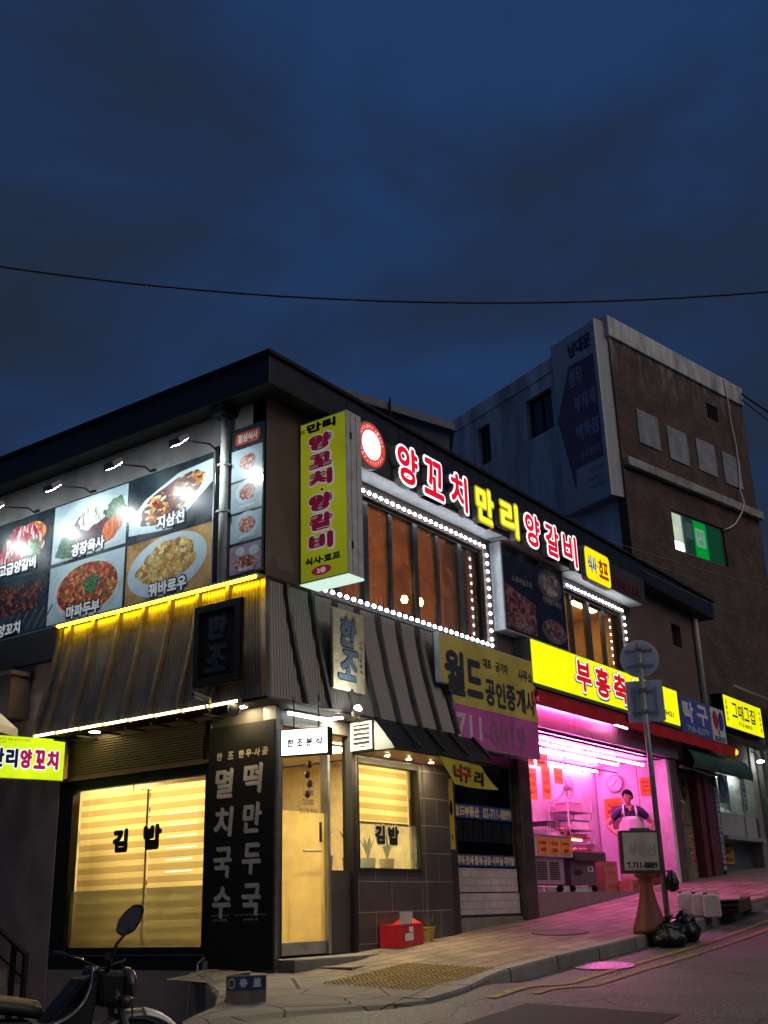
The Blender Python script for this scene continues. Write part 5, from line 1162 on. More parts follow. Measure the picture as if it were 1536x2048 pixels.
# freezers
meshp = P('vent_mesh', (.38, .34, .36), .5, .3)
f1 = thing('chest_freezer', 'grey chest freezer with three orange price sheets on its front', 'freezer', FR(7.15, .21, -.6))
B(FR, 6.56, 7.62, .33, .735, -.92, -.36).build('lower_cabinet', P('freezer_grey', (.30, .28, .29), .4), f1, bevel=.008); B(FR, 6.50, 7.86, .74, 1.06, -.95, -.30).build('upper_cabinet', P('freezer_pale', (.52, .46, .50), .35), f1, bevel=.01)
MB().hull([FR(6.50, 1.065, -.28), FR(6.50, 1.12, -.95), FR(6.50, 1.085, -.95), FR(6.50, 1.06, -.28)], [FR(7.86, 1.065, -.28), FR(7.86, 1.12, -.95), FR(7.86, 1.085, -.95), FR(7.86, 1.06, -.28)]).build('rim', whitepaint, f1)
arc = MB(); arc.grid([[FR(6.55 + 1.25 * k / 12, 1.085 + .13 * math.sin(PI * k / 12), w_) for k in range(13)] for w_ in (-.88, -.40)]); arc.build('curved_glass_lid', GLASS('lid_glass', (.95, .9, .93), .15), f1, smooth=True)
for a in (6.70, 7.12):
    g_ = MB()
    for i in range(9):
        for j in range(8): g_.box(FR, a + i * .038, a + i * .038 + .026, .40 + j * .034, .40 + j * .034 + .022, -.358, -.355)
    g_.build('vent', black, f1)
for k, wrd in enumerate(('양념갈비', '등심', '앞다리')):
    u = 6.66 + k * .39
    t = thing('freezer_price_sheet', ['left orange price sheet stuck on the grey freezer', 'middle orange price sheet stuck on the grey freezer', 'right orange price sheet stuck on the grey freezer'][k], 'price sheet', FR(u + .16, .78, -.3), 'orange sheets on the grey freezer'); B(FR, u, u + .33, .77 + .01 * k, 1.02, -.295, -.290).build('paper', orange_paper, t)
    MB().text(FR, wrd, u + .05, u + .28, .92, .97, -.288, .003).text(FR, ['9500', '6500', '8000'][k], u + .08, u + .26, .81, .87, -.288, .004).build('handwriting', P('brown_ink', (.22, .07, .01), .6), t)
f2 = thing('display_case', 'dark meat display case glowing red through its sloping glass', 'display case', FR(8.4, .21, -.6))
B(FR, 7.92, 8.86, .33, .70, -.92, -.40).build('lower_cabinet', P('case_grey', (.10, .105, .10), .4), f2, bevel=.008); B(FR, 7.88, 9.06, .70, .85, -.95, -.28).build('upper_cabinet', P('case_dark', (.07, .068, .066), .35), f2, bevel=.015)
MB().poly([FR(7.90, .86, -.30), FR(9.04, .86, -.30), FR(8.92, 1.08, -.52), FR(7.90, 1.08, -.52)]).build('sloping_glass', GLASS('case_glass', (1, .9, .9), .08), f2)
B(FR, 7.88, 8.96, 1.08, 1.105, -.95, -.50).build('top_frame', P('case_red_top', (.45, .03, .04), .4), f2)
B(FR, 7.90, 9.0, .86, 1.08, -.95, -.93).build('red_back', P('case_red_lining', (.62, .03, .03), .4), f2); B(FR, 7.90, 9.04, .851, .862, -.93, -.30).build('tray_bed', P('case_red_bed', (.5, .05, .05), .4), f2)
MB().tube([FR(7.95, 1.05, -.54), FR(8.70, 1.05, -.54)], .014, 8).build('case_tube', EM('lit_red_tube', (1.0, .20, .08), 40), f2)
mt = MB(); rnd = random.Random(5)
for k in range(14): mt.lathe(FR(7.98 + rnd.random() * .95, .863, -.45 - rnd.random() * .4), [(.05, 0), (.06, .02), (.04, .05), (.01, .06)], 9)
mt.build('meat', FOOD('raw_meat', [hx('#8a1020'), hx('#b03038'), hx('#d08080'), hx('#701018')], 22), f2, smooth=True)
MB().box(FR, 8.55, 8.75, .54, .62, -.398, -.392).build('control_panel', whitepaint, f2); MB().box(FR, 8.60, 8.68, .555, .605, -.391, -.389).build('control_display', black, f2)
MB().ell(FR, 8.18, .52, .17, .05, -.398, n=24).build('badge_swoosh', black, f2)
for u in (6.62, 7.55, 7.98, 8.8):
    MB().lathe(FR(u - .02, .27, -.42), [(.055, 0), (.055, .04)], 14, (1, 0, 0)).build('caster', rubber, f1 if u < 7.8 else f2)
for k, (u0, u1) in enumerate(((6.62, 7.06), (7.55, 8.85))):
    t = thing('floor_tray', ['white tray on the floor under the grey freezer', 'long pale tray on the floor under the display case'][k], 'tray', FR(u0, .21, -.5)); B(FR, u0, u1, .212, .222, -.7, -.46).build('base', whitepaint, t); MB().box(FR, u0, u1, .222, .30, -.468, -.46).box(FR, u0, u1, .222, .30, -.70, -.692).build('side', whitepaint, t)
for k, (u0, u1, v0, v1) in enumerate(((9.25, 9.80, .212, .42), (9.26, 9.79, .422, .63), (9.28, 9.78, .632, .72))):
    t = crate(FR, u0, u1, v0, v1, -.75, -.42, 'cardboard_box', ['bottom cardboard box of the stack beside the display case', 'middle cardboard box of the stack beside the display case', 'flat top cardboard box of the stack beside the display case'][k], 'box', cardboard, 'cardboard boxes beside the display case'); B(FR, u0 + .1, u1 - .1, (v0 + v1) / 2 - .03, (v0 + v1) / 2 + .03, -.418, -.416).build('label', P('box_ink', (.30, .07, .05), .7), t)
t = crate(FR, 9.72, 10.0, .212, .40, -.40, -.14, 'cardboard_box', 'reddish cardboard box on the shop floor at the feet of the man', 'box', cardboard); B(FR, 9.75, 9.97, .27, .33, -.138, -.136).build('label', P('box_ink', (.30, .07, .05), .7), t)
t = crate(FR, 9.9, 10.5, .212, 1.15, -1.5, -1.2, 'storage_cabinet', 'pale storage cabinet against the wall behind the man', 'cabinet', P('cabinet_pink', (.5, .4, .44), .4)); B(FR, 9.95, 10.45, .9, 1.12, -1.198, -1.19).build('drawer', whitepaint, t)
t = crate(FR, 11.0, 11.45, .42, .62, -.62, -.28, 'red_crate', 'red bottle crate on a stool at the right side of the shop', 'crate', P('crate_red', (.45, .03, .04), .4)); B(FR, 11.05, 11.4, .46, .58, -.278, -.27).build('grip_panel', black, t)
t = crate(FR, 10.98, 11.47, .212, .415, -.64, -.26, 'low_stool', 'low brown stool carrying the red crate', 'stool', woodb); B(FR, 10.95, 11.5, .395, .418, -.66, -.24).build('top', woodb, t)
for k, z in enumerate((1.35, 1.58)):
    t = crate(FR, 11.05, 11.5, z, z + .2, -1.0, -.6, 'stacked_bin', ['dark bin on the wall shelf behind the left arm of the man', 'dark bin stacked on top of the other on the wall shelf'][k], 'bin', P('bin_dark', (.10, .04, .05), .4)); B(FR, 11.1, 11.45, z + .05, z + .15, -.598, -.59).build('label', whitepaint, t)
t = thing('wall_shelf', 'wall shelf carrying two dark bins at the right of the shop', 'shelf', FR(11.3, 1.3, -.8)); B(FR, 11.0, 11.6, 1.32, 1.345, -1.05, -.55).build('board', whitepaint, t); B(FR, 11.55, 11.6, 1.2, 1.32, -.85, -.8).build('bracket', steel, t)
# steel jamb right of the opening
B(FR, 11.48, 11.62, .21, 2.62, -.001 - .2, .02).build('jamb', whitepaint, shop, bevel=.004); B(FR, 11.63, 11.93, -.3, 2.63, -.3, .05).build('steel_pillar', P('shiny_steel_pillar', (.22, .13, .13), .35, .45, noise=(3, .5)), bd, bevel=.008)

# ------------------------------------------------------------------ man in the apron
def skin_fig(name, verts, edges, radii, mat, parent, sub=2, root=0):
    me = bpy.data.meshes.new(name); o = bpy.data.objects.new(name, me); COL.objects.link(o); o.parent = parent
    me.from_pydata(verts, edges, []); me.materials.append(mat); me.update()
    md = o.modifiers.new('skin', 'SKIN'); md.use_smooth_shade = True; md.branch_smoothing = .6
    for i, r in enumerate(radii):
        me.skin_vertices[0].data[i].radius = r if isinstance(r, tuple) else (r, r)
    me.skin_vertices[0].data[root].use_root = True
    s_ = o.modifiers.new('sub', 'SUBSURF'); s_.levels = sub; s_.render_levels = sub
    return o
man = thing('person', 'man in navy polo shirt and white apron, hands on hips, looking aside', 'person', (10.06, .21, .215))
man.rotation_euler.z = math.radians(-62)
skin = P('skin', (.50, .26, .18), .5, noise=(20, .06)); navy = P('navy_cloth', (.022, .030, .075), .85, noise=(12, .2), bump=(60, .2)); apr = P('white_apron', (.78, .74, .76), .6, noise=(5, .05), bump=(9, .35)); hairm = P('black_hair', (.005, .005, .005), .9, spec=.1, noise=(60, .4))
# local axes: front = -y, his right = -x
V = []; Ed = []; Rd = []
def jv(p, r, par=None):
    V.append(p); Rd.append(r)
    if par is not None: Ed.append((par, len(V) - 1))
    return len(V) - 1
pel = jv((0, 0, .92), (.165, .11)); wst = jv((0, 0, 1.08), (.155, .105), pel); chs = jv((0, .0, 1.26), (.175, .115), wst); upc = jv((0, .01, 1.38), (.135, .09), chs); nek = jv((0, .0, 1.455), .055, upc); jaw = jv((-.022, -.030, 1.535), (.055, .062), nek); hd1 = jv((-.012, -.012, 1.585), (.076, .092), jaw); hd2_ = jv((-.008, -.002, 1.645), (.078, .095), hd1); hd3 = jv((-.006, .006, 1.70), (.050, .062), hd2_)
for s in (-1, 1):
    shd = jv((s * .185, .01, 1.375), .068, upc); um = jv((s * .30, .04, 1.255), .056, shd); elb = jv((s * .405, .075, 1.135), .047, um); fa = jv((s * .33, -.005, 1.045), .043, elb); wr = jv((s * .245, -.075, .955), .031, fa)
    pal = jv((s * .195, -.105, .925), (.036, .024), wr)
    for q in range(4):
        f1_ = jv((s * (.165 - .006 * q), -.125 + .018 * q, .915 - .014 * q), .0105, pal); jv((s * (.12 - .01 * q), -.135 + .016 * q, .885 - .016 * q), .0085, f1_)
    th = jv((s * .215, -.06, .93), .011, pal); jv((s * .20, .0, .93), .009, th)
    hip = jv((s * .095, 0, .82), .095, pel); kn = jv((s * .12, -.01, .48), .062, hip); an = jv((s * .13, .02, .09), .042, kn); jv((s * .14, -.11, .04), (.038, .03), an)
body = skin_fig('body', V, Ed, Rd, skin, man)
# face details
hc = Vector((-.012, -.012, 1.60)); ha = math.radians(-38)   # head turned to his right
def hp(x, y, z):   # head-local: y toward the face
    c, s_ = math.cos(ha), math.sin(ha); return (hc.x + x * c + y * s_ , hc.y + x * s_ - y * c, hc.z + z)
def local(mb, name, mat, par, smooth=True):
    me = bpy.data.meshes.new(name); o = bpy.data.objects.new(name, me); COL.objects.link(o); me.from_pydata(mb.v, [], mb.f); me.materials.append(mat); me.update(); o.parent = par
    for p in me.polygons: p.use_smooth = smooth
    return o
nz = MB().grid([[hp(-.010, .082, .022), hp(0, .094, .024), hp(.010, .082, .022)], [hp(-.013, .086, .0), hp(0, .108, .0), hp(.013, .086, .0)], [hp(-.019, .084, -.016), hp(0, .113, -.014), hp(.019, .084, -.016)], [hp(-.014, .08, -.024), hp(0, .088, -.026), hp(.014, .08, -.024)]]); local(nz, 'nose', skin, man)
em_ = MB()
for s in (-1, 1): em_.grid([[hp(s * .014, .091, .030), hp(s * .032, .088, .034), hp(s * .052, .073, .026)], [hp(s * .014, .090, .040), hp(s * .033, .086, .043), hp(s * .053, .071, .034)]])
local(em_, 'eyebrow', hairm, man)
ey = MB()
for s in (-1, 1): ey.grid([[hp(s * .018, .091, .012), hp(s * .031, .090, .010), hp(s * .044, .082, .013)], [hp(s * .018, .090, .018), hp(s * .031, .089, .021), hp(s * .044, .081, .018)]])
local(ey, 'eye', black, man)
mo = MB().grid([[hp(-.024, .082, -.049), hp(0, .093, -.050), hp(.024, .082, -.049)], [hp(-.024, .082, -.043), hp(0, .094, -.041), hp(.024, .082, -.043)]]); local(mo, 'mouth', P('lips', (.30, .09, .07), .5), man)
er = MB()
for s in (-1, 1): er.lathe(hp(s * .083, -.002, .004), [(.014, -.006), (.026, .0), (.022, .008), (.01, .010)], 10, Vector(hp(s, -.3, .0)) - Vector(hp(0, 0, 0)))
local(er, 'ear', skin, man)
hr_ = MB(); rows = []
for i in range(9):
    ph = i / 8 * 1.95; r = []
    for k in range(25):
        th_ = 2 * PI * k / 24; fr_ = math.cos(th_)       # +1 = face side
        p_ = min(ph, 1.10 + .36 * (1 - max(0, fr_)) ** .7 + (.35 * min(1, (.2 - fr_) / .4) if fr_ < .2 else 0) if fr_ > -.2 else ph)
        q = 1 + .035 * math.sin(th_ * 7 + i * 1.7)
        r.append(hp(.088 * math.sin(p_) * math.sin(th_) * q, .104 * math.sin(p_) * math.cos(th_) * q - .006, (.018 + .122 * math.cos(p_) * q)))
    rows.append(r)
hr_.grid(rows); ho = local(hr_, 'hair', hairm, man); ho.modifiers.new('t', 'SOLIDIFY').thickness = .012; ho.modifiers.new('s', 'SUBSURF').render_levels = 1
# polo shirt
V2 = []; E2 = []; R2 = []
def jv2(p, r, par=None):
    V2.append(p); R2.append(r)
    if par is not None: E2.append((par, len(V2) - 1))
    return len(V2) - 1
p0 = jv2((0, 0, .93), (.180, .125)); p1 = jv2((0, 0, 1.08), (.172, .122), p0); p2 = jv2((0, .0, 1.26), (.192, .132), p1); p3 = jv2((0, .01, 1.385), (.150, .10), p2); p4 = jv2((0, .005, 1.435), (.082, .078), p3)
for s in (-1, 1):
    q = jv2((s * .10, .008, 1.398), .086, p3); q = jv2((s * .185, .01, 1.376), .084, q); q = jv2((s * .262, .028, 1.292), .073, q); jv2((s * .325, .047, 1.224), .067, q)
skin_fig('polo_shirt', V2, E2, R2, navy, man)
cl_ = MB()
for s in (-1, 1): cl_.grid([[(s * .012, -.105, 1.40), (s * .06, -.078, 1.445), (s * .082, -.01, 1.468), (s * .055, .06, 1.475), (0, .078, 1.475)], [(s * .045, -.118, 1.385), (s * .098, -.082, 1.41), (s * .108, -.005, 1.425), (s * .07, .078, 1.435), (0, .095, 1.435)]])
o = local(cl_, 'collar', navy, man); o.modifiers.new('t', 'SOLIDIFY').thickness = .008
nk = MB().poly([(-.03, -.113, 1.43), (.03, -.113, 1.43), (.002, -.128, 1.345)]); local(nk, 'open_neck', skin, man)
# apron: bib, skirt wrapping round, straps
ap = MB(); rows = []
for z, hw, dep, bow in ((1.262, .125, -.150, .02), (1.20, .16, -.148, .04), (1.12, .205, -.140, .08), (1.02, .215, -.140, .10), (.90, .225, -.145, .11), (.72, .235, -.155, .10), (.52, .25, -.160, .09), (.34, .262, -.160, .08), (.195, .27, -.155, .07)):
    r = []
    for k in range(17):
        u = -1 + k / 8; r.append((u * hw, dep + bow * u * u + (.008 * math.sin(u * 9 + z * 4) if z < .8 else .003 * math.sin(u * 7)), z))
    rows.append(r)
ap.grid(rows); o = local(ap, 'apron', apr, man); o.modifiers.new('t', 'SOLIDIFY').thickness = .006
sp_ = MB()
for s in (-1, 1): sp_.grid([[(s * .122, -.150, 1.262), (s * .126, -.130, 1.34), (s * .122, -.075, 1.425), (s * .11, .0, 1.475), (s * .08, .09, 1.45)], [(s * .094, -.153, 1.262), (s * .098, -.136, 1.34), (s * .094, -.082, 1.432), (s * .082, .0, 1.487), (s * .055, .095, 1.455)]])
o = local(sp_, 'apron_strap', apr, man); o.modifiers.new('t', 'SOLIDIFY').thickness = .012
V3 = []; E3 = []; R3 = []
def jv3(p, r, par=None):
    V3.append(p); R3.append(r)
    if par is not None: E3.append((par, len(V3) - 1))
    return len(V3) - 1
t0 = jv3((0, 0, .92), (.172, .12))
for s in (-1, 1):
    a = jv3((s * .095, 0, .80), .105, t0); a = jv3((s * .12, -.01, .48), .078, a); jv3((s * .13, .015, .20), .070, a)
skin_fig('trousers', V3, E3, R3, P('dark_trousers', (.03, .03, .035), .85), man)
bt = MB()
for s in (-1, 1):
    bt.lathe((s * .13, .02, .0), [(.062, 0), (.066, .05), (.058, .12), (.066, .30), (.06, .31)], 14); bt.hull([(s * .13 - .05, .05, 0), (s * .13 + .05, .05, 0), (s * .13 + .048, .04, .09), (s * .13 - .048, .04, .09)], [(s * .14 - .042, -.17, 0), (s * .14 + .042, -.17, 0), (s * .14 + .03, -.155, .055), (s * .14 - .03, -.155, .055)])
local(bt, 'rubber_boots', black, man, False)

# ------------------------------------------------------------------ entrance steps of the noodle shop
es = thing('entrance_steps', 'low concrete steps in front of the frosted shop door', 'steps', FR(.9, -.6, .2))
MB().prism(GX, [(.06, -.40), (1.0, -.46), (2.1, -.30), (2.6, -.02), (.06, -.02)], -.95, -.43).build('upper_step', concrete, es, bevel=.008)
MB().prism(GX, [(.40, -.86), (1.55, -.62), (1.75, -.36), (1.0, -.462), (.40, -.424)], -.95, -.51).build('lower_step', concrete, es, bevel=.008)

# ------------------------------------------------------------------ table tennis entrance, right of the butcher
tt = thing('table_tennis_sign', 'blue table tennis sign with two paddles on a white end panel', 'sign', FR(13, 3.2, .2))
MB().box(FR, 11.90, 14.42, 3.14, 3.87, .003, .27).build('case', greypaint, tt)
B(FR, 11.91, 13.58, 3.155, 3.855, .271, .276).build('blue_face', P('sign_blue', (.085, .12, .42), .4), tt); B(FR, 13.60, 14.41, 3.155, 3.855, .271, .276).build('white_face', P('sign_white', (.75, .76, .76), .4), tt)
MB().text(FR, '탁', 12.02, 12.60, 3.38, 3.80, .279, .022).text(FR, '구', 12.78, 13.42, 3.38, 3.80, .279, .022).build('lettering', P('sign_pale_letter', (.78, .80, .85), .4), tt); MB().text(FR, '706-8279', 12.15, 13.35, 3.19, 3.32, .279, .008).build('number', P('sign_dim_letter', (.42, .46, .58), .4), tt)
MB().ell(FR, 13.86, 3.60, .15, .20, .278, n=28, rot=.15).prism(FR, [(13.92, 3.44), (13.97, 3.42), (14.06, 3.31), (14.03, 3.29)], .277, .279).build('red_paddle', red_paint, tt); MB().ell(FR, 14.18, 3.60, .15, .20, .2795, n=28, rot=-.15).prism(FR, [(14.09, 3.44), (14.04, 3.42), (13.95, 3.31), (13.98, 3.29)], .279, .281).build('blue_paddle', P('paddle_blue', (.03, .06, .32), .4), tt)
B(FR, 13.70, 14.32, 3.175, 3.265, .277, .280).build('green_label', P('label_green', (.01, .06, .05), .5), tt); MB().text(FR, '탁구교실', 13.76, 14.26, 3.185, 3.255, .282, .005).build('label_text', P('label_pale', (.35, .55, .50), .5), tt)
ent = thing('stair_entrance', 'olive glass entrance door with blue and red sticker letters', 'doorway', FR(12.8, .45, 0))
olive = P('olive_door', (.22, .215, .135), .45, noise=(2, .3))
B(FR, 11.96, 12.98, .40, 2.44, -.22, -.16).build('door', olive, ent); 
MB().box(FR, 12.42, 12.435, .42, 2.4, -.159, -.155).box(FR, 11.97, 12.97, 1.44, 1.455, -.159, -.155).build('door_gap', black, ent)
MB().ell(FR, 12.70, 2.12, .12, .19, -.157, -.152, 28).build('oval_emblem', P('emblem_brown', (.035, .025, .02), .4), ent); MB().text(FR, '탁', 12.65, 12.75, 2.05, 2.2, -.15, .004).build('emblem_mark', P('emblem_gold', (.3, .24, .12), .5), ent)
MB().tube([FR(12.47, 1.55, -.15), FR(12.5, 1.5, -.10), FR(12.5, 1.85, -.10), FR(12.47, 1.9, -.15)], .016, 8).tube([FR(12.38, 1.55, -.15), FR(12.35, 1.5, -.10), FR(12.35, 1.75, -.10), FR(12.38, 1.8, -.15)], .016, 8).build('pull_handle', alu, ent)
wo = MB(); bo = MB()
for ch, z in (('탁', 2.28), ('구', 1.93), ('클', 1.60), ('럽', 1.24), ('장', .95)): wo.text(FR, ch, 12.0, 12.25, z - .11, z + .11, -.154, .02); bo.text(FR, ch, 12.015, 12.235, z - .095, z + .095, -.149, .008)
wo.build('sticker_outline', white_letter, ent); bo.build('blue_sticker', P('sticker_blue', (.02, .05, .22), .5), ent)
wo = MB(); bo = MB()
for ch, z in (('모', 1.14), ('집', .83)): wo.text(FR, ch, 12.66, 12.90, z - .11, z + .11, -.154, .02); bo.text(FR, ch, 12.675, 12.885, z - .095, z + .095, -.149, .008)
wo.build('sticker_outline', white_letter, ent); bo.build('red_sticker', red_paint, ent)
MB().box(FR, 12.02, 12.42, .62, .72, -.154, -.150).build('phone_plate', black, ent); MB().text(FR, '6-8279', 12.05, 12.38, .635, .705, -.148, .003).build('phone_number', white_letter, ent)
rs = P('red_brown_post', (.20, .055, .06), .35, .4, noise=(3, .3))
for a, b_, c_ in ((13.0, 13.28, .02), (13.33, 13.52, .06), (13.58, 13.86, .03)): B(FR, a, b_, .25, 2.50, -.28, c_).build('post', rs, ent, bevel=.006)
B(FR, 11.94, 13.9, 2.44, 2.635, -.28, -.02).build('door_head', black, ent); B(FR, 11.94, 13.9, -.2, .40, -.3, -.05).build('threshold', concrete, ent)
MB().tube([FR(12.0, 2.50, .10), FR(12.7, 2.50, .13), FR(13.4, 2.46, .15), FR(13.9, 2.47, .15)], .03, 8).build('conduit', P('conduit_pale', (.45, .38, .40), .5), ent)
vb = thing('vertical_blue_banner', 'narrow blue upright banner crowded with pink letters beside the red posts', 'banner', FR(14, .5, .05)); B(FR, 13.88, 14.16, .58, 2.30, .003, .03).build('board', P('banner_navy', (.03, .035, .16), .5), vb)
tx = MB()
for i, ch in enumerate('탁구교실회원모집개인지도단체레슨'): tx.text(FR, ch, 13.92, 14.12, 2.17 - i * .104, 2.26 - i * .104, .033, .007)
tx.build('lettering', P('banner_pink', (.55, .42, .52), .5), vb)
ga = thing('green_awning', 'rounded dark green fabric awning below the red one', 'awning', FR(14.2, 2.5, .3))
rows = []
for i in range(9):
    a = PI / 2 * i / 8; rows.append([FR(12.0 + k * .29, 2.52 + .40 * math.cos(a), .05 + .34 * math.sin(a) + .01 * (k % 3 == 0)) for k in range(13)])
MB().grid(rows).build('fabric', P('awning_green', (.022, .075, .055), .6, noise=(2, .3)), ga, smooth=True)
MB().prism(Fr((15.48, 0, 0), (0, -1, 0)), [(.05, 2.52), (.39, 2.52), (.385, 2.65), (.30, 2.80), (.19, 2.88), (.05, 2.92)], 0, .01).build('end_cheek', P('awning_green_end', (.03, .10, .07), .6), ga)
MB().box(FR, 12.0, 15.48, 2.46, 2.52, .36, .39).build('hem', P('awning_hem', (.02, .05, .04), .7), ga)

# ------------------------------------------------------------------ small shop at the far right
ss = thing('street_shop', 'low grey shop front with a poster window at the right edge', 'building', FR(15.8, .6, -.5))
B(FR, 14.17, 14.24, .3, 2.9, -.4, .0).build('frame_post', alu, ss); B(FR, 15.80, 15.86, 1.3, 2.7, -.3, -.02).build('frame_post', alu, ss); B(FR, 16.62, 16.95, .3, 3.6, -.5, .02).build('side_pier', P('pier_grey', (.20, .20, .19), .7), ss)
B(FR, 14.24, 16.62, 1.30, 1.78, -.3, -.04).build('lower_panel', P('panel_pale', (.36, .37, .38), .5), ss); B(FR, 14.24, 16.75, 1.22, 1.30, -.3, .10).build('counter', P('counter_grey', (.28, .29, .30), .5), ss)
MB().poly([FR(14.24, 1.78, -.10), FR(16.62, 1.78, -.10), FR(16.62, 2.66, -.10), FR(14.24, 2.66, -.10)]).build('window_pane', glass, ss)
B(FR, 14.0, 17.2, .2, 1.22, -.6, -.25).build('base_wall', P('corrugated_grey', (.22, .24, .25), .6), ss); B(FR, 14.1, 17.2, 2.66, 3.62, -.6, -.02).build('head_wall', P('head_grey', (.10, .105, .10), .7), ss)
cg_ = MB()
for k in range(18): cg_.box(FR, 14.3 + k * .14, 14.36 + k * .14, .45, 1.2, -.25, -.22)
cg_.build('corrugation', alu, ss)
B(FR, 14.2, 16.8, 1.5, 2.7, -.62, -.60).build('back_wall', P('shop_back', (.20, .22, .18), .8), ss)
ps = thing('window_poster', 'pale green window poster with leafy print at the right shop', 'poster', FR(15.1, 2, -.2)); B(FR, 14.85, 15.5, 2.0, 2.62, -.20, -.19).build('paper', P('poster_green', (.34, .42, .34), .6, noise=(9, .3)), ps); MB().ell(FR, 15.05, 2.38, .14, .16, -.188, wob=.25).ell(FR, 15.32, 2.42, .12, .13, -.188, wob=.25, seed=3).build('leaf_print', P('poster_leaf', (.12, .2, .13), .6), ps)
MB().text(FR, '콩국수', 15.0, 15.3, 2.08, 2.2, -.186, .004).build('poster_text', P('poster_red', (.4, .10, .06), .6), ps)
pk = thing('paper_bags', 'crumpled white paper lying on the sill of the right shop window', 'paper', FR(15, 1.8, -.2))
rnd = random.Random(11); MB().grid([[FR(14.4 + k * .12, 1.785 + rnd.random() * .16 * (0 < j < 3), -.42 + j * .08) for k in range(11)] for j in range(4)]).build('sheet', P('paper_white', (.5, .52, .5), .7), pk)
vs_ = thing('vertical_white_strip', 'pale upright lettered strip in the right shop window', 'sign', FR(15.95, 2, 0)); B(FR, 15.88, 16.12, 1.8, 2.62, -.03, -.015).build('board', P('strip_pale', (.40, .46, .44), .5), vs_)
tx = MB()
for i, ch in enumerate('그때그집'): tx.text(FR, ch, 15.92, 16.08, 2.43 - i * .18, 2.57 - i * .18, -.012, .008)
tx.build('lettering', black_letter, vs_)
yp = thing('yellow_price_poster', 'yellow poster with a red price under the right shop window', 'poster', FR(14.8, .75, -.2)); B(FR, 14.34, 15.32, .75, 1.215, -.218, -.20).build('board', P('poster_yellow', (.48, .36, .012), .5), yp)
MB().text(FR, '1층임대', 14.40, 14.52, .80, 1.18, -.197, .006).text(FR, '녹두빈대떡', 14.60, 15.24, 1.08, 1.17, -.197, .006).text(FR, '모듬전', 14.62, 15.10, .95, 1.04, -.197, .006).build('lettering', P('poster_brown', (.12, .04, .01), .6), yp); MB().text(FR, '98', 14.72, 14.96, .79, .90, -.197, .012).text(FR, '00원', 14.99, 15.25, .80, .88, -.197, .006).build('price', P('poster_price_red', (.35, .02, .01), .6), yp)
gs = thing('right_lime_sign', 'bright yellow lit shop sign with black brush letters at the right edge', 'sign', FR(15.7, 3.57, .2))
MB().box(FR, 14.46, 17.04, 3.52, 4.26, .02, .29).build('case', black, gs); B(FR, 14.49, 17.01, 3.55, 4.23, .291, .296).build('face', EM('yellow_glow2', (.90, .88, .008), 1.05, .08, 2), gs)
tx = MB()
for i, ch in enumerate('그때그집'): tx.text(FR, ch, 14.95 + i * .40, 15.31 + i * .40, 3.80 - .02 * (i % 2), 4.12, .299, .010, 8, shear=.1, ani=.5)
tx.build('lettering', black_letter, gs)
tx = MB()
for i, ch in enumerate('모듬안주'): tx.text(FR, ch, 14.56, 14.68, 4.05 - i * .13, 4.14 - i * .13, .299, .003)
for i, ch in enumerate('막걸리집'): tx.text(FR, ch, 16.80, 16.92, 4.05 - i * .13, 4.14 - i * .13, .299, .003)
tx.text(FR, '712-8803', 15.3, 16.2, 3.64, 3.72, .299, .003); tx.build('small_lettering', P('sign_brown_text', (.25, .16, .01), .5), gs)
gc = thing('green_tin_canopy', 'dark green corrugated canopy above the yellow sign at the right edge', 'canopy', FR(16.5, 4.4, .3))
gm_ = MB(); gm_.grid([[FR(14.9 + k * .05, z + .012 * (k % 2), w_) for k in range(100)] for z, w_ in ((4.80, -.05), (4.48, .42))]); gm_.build('sheet', P('tin_green', (.035, .075, .055), .5, .3), gc)
MB().tube([FR(14.9, 4.47, .43), FR(19.9, 4.47, .43)], .022, 8).build('gutter', P('gutter_pale', (.5, .55, .48), .35, .5), gc)
fa = thing('fringed_awning', 'black fringed cloth awning under the yellow sign at the right edge', 'awning', FR(16, 3.2, .4))
fm_ = MB()
for k in range(16):
    u = 14.6 + k * .18; fm_.poly([FR(u, 3.50, .12), FR(u + .17, 3.50, .12), FR(u + .17, 3.22, .44), FR(u + .085, 3.12, .46), FR(u, 3.22, .44)])
fm_.build('fringe', P('fringe_black', (.02, .02, .02), .8), fa); MB().tube([FR(14.6, 3.50, .12), FR(17.48, 3.50, .12)], .02, 6).build('rod', steel, fa)
pt_ = thing('steel_post_frame', 'pair of grey steel posts standing at the right edge of the shop', 'post', FR(17.3, .8, .1))
for x in (17.15, 17.6): B(FR, x, x + .10, .65, 3.6, .0, .10).build('post', P('post_grey', (.22, .23, .22), .5, .4), pt_)
B(FR, 17.25, 17.6, 1.62, 1.70, .02, .08).build('crossbar', steel, pt_)
dk = thing('dark_passage', 'dark recessed shop opening between the right-hand posts', 'doorway', FR(18.2, .8, 0)); B(FR, 16.97, 20.5, .5, 4.4, -.9, -.8).build('back', darkwall, dk); B(FR, 16.97, 20.5, .3, 1.55, -.7, -.15).build('low_wall', concrete, dk)
wl2 = thing('wall_lantern', 'small white lamp glowing under the fringed awning', 'lamp', FR(16.9, 2.95, .1)); MB().lathe(FR(16.78, 2.98, .2), [(.07, 0), (.08, .03), (.03, .05)], 14).build('lens', EM('lit_small_lamp', (.95, 1, .95), 40), wl2); MB().tube([FR(16.78, 3.03, .2), FR(16.78, 3.2, .1), FR(16.78, 3.25, .0)], .012, 6).build('arm', black, wl2)
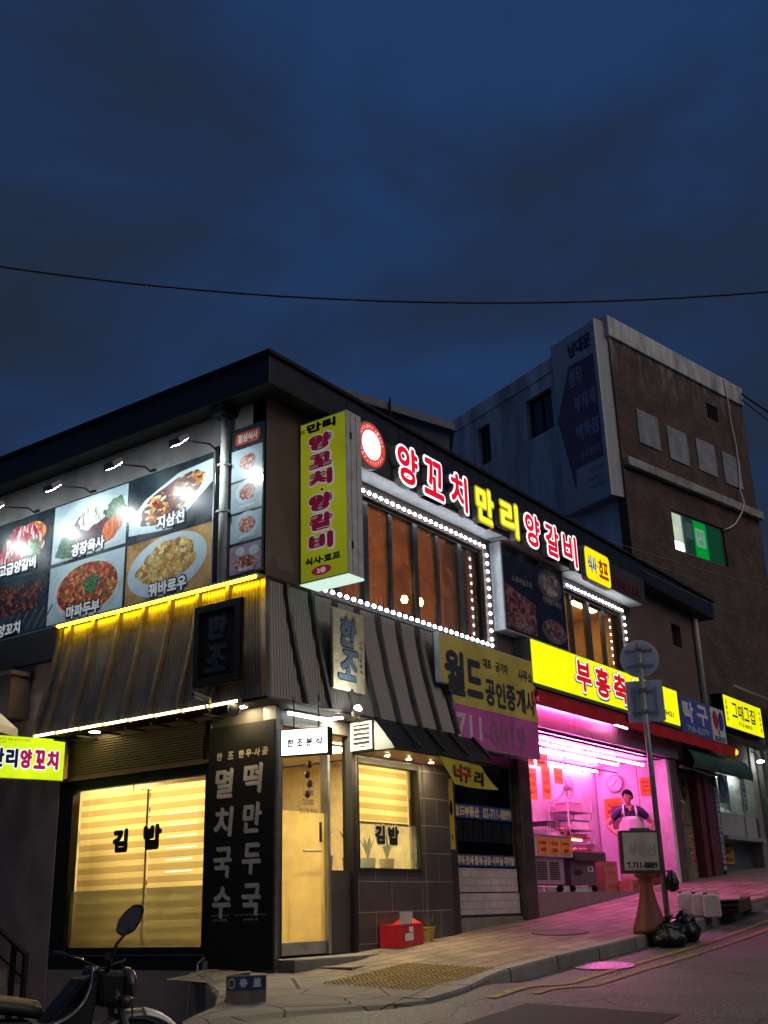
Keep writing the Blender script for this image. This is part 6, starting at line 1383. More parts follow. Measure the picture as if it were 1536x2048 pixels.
hoop = thing('window_mirror', 'round convex mirror hanging at the corner of the poster window', 'mirror', FR(14.45, 2.3, .1)); MB().ell(FR, 14.42, 2.34, .13, .19, .03, .045, 28).build('glass_face', P('mirror_pale', (.5, .53, .45), .15, .6), hoop); MB().tube([FR(14.42 + .14 * math.cos(2 * PI * k / 24), 2.34 + .2 * math.sin(2 * PI * k / 24), .045) for k in range(25)], .010, 6).build('rim', black, hoop)

# ------------------------------------------------------------------ brick building behind
bk = thing('brick_building', 'tall brick building with pale parapet rising behind the right end', 'building', (14.46, 1.38, .3))
A1 = math.radians(-11.4); A2 = math.radians(67.7)
FB1 = Fr((14.46, 1.38, 0), (math.cos(A1), math.sin(A1), 0)); FB2 = Fr((14.46, 1.38, 0), (-math.cos(A2), -math.sin(A2), 0))
brm = BRICK('dark_red_brick', (.105, .056, .042), (.066, .040, .033), (.125, .102, .085), (math.cos(A1), math.sin(A1)), .21, .075, .010, .9, stain=.5, bloom=(12.3, 13.6))
paint = P('stained_white_paint', (.66, .66, .65), .85, noise=(1.6, .5), bump=(30, .3), stretch=(1, 1, .18)); par = P('parapet_paint', (.56, .56, .55), .8, noise=(2.2, .55), bump=(30, .3), stretch=(1, 1, .3))
HS = [(1.92, 4.40, 8.27, 9.36), (4.42, 5.0, 12.64, 13.1)]
MB().holes(FB1, .0, 6.45, -1, 13.58, HS, -.25, 0).build('front_wall', brm, bk)
MB().holes(FB2, -12, -.25, -1, 13.58, [(-3.42, -2.32, 12.0, 13.2), (-5.66, -5.06, 12.05, 13.25)], -.25, 0).build('left_wall', paint, bk)
MB().box(FB1, -.06, 6.52, 13.582, 14.18, -.2, .06).build('parapet', par, bk, bevel=.02); MB().box(FB2, -12, -.27, 13.582, 14.0, -.2, .05).build('parapet', paint, bk, bevel=.02)
rs_ = MB().poly([FB1(.2, 13.6, -.1), FB1(6.45, 13.6, -.1), FB1(6.45, 13.6, -9), FB1(1.9, 13.6, -9)]); rs_.build('roof', concrete, bk)
MB().prism(FB1, [(0.02, 0), (6.45, 0), (6.45, .01), (.02, .01)], 0, .001)
MB().box(FB1, .05, 6.50, 10.03, 10.27, .002, .15).build('ledge', P('ledge_paint', (.36, .33, .31), .85, noise=(3, .5)), bk, bevel=.02)
MB().poly([FB1(6.45, -1, -.25), FB1(6.45, 13.58, -.25), FB1(6.45, 13.58, -9), FB1(6.45, -1, -9)]).build('right_wall', brm, bk)
brd = P('grey_board', (.27, .28, .30), .7, noise=(3, .35))
for i, (a, c_) in enumerate(((.84, 10.88), (2.17, 10.80), (3.55, 10.84), (4.86, 10.79))): MB().box(FB1, a, a + .93, c_, c_ + .94, .002, .03).build('boarded_window', brd, bk)
gv = MB()
for k in range(5): gv.box(FB1, 4.45 + k * .11, 4.49 + k * .11, 12.66, 13.08, -.08, -.03)
gv.build('vent_grille', black, bk); B(FB1, 4.40, 5.02, 12.62, 13.12, -.22, -.18).build('vent_back', black, bk)
gw = MB().holes(FB1, 1.92, 4.40, 8.27, 9.36, [(1.97, 2.46, 8.32, 9.31), (2.56, 4.34, 8.32, 9.31)], -.12, -.06).build('window', alu, bk)
B(FB1, 1.97, 2.46, 8.32, 9.31, -.09, -.085).build('lit_pane', EM('window_pale_light', (.50, .60, .46), 1.0, .15, 2), gw); B(FB1, 1.99, 2.44, 8.33, 8.56, -.084, -.08).build('lamp_glow', EM('window_lamp', (.9, 1, .95), 4), gw)
B(FB1, 2.56, 3.45, 8.32, 9.31, -.09, -.085).build('dark_green_pane', EM('green_dim', (.008, .035, .022), 1.0), gw); B(FB1, 3.02, 3.62, 8.32, 9.31, -.084, -.078).build('green_film', EM('green_lit', (.0, .26, .03), 1.0), gw); B(FB1, 3.62, 4.34, 8.32, 9.31, -.09, -.085).build('dark_green_pane', EM('green_dim2', (.004, .04, .02), 1.0), gw)
MB().prism(FB1, rrect(3.08, 3.52, 8.62, 9.12, .05), -.077, -.074).build('sticker', EM('sticker_lit', (.18, .36, .26), .8), gw); MB().text(FB1, '당구', 3.14, 3.46, 8.90, 9.06, -.07).text(FB1, '2층', 3.18, 3.42, 8.68, 8.82, -.07).build('sticker_text', EM('sticker_green', (.0, .12, .03), .8), gw)
MB().prism(FB1, rrect(2.62, 2.95, 8.75, 9.2, .05), -.084, -.08).build('pale_sticker', EM('pale_sticker_lit', (.035, .06, .055), 1), gw)
for a, b_, c_, d_ in ((-3.42, -2.32, 12.0, 13.2), (-5.66, -5.06, 12.05, 13.25)):
    q = B(FB2, a, b_, c_, d_, -.20, -.16).build('window', P('dark_window', (.02, .026, .03), .15), bk); MB().box(FB2, (a + b_) / 2 - .025, (a + b_) / 2 + .025, c_, d_, -.159, -.13).box(FB2, a, b_, d_ - .04, d_, -.159, -.12).build('frame', black, q)
MB().tube([FB1(5.50, 14.15, .09), FB1(5.53, 13.5, .08), FB1(5.58, 12.9, .05), FB1(5.66, 12.1, .06), FB1(5.62, 11.3, .06), FB1(5.47, 10.7, .08), FB1(5.40, 10.28, .18), FB1(5.2, 9.95, .18), FB1(4.95, 9.6, .08), FB1(4.65, 9.42, .06), FB1(4.36, 9.30, .02)], .022, 8).build('white_conduit', whitepaint, bk, smooth=True)
nb = thing('wall_banner_sign', 'tall unlit white wall sign with a purple arrow shape on the brick building', 'sign', FB2(-.9, 9.2, .2))
MB().box(FB2, -1.78, -.05, 9.22, 14.02, .003, .38).build('case', P('sign_case_pale', (.40, .42, .43), .5), nb); B(FB2, -1.76, -.20, 9.25, 14.0, .381, .385).build('white_face', P('sign_face_pale', (.56, .56, .56), .5, noise=(1, .1)), nb)
MB().box(FB2, -.17, -.05, 9.22, 14.02, .381, .43).build('edge_trim', P('trim_pale', (.58, .58, .56), .5), nb)
MB().prism(FB2, [(-1.15, 13.16), (-.20, 13.12), (-.21, 10.30), (-1.23, 10.30), (-1.28, 9.71), (-1.74, 11.84)], .386, .388).build('purple_shape', P('sign_purple', (.20, .11, .17), .5), nb)
MB().text(FB2, '남대문', -1.12, -.26, 13.34, 13.78, .389, .02).build('blue_lettering', P('sign_navy', (.025, .05, .13), .5), nb)
MB().text(FB2, '섬유', -1.20, -.66, 12.52, 13.02, .391, .016).text(FB2, '부자재', -1.08, -.28, 11.78, 12.24, .391, .016).text(FB2, '백화점', -1.10, -.28, 10.98, 11.44, .391, .016).text(FB2, '주차장완비', -1.0, -.30, 10.46, 10.70, .391, .006).build('lettering', P('sign_lilac', (.45, .40, .50), .5), nb)
MB().text(FB2, '원단도매', -.72, -.28, 10.02, 10.14, .388).text(FB2, '단추 레이스', -.85, -.28, 9.80, 9.92, .388).text(FB2, '전화 702', -.8, -.28, 9.58, 9.70, .388).build('small_lettering', P('sign_dimblue', (.06, .09, .14), .5), nb)
sd = thing('rooftop_shed', 'low pale shed roof behind the roofline of the corner building', 'building', (5.5, 3.5, 6.3))
pq = lambda x, y, z: Vector((x, y, z))
MB().hull([pq(4.3, 2.5, 8.45), pq(8.07, 2.33, 9.0), pq(8.07, 2.4, 9.12), pq(4.3, 2.56, 8.57)], [pq(4.3, 7.5, 8.45), pq(8.07, 7.5, 9.0), pq(8.07, 7.5, 9.12), pq(4.3, 7.5, 8.57)])
ED = [(4.36, 2.36, 8.45), (5.51, .80, 7.80)]
d2 = (Vector(ED[1]) - Vector(ED[0])); n2 = Vector((d2.x, d2.y, 0)).normalized(); FSd = Fr((ED[0][0], ED[0][1], 0), n2); Ld = math.hypot(d2.x, d2.y)
MB().prism(FSd, [(-.6, 6.36), (Ld, 6.36), (Ld, 7.66), (-.6, 8.6)], -2.2, -.02).build('wall', P('shed_wall', (.13, .14, .15), .8), sd); MB().prism(FSd, [(-.7, 8.62), (Ld + .1, 7.62), (Ld + .1, 7.76), (-.7, 8.78)], -2.3, .08).build('roof', P('shed_roof', (.30, .31, .31), .6), sd)
for k in (.4, 1.2): MB().tube([FSd(k, 6.4, .03), FSd(k, 8.1 - k * .35, .03)], .03, 8).build('post', P('shed_post', (.3, .31, .31), .6), sd)
MB().tube([FSd(.95, 7.3, .1), FSd(.95, 8.25, .1)], .018, 6).build('aerial', black, sd)

# ------------------------------------------------------------------ street furniture and litter
spn = thing('road_sign_post', 'grey road sign post with a round and a square sign seen from behind', 'road sign', (5.56, -2.13, hg(5.56, -2.13)))
vd = Vector((5.56 - CAM.x, -2.13 - CAM.y, 0)).normalized(); FP = Fr((5.56, -2.13, 0), (vd.y, -vd.x, 0))
gp_ = P('galvanised', (.24, .25, .25), .4, .45, noise=(10, .3)); sb_ = P('sign_back', (.62, .66, .70), .32, .35, noise=(3, .15))
MB().tube([FP(0, hg(5.56, -2.13) - .1, 0), FP(0, 3.50, 0)], .038, 14).build('pole', gp_, spn, smooth=True)
MB().lathe(FP(0, 3.285, -.06), [(.265, 0), (.27, .004), (.27, .008), (.255, .012)], 48, tuple(FP.n)).build('round_sign', sb_, spn); MB().prism(FP, rrect(-.235, .275, 2.39, 2.97, .03), -.06, -.048).build('square_sign', sb_, spn, bevel=.003)
cm_ = MB()
for z in (3.38, 3.16): cm_.box(FP, -.19, .19, z, z + .035, -.047, -.034)
cm_.build('round_sign_rail', alu, spn); cm_ = MB()
for z in (2.80, 2.50): cm_.box(FP, -.17, .19, z, z + .035, -.047, -.034)
for u in (-.15, .15): cm_.box(FP, u, u + .03, 2.46, 2.88, -.0335, -.025)
cm_.build('square_sign_rail', alu, spn); cm_ = MB()
for z in (3.40, 3.18, 2.82, 2.52): cm_.box(FP, -.05, .05, z - .01, z + .03, -.045, .045)
cm_.build('clamp', gp_, spn)
cb = thing('standing_sign', 'weathered estate agent box sign on a brown cone base by the kerb', 'sign', (4.58, -2.28, hg(4.58, -2.28)))
ct = math.radians(-57); zb = hg(4.58, -2.28)
FCn = Fr((4.52, -2.33, 0), (math.cos(ct), math.sin(ct), 0)); FCb = Fr((4.50, -2.30, .36), (math.cos(ct), math.sin(ct), -.02), (-.15 * math.cos(ct), -.15 * math.sin(ct), 1))
FCb.up = (FCb.up - FCb.ux * FCb.up.dot(FCb.ux)).normalized(); FCb.n = FCb.ux.cross(FCb.up)
cb_br = P('sign_brown', (.12, .055, .045), .6, noise=(6, .3))
MB().box(FCb, -.25, .25, 0, .52, -.16, .0).build('box', cb_br, cb, bevel=.012); B(FCb, -.215, .215, .04, .49, .001, .006).build('face', P('aged_face', (.58, .56, .46), .5, noise=(4, .2)), cb)
MB().text(FCb, '부동산', -.15, .20, .20, .36, .008, .006).build('faded_lettering', P('faded_letter', (.48, .455, .37), .6), cb); MB().text(FCb, 'T.711-8889', -.185, .195, .06, .135, .008, .0028).build('number', black_letter, cb)
MB().box(FCb, -.10, .14, .521, .55, -.12, -.03).build('handle', P('handle_grey', (.14, .15, .15), .5), cb)
cn_ = MB(); pr = [(.235, .0), (.24, .06), (.215, .12)]
prof_ = [(.21, 0), (.215, .05)] + [(.075 + .135 * (1 - k / 14) ** 1.35 + (.005 if k % 2 else 0), .07 + .50 * k / 14) for k in range(15)] + [(.07, .60), (.085, .64), (.15, .70)]
cn_.lathe((4.55, -2.31, zb - .01), prof_, 24); cn_.build('cone_base', P('cone_brown', (.19, .048, .036), .6, noise=(5, .25)), cb, smooth=True)
def bag(x, y, r, h, label, seed):
    rnd = random.Random(seed); z0 = hg(x, y) if y > kerb_y(x) else hr(x, y)
    t = thing('rubbish_bag', label, 'rubbish bag', (x, y, z0), 'black rubbish bags at the kerb'); rows = []
    ph = [rnd.uniform(0, 6.28) for _ in range(6)]
    for i in range(14):
        f = i / 13; rr = r * (math.sin(min(1, f * 1.15 + .22) * PI * .80) ** .7) * (1 if f < .85 else .55) if f < .93 else r * .22
        row = []
        for k in range(33):
            a = 2 * PI * (k % 32) / 32; q = 1 + .09 * math.sin(5 * a + ph[0] + f * 4) + .06 * math.sin(11 * a + ph[1] - f * 7) + .05 * math.sin(17 * a + ph[2] + f * 9)
            row.append((x + rr * q * math.cos(a), y + rr * q * math.sin(a), z0 - .01 + h * f + .02 * math.sin(3 * a + ph[3]) * f))
        rows.append(row)
    m = MB().grid(rows); m.build('sack', P('bag_plastic', (.012, .013, .014), .22, noise=(20, .3), bump=(25, .9)), t, smooth=True)
    kn = MB()
    for k in range(7):
        a = rnd.uniform(0, 6.28); c0 = Vector((x, y, z0 + h * .95)); c1 = c0 + Vector((math.cos(a) * .09, math.sin(a) * .09, rnd.uniform(-.02, .10))); s_ = Vector((-math.sin(a), math.cos(a), .3)) * .03
        kn.grid([[c0 - s_ * .5, c0 + s_ * .5], [c1 - s_, c1 + s_]])
    kn.build('tied_neck', P('bag_tie', (.10, .10, .105), .3), t); return t
bag(4.42, -2.60, .19, .29, 'black rubbish bag in front of the cone sign base', 3); bag(4.98, -2.56, .20, .33, 'black rubbish bag leaning on the foot of the road sign post', 5)
t = thing('hanging_black_bag', 'small black bag tied to the lower part of the road sign post', 'bag', (5.62, -2.2, .1)); MB().lathe(FP(.11, .16, .03), [(.01, .26), (.05, .22), (.09, .10), (.08, .02), (.03, -.02)], 12, (0, 0, 1)).build('sack', P('bag_plastic2', (.012, .013, .014), .25, bump=(25, .9)), t, smooth=True); MB().tube([FP(.04, .40, .03), FP(.10, .41, .03)], .01, 6).build('knot', black, t)
def can(x, y, label, first=None):
    z = hg(x, y)
    if first is not None: return dup(first, (x, y, z), label)
    t = thing('jerry_can', label, 'jerry can', (x, y, z), 'white jerry cans on the kerb'); F0 = Fr((x, y, z), (vd.y, -vd.x, 0))
    pw = P('white_plastic', (.62, .60, .60), .4, noise=(6, .08))
    MB().prism(F0, [(-.11, 0), (.11, 0), (.115, .03), (.11, .26), (.08, .30), (-.02, .305), (-.10, .29), (-.115, .25), (-.115, .03)], -.14, .14).build('body', pw, t, bevel=.025, smooth=False)
    hn = MB().tube([F0(.09, .27, 0), F0(.09, .345, 0), F0(-.02, .345, 0), F0(-.03, .30, 0)], .017, 8); hn.build('handle', pw, t); MB().lathe(F0(-.07, .295, 0), [(.03, 0), (.03, .03), (.02, .034)], 14).build('cap', P('cap_red', (.30, .03, .03), .5), t); return t
c0 = can(6.66, -1.98, 'white jerry can standing farthest from the road, left in the row')
can(6.60, -2.20, 'white jerry can in the middle of the row by the kerb', c0); can(6.50, -2.40, 'white jerry can right at the kerb edge beside the flattened cardboard', c0)
for k, (x, y, rz, L_, W_, h_, lb) in enumerate(((7.25, -2.40, .1, .75, .40, .16, 'dark bundle of folded cardboard by the kerb, bottom of the pile'), (7.20, -2.38, .28, .70, .36, .03, 'pale flattened cardboard sheet on top of the dark bundle'), (8.05, -2.38, -.1, .62, .40, .10, 'loose flattened cardboard lying at the far end of the pile'))):
    z = hg(x, y) + (.17 if k == 1 else .01); F0 = Fr((x, y, z), (math.cos(rz), math.sin(rz), .08), (-math.sin(rz), math.cos(rz), 0))
    t = thing('flattened_cardboard', lb, 'cardboard', (x, y, z), 'flattened cardboard by the kerb')
    n_ = 5 if k == 0 else 2
    for q in range(n_): MB().box(F0, -L_ / 2 + .02 * q * (-1) ** q, L_ / 2 + .015 * q, -W_ / 2, W_ / 2, h_ * q / n_, h_ * (q + .8) / n_).build('sheet', P('dark_cardboard', (.07, .05, .042), .85) if k == 0 else P('pale_cardboard', (.34, .24, .20), .85), t)
rb = thing('red_box', 'red cardboard carton with an open white flap against the tiled bay', 'box', (2.3, -.22, hg(2.3, -.2)))
FRB = Fr((2.04, -.32, hg(2.2, -.3)), (.92, .10, .02)); rd = P('carton_red', (.50, .018, .03), .35)
MB().holes(FRB, 0, .56, 0, .25, [], -.28, .0).build('carton', rd, rb, bevel=.004)
MB().hull([FRB(0, .25, -.005), FRB(.30, .25, -.005), FRB(.30, .252, -.012), FRB(0, .252, -.012)], [FRB(-.04, .39, .02), FRB(.27, .385, .02), FRB(.27, .385, .012), FRB(-.04, .39, .012)]).build('open_flap', P('flap_white', (.58, .56, .55), .6), rb)
MB().box(FRB, .10, .30, .07, .15, .001, .003).box(FRB, .20, .30, .16, .22, .001, .003).build('label', whitepaint, rb); MB().hull([FRB(.31, .252, -.27), FRB(.55, .252, -.27), FRB(.55, .252, -.02), FRB(.31, .252, -.02)], [FRB(.33, .30, -.2), FRB(.52, .31, -.2), FRB(.51, .31, -.12), FRB(.33, .29, -.1)]).build('folded_flap', P('flap_red', (.62, .04, .04), .4), rb)
yp_ = thing('yellow_pot', 'small yellow flower pot with a dry plant between carton and pier', 'pot', (2.86, -.16, hg(2.86, -.16))); q = hg(2.86, -.16); MB().lathe((2.86, -.16, q), [(.05, 0), (.075, .15), (.085, .15), (.085, .17), (.07, .17), (.06, .14)], 18).build('pot', P('pot_yellow', (.40, .26, .05), .5), yp_, smooth=False)
tw = MB(); rnd = random.Random(4)
for k in range(9): a = rnd.uniform(0, 6.28); tw.tube([(2.86, -.16, q + .14), (2.86 + .04 * math.cos(a), -.16 + .04 * math.sin(a), q + .22), (2.86 + .07 * math.cos(a), -.16 + .07 * math.sin(a), q + rnd.uniform(.24, .32))], .004, 5)
tw.build('twigs', P('twig', (.08, .06, .03), .8), yp_)
ob_ = thing('oil_carton', 'worn cardboard carton with a blue printed band at the corner column', 'box', (-1.45, -1.15, hg(-1.45, -1.15)))
FO = Fr((-1.62, -1.06, hg(-1.5, -1.2) - .01), (.24, -.26, 0)); MB().box(FO, 0, .34, 0, .225, -.26, .0).build('carton', P('worn_carton', (.17, .15, .12), .85, noise=(6, .3)), ob_, bevel=.006); B(FO, .004, .336, .11, .215, .001, .004).build('blue_band', P('band_blue', (.016, .042, .125), .5), ob_)
MB().ell(FO, .045, .163, .032, .043, .005, n=20).build('emblem', P('emblem_yellow', (.40, .36, .08), .5), ob_); MB().ell(FO, .045, .163, .02, .028, .006, n=20).build('emblem_centre', P('band_blue2', (.02, .04, .12), .5), ob_); MB().text(FO, '유', .11, .18, .13, .198, .006, .006).text(FO, '료', .225, .30, .13, .20, .006, .006).build('lettering', P('carton_white', (.5, .52, .55), .5), ob_)
MB().hull([FO(.02, .226, -.02), FO(.2, .226, -.02), FO(.2, .226, -.24), FO(.02, .226, -.24)], [FO(.02, .23, -.02), FO(.2, .25, -.02), FO(.2, .25, -.24), FO(.02, .23, -.24)]).build('flap', P('flap_brown', (.20, .14, .09), .85), ob_)
pc = thing('pipe_stub', 'grimy pipes and tap at the foot of the menu column', 'pipe', FL(-.72, -.9, .08))
MB().tube([FL(-.74, -.44, .05), FL(-.72, -.62, .09), FL(-.74, -.8, .07), FL(-.72, -1.2, .08)], .035, 8).build('pipe', P('pipe_grime', (.08, .075, .07), .6), pc); MB().tube([FL(-.74, -.40, .06), FL(-.80, -.46, .1), FL(-.78, -.53, .12)], .012, 6).build('tap', alu, pc)
B(FL, -.80, .18, -2.2, -.53, -.2, -.02).build('column_base', lowwall, bd)

# ------------------------------------------------------------------ scooter at the lower left
sx, sy = -4.78, -2.98; sz = hr(sx, sy)
sc_ = thing('motor_scooter', 'dark underbone motor scooter parked at the lower left, mirror against the window', 'scooter', (sx, sy, sz))
hd = -.34 ; FSc = Fr((sx, sy, sz), (math.cos(hd), math.sin(hd), 0))   # u forward (to the right), w towards the camera side
blk = P('scooter_black', (.012, .012, .012), .5, spec=.3); chrome = P('chrome', (.6, .6, .58), .12, 1.0); slv = P('scooter_silver', (.66, .65, .60), .35, .2); navyp = P('scooter_shield', (.05, .055, .075), .5, spec=.3)
def wheel(u):
    t = thing('w', 'x', 'x'); bpy.data.objects.remove(t)
    c = FSc(u, .29, 0); pts = [c + FSc.ux * .255 * math.cos(2 * PI * k / 36) + Vector((0, 0, .255 * math.sin(2 * PI * k / 36))) for k in range(37)]
    ty = MB().tube(pts, .037, 10, cap=False).build('tyre', rubber, sc_, smooth=True)
    rm_ = MB().tube([c + (p - c) * .83 for p in pts], .014, 8, cap=False)
    for k in range(18): rm_.tube([c, c + (pts[k * 2] - c) * .82], .003, 4)
    rm_.lathe(c - FSc.n * .05, [(.045, 0), (.045, .10)], 14, tuple(FSc.n)); rm_.build('rim', steel, ty)
wheel(.32); wheel(-.74)
def arc_fender(u, a0, a1, r, wd, mat, nm):
    c = FSc(u, .29, 0); rows = []
    for k in range(19):
        a = a0 + (a1 - a0) * k / 18; rows.append([c + (FSc.ux * math.cos(a) + Vector((0, 0, math.sin(a)))) * (r - .035 * abs(q) ** 2) + FSc.n * wd * q for q in (-1, -.7, -.35, 0, .35, .7, 1)])
    o = MB().grid(rows).build(nm, mat, sc_, smooth=True); o.modifiers.new('t', 'SOLIDIFY').thickness = .006; return o
arc_fender(.32, -.15, 1.45, .345, .075, slv, 'front_mudguard_tip'); arc_fender(.32, 1.45, 2.6, .34, .07, P('mudguard_grey', (.16, .17, .16), .3, .3), 'front_mudguard'); arc_fender(-.74, .3, 3.0, .32, .075, blk, 'rear_mudguard')
for s in (-1, 1): MB().tube([FSc(.32, .29, s * .09), FSc(.26, .50, s * .09), FSc(.18, .74, s * .06)], .022, 8).build('fork', steel, sc_)
# legshield: a curved plate swept back to the floor
rows = []
for k in range(17):
    f = k / 16; u = .10 - .12 * f - .46 * f ** 2.4; v = .86 - .29 * math.sin(min(1, f * 1.12) * PI / 2) + .05 * max(0, f - .8) * 5 * .2; hw = .05 + .17 * math.sin(min(1, f * 1.5) * PI * .5) * (1 - .35 * f)
    rows.append([FSc(u - .05 * abs(q) ** 1.6, v, hw * q) for q in (-1, -.75, -.45, -.2, 0, .2, .45, .75, 1)])
o = MB().grid(rows).build('legshield', navyp, sc_, smooth=True); o.modifiers.new('t', 'SOLIDIFY').thickness = .012
MB().tube([r_[-1] for r_ in rows], .006, 6).build('shield_edge', chrome, sc_); MB().tube([r_[0] for r_ in rows], .006, 6).build('shield_edge', chrome, sc_)
MB().hull([FSc(.10, .84, -.06), FSc(.10, .84, .06), FSc(.02, .30, .09), FSc(.02, .30, -.09)], [FSc(-.02, .80, -.10), FSc(-.02, .80, .10), FSc(-.42, .34, .10), FSc(-.42, .34, -.10)]).build('centre_cover', blk, sc_, bevel=.02)
MB().hull([FSc(.24, .64, -.08), FSc(.24, .64, .08), FSc(.23, .83, .09), FSc(.23, .83, -.09)], [FSc(.09, .66, -.07), FSc(.09, .66, .07), FSc(.06, .85, .08), FSc(.06, .85, -.08)]).build('head_cowl', blk, sc_, bevel=.03)
MB().lathe(FSc(.24, .75, 0), [(.09, 0), (.10, .03), (.085, .055), (.05, .07)], 20, tuple(FSc.ux)).build('headlight', P('headlight_glass', (.06, .06, .06), .15), sc_, smooth=True)
for s in (-1, 1): MB().lathe(FSc(.20, .68, s * .13), [(.03, -.02), (.036, .02), (.02, .05)], 12, tuple(FSc.ux)).build('indicator', P('indicator_smoke', (.05, .03, .015), .3), sc_, smooth=True)
MB().tube([FSc(.02, .91, -.33), FSc(.08, .88, -.22), FSc(.13, .84, -.06), FSc(.13, .84, .06), FSc(.08, .88, .22), FSc(.02, .91, .33)], .013, 8).build('handlebar', black, sc_)
for s in (-1, 1):
    MB().tube([FSc(.03, .907, s * .30), FSc(-.01, .92, s * .41)], .019, 10).build('grip', rubber, sc_); MB().tube([FSc(.08, .875, s * .24), FSc(.12, .89, s * .30), FSc(.08, .90, s * .42)], .006, 6).build('lever', chrome, sc_)
def mirror(s, label=None):
    c = FSc(.18, 1.09, s * .20); st_ = MB().tube([FSc(.08, .88, s * .23), FSc(.10, .97, s * .24), c - Vector((0, 0, .05))], .008, 8).build('mirror_stem', black, sc_)
    FM = Fr(c, (FW.y, -FW.x, 0), (-.14, -.11, 1)) if s > 0 else Fr(c, (math.sin(-hd), math.cos(hd), 0))
    pts = [(a * .80, b_ * .80) for a, b_ in ((-.088, -.055), (-.08, -.085), (-.05, -.10), (-.01, -.097), (.04, -.07), (.08, -.01), (.096, .05), (.094, .088), (.07, .10), (.03, .097), (-.025, .062), (-.07, .005))]
    ms = MB().prism(FM, pts, -.02, .0).build('mirror_shell', black, sc_, bevel=.006); MB().prism(FM, [(a * .88, b_ * .88) for a, b_ in pts], .001, .004).build('mirror_glass', P('mirror_glass', (.5, .5, .52), .04, 1.0), ms)
mirror(1)
MB().tube([FSc(.10, .82, .05), FSc(.18, .88, .12), FSc(.26, .74, .10), FSc(.28, .55, .08)], .005, 6).tube([FSc(.10, .84, -.05), FSc(.20, .84, -.1), FSc(.28, .70, -.09), FSc(.30, .45, -.08)], .005, 6).build('cable', rubber, sc_)
MB().hull([FSc(.02, .24, -.11), FSc(.02, .24, .11), FSc(.02, .34, .09), FSc(.02, .34, -.09)], [FSc(-.45, .24, -.11), FSc(-.45, .24, .11), FSc(-.45, .42, .10), FSc(-.45, .42, -.10)]).build('engine_body', P('engine_dark', (.05, .05, .05), .5, .5), sc_, bevel=.02)
MB().hull([FSc(-.22, .45, -.09), FSc(-.22, .45, .09), FSc(-.26, .62, .10), FSc(-.26, .62, -.10)], [FSc(-.98, .55, -.07), FSc(-.98, .55, .07), FSc(-.98, .66, .07), FSc(-.98, .66, -.07)]).build('tail_body', blk, sc_, bevel=.03)
sr = []
for k in range(11):
    f = k / 10; u = -.24 - .66 * f; v = .66 + .035 * math.sin(f * PI) + .03 * f; sr.append([FSc(u, v - .04 * abs(q) ** 2.5, .125 * q * (1 - .25 * (1 - f) ** 3)) for q in (-1, -.8, -.4, 0, .4, .8, 1)])
o = MB().grid(sr).build('seat', P('seat_vinyl', (.02, .02, .022), .45), sc_, smooth=True); o.modifiers.new('t', 'SOLIDIFY').thickness = .05
MB().tube([FSc(-.2, .30, .13), FSc(-.6, .27, .14), FSc(-.95, .30, .14)], [.025, .035, .035], 10).build('exhaust', chrome, sc_); MB().box(FSc, -.98, -.84, .50, .53, -.12, .12).build('rear_rack', steel, sc_); MB().tube([FSc(-.2, .24, .1), FSc(-.22, .02, .22)], .012, 6).build('kickstand', steel, sc_)
MB().box(FSc, -1.0, -.985, .56, .63, -.05, .05).build('tail_lamp', P('tail_red', (.25, .01, .01), .2), sc_)

# ------------------------------------------------------------------ overhead wires
def cable(pts, r, label, grp=None, sag=.0, n=24):
    a, b_ = Vector(pts[0]), Vector(pts[1]); L_ = [a.lerp(b_, k / n) - Vector((0, 0, sag * 4 * (k / n) * (1 - k / n))) for k in range(n + 1)]
    o = MB().tube(L_, r, 6).build('overhead_cable', P('cable_black', (.02, .02, .022), .6), smooth=True); tag(o, label, 'cable', grp); return o
cable([(-6.4, .4, 5.3), (.4, -9.2, 4.7)], .0075, 'long black cable sagging across the whole dusk sky', sag=.8, n=40)
wp = [((9.2, .12, 6.62), (21.5, -5.4, 6.2), .35), ((9.4, .12, 6.55), (21.5, -5.6, 5.4), .45), ((9.8, .1, 6.45), (21.5, -5.2, 4.75), .6)]
for (a, b_, s_), lb in zip(wp, ('uppermost thin wire running from the roof edge past the green window', 'middle thin wire running from the roof edge across the brick wall', 'lowest thin wire drooping from the roof edge across the brick wall')): 
    o = cable([a, b_], .007, lb, 'thin wires in front of the brick wall', s_); o.data.materials[0] = P('wire_pale', (.22, .22, .21), .4, .4)
cable([(20.6, .0, 13.9), (26, -3, 12.2)], .03, 'dark cable leaving the top right corner of the brick building', sag=.3); cable([(20.6, .0, 13.7), (26, -3, 11.6)], .02, 'lower dark cable leaving the top right of the brick building', sag=.4)

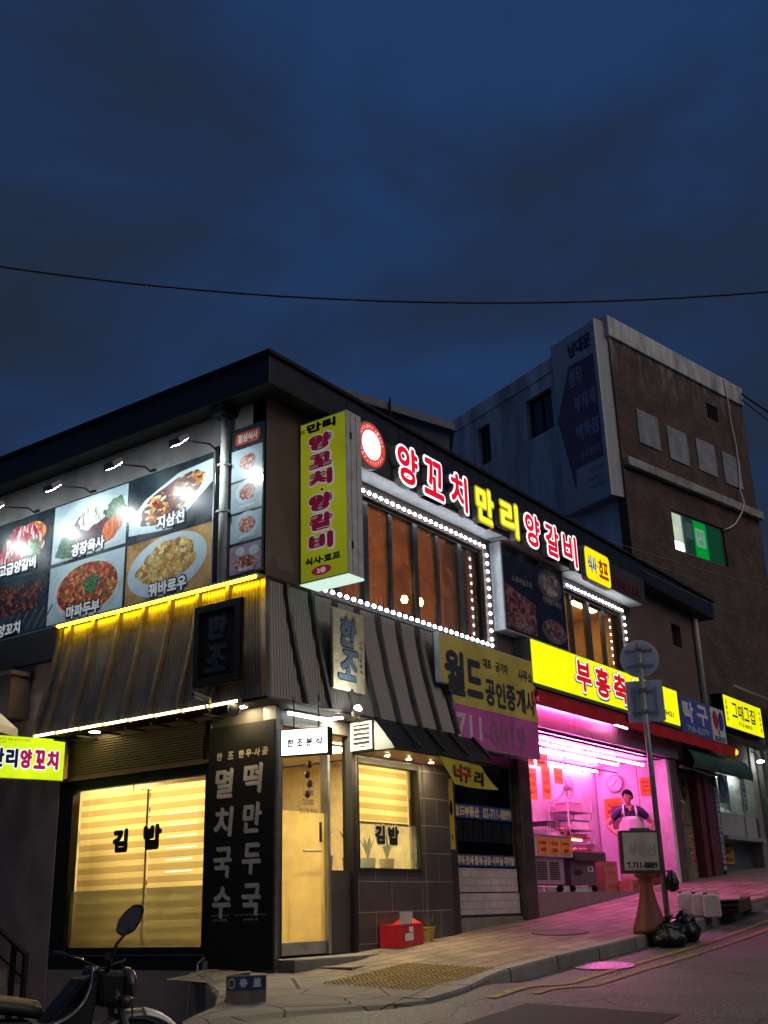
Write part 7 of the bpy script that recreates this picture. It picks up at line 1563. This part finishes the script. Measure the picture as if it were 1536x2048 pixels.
# ------------------------------------------------------------------ houses across the street (they close the view in the panes)
hm_ = P('opposite_render', (.10, .095, .09), .9, noise=(2, .3)); hw_ = P('opposite_pane', (.02, .025, .03), .2)
for i, (x0, x1, y1, hgt, lb) in enumerate(((6, 17, -15.5, 6.6, 'two-storey rendered house across the street, nearest the crossing'), (17.8, 29, -16.2, 8.2, 'taller rendered house across the street, second up the hill'), (30, 44, -15.8, 7.4, 'wide rendered house across the street, farthest up the hill'))):
    zb_ = hg((x0 + x1) / 2, -14); t = thing('opposite_house', lb, 'house', ((x0 + x1) / 2, y1, zb_), 'houses across the street'); FO_ = Fr((0, y1, 0), (-1, 0, 0)); FO_.n = Vector((0, 1, 0))
    MB().box(FO_, -x1, -x0, zb_ - 2, zb_ + hgt, -7, 0).build('wall', hm_, t); MB().box(FO_, -x1 - .2, -x0 + .2, zb_ + hgt, zb_ + hgt + .2, -7.2, .3).build('roof', roofmetal, t)
    for f_ in (1.0, 4.0):
        for k in range(int((x1 - x0) / 2.6)): B(FO_, -x1 + .9 + k * 2.6, -x1 + 2.2 + k * 2.6, zb_ + f_, zb_ + f_ + 1.4, .002, .05).build('window', hw_, t)

# ------------------------------------------------------------------ things seen through the shop glass
t = thing('dining_table', 'wooden dining table behind the frosted door of the noodle shop', 'table', FR(1.15, -.3, -1.6)); B(FR, .75, 1.55, .40, .44, -2.0, -1.3).build('tabletop', woodb, t, bevel=.006)
for u in (.80, 1.47):
    for w_ in (-1.95, -1.38): B(FR, u, u + .04, -.298, .398, w_, w_ + .04).build('leg', black, t)
def stool(u, w_, label, first=None):
    if first is not None: return dup(first, FR(u, -.298, w_), label)
    t = thing('dining_chair', label, 'chair', FR(u, -.298, w_), 'chairs of the noodle shop'); B(FR, u - .2, u + .2, .13, .17, w_ - .2, w_ + .2).build('seat', woodb, t, bevel=.006); B(FR, u - .2, u + .2, .30, .60, w_ - .2, w_ - .17).build('backrest', woodb, t, bevel=.006)
    for a in (-.19, .15):
        for b_ in (-.19, .15): B(FR, u + a, u + a + .04, -.298, .129 if b_ > 0 else .60, w_ + b_, w_ + b_ + .03).build('leg', black, t)
    return t
c0_ = stool(.95, -1.0, 'wooden chair nearest the frosted door'); stool(2.3, -1.9, 'wooden chair behind the hazy bay window', c0_)
t = thing('air_conditioner', 'pale wall air conditioner seen high through the side pane', 'air conditioner', FR(2.2, 1.6, -2.2)); B(FR, 1.75, 2.6, 1.48, 1.80, -2.4, -2.12).build('body', P('ac_white', (.5, .56, .55), .4), t, bevel=.02); B(FR, 1.8, 2.55, 1.50, 1.53, -2.119, -2.11).build('air_slot', black, t); B(FR, 1.8, 2.5, 1.805, 2.055, -2.3, -2.25).build('bracket', steel, t)
t = thing('hanging_bells', 'string of small hanging ornaments inside the frosted door glass', 'ornament', FR(.95, 1.3, -.15)); MB().tube([FR(.95, 1.95, -.15), FR(.95, 1.25, -.15)], .003, 5).build('string', black, t)
for k, z in enumerate((1.62, 1.50, 1.40, 1.28)): MB().lathe(FR(.95 + .02 * (-1) ** k, z, -.15), [(.02, .05), (.035, .01), (.03, -.02), (.005, -.035)], 10).build('bell', P('bell_brown', (.12, .05, .03), .4), t, smooth=True)
t = thing('wall_notice', 'large framed notice on the back wall of the noodle shop', 'notice', FR(1.7, 1.0, -3.38)); B(FR, 1.2, 2.3, 1.15, 1.75, -3.39, -3.36).build('board', P('notice_white', (.7, .68, .6), .6), t); MB().text(FR, '한우사골떡만두국', 1.3, 2.2, 1.5, 1.65, -3.355, .004).text(FR, '멸치국수  김밥', 1.35, 2.15, 1.25, 1.38, -3.355, .004).build('notice_lettering', black_letter, t)
t = thing('added_tube_light', 'added cool tube light, unseen inside the poster window at the right edge', 'tube light', FR(15.4, 2.6, -.4)); MB().tube([FR(14.5, 2.62, -.42), FR(16.4, 2.62, -.42)], .016, 8).build('tube', EM('added_right_tube', (.88, 1, .86), 45), t); B(FR, 14.4, 16.5, 2.64, 2.658, -.46, -.38).build('housing', whitepaint, t)  # unseen tube, added to brighten the far right shopfront
t = thing('weighing_scale', 'white weighing scale standing on the dark display case', 'scale', FR(8.15, 1.107, -.75)); B(FR, 8.02, 8.28, 1.107, 1.19, -.88, -.62).build('body', whitepaint, t, bevel=.01); B(FR, 8.0, 8.30, 1.20, 1.215, -.90, -.60).build('pan', steel, t); B(FR, 8.08, 8.22, 1.12, 1.17, -.619, -.612).build('display', black, t)
for k in range(4):
    u = 8.42 + k * .11
    t = thing('sauce_bottle', ['red sauce bottle next to the scale on the display case', 'white sauce bottle second from the scale', 'brown sauce bottle third from the scale', 'dark bottle at the right end of the row on the display case'][k], 'bottle', FR(u, 1.107, -.8)); MB().lathe(FR(u, 1.107, -.8), [(.032, 0), (.034, .11), (.015, .15), (.013, .17)], 12).build('body', P('bottle_' + 'abcd'[k], [(.4, .03, .02), (.6, .56, .5), (.2, .08, .03), (.04, .03, .03)][k], .3), t, smooth=True); MB().lathe(FR(u, 1.277, -.8), [(.015, 0), (.015, .025)], 10).build('cap', red_paint, t)

# curtain, tables and picture frames in the upstairs dining room
t = thing('window_curtain', 'dusky pink curtain at the right end of the steamed upstairs window', 'curtain', FR(4.6, 3.7, -.3)); MB().grid([[FR(4.32 + k * .022, z, -.32 + .035 * math.sin(k * 1.15)) for k in range(30)] for z in (3.72, 5.4)]).build('cloth', P('curtain_pink', (.36, .20, .19), .9), t, smooth=True); MB().tube([FR(4.2, 5.42, -.32), FR(5.0, 5.42, -.32)], .015, 8).build('rod', steel, t)
for k, (u, lb) in enumerate(((2.0, 'dark picture frame at the left on the upstairs dining room wall'), (3.6, 'dark picture frame at the right on the upstairs dining room wall'))):
    t = thing('picture_frame', lb, 'picture', FR(u, 4.7, -2.58)); B(FR, u - .4, u + .4, 4.6, 5.15, -2.59, -2.56).build('frame', black, t); B(FR, u - .35, u + .35, 4.65, 5.10, -2.559, -2.555).build('print', f_bread, t)
t = thing('wall_trim', 'dark wood rail across the upstairs dining room wall', 'trim', FR(3, 4.4, -2.58)); B(FR, .3, 6.5, 4.34, 4.44, -2.595, -2.55).build('rail', P('dark_wood_rail', (.05, .025, .012), .5), t)
for k, u in enumerate((2.7, 4.1)):
    t = thing('room_divider', ['slatted wood divider behind the middle of the steamed upstairs window', 'slatted wood divider behind the right part of the steamed upstairs window'][k], 'divider', FR(u, 3.7, -1.5))
    B(FR, u - .35, u + .35, 4.62, 4.66, -1.5, -1.46).build('top_bar', woodb, t)
    for q in range(6): B(FR, u - .34 + q * .128, u - .31 + q * .128, 3.68, 4.62, -1.49, -1.47).build('slat', woodb, t)
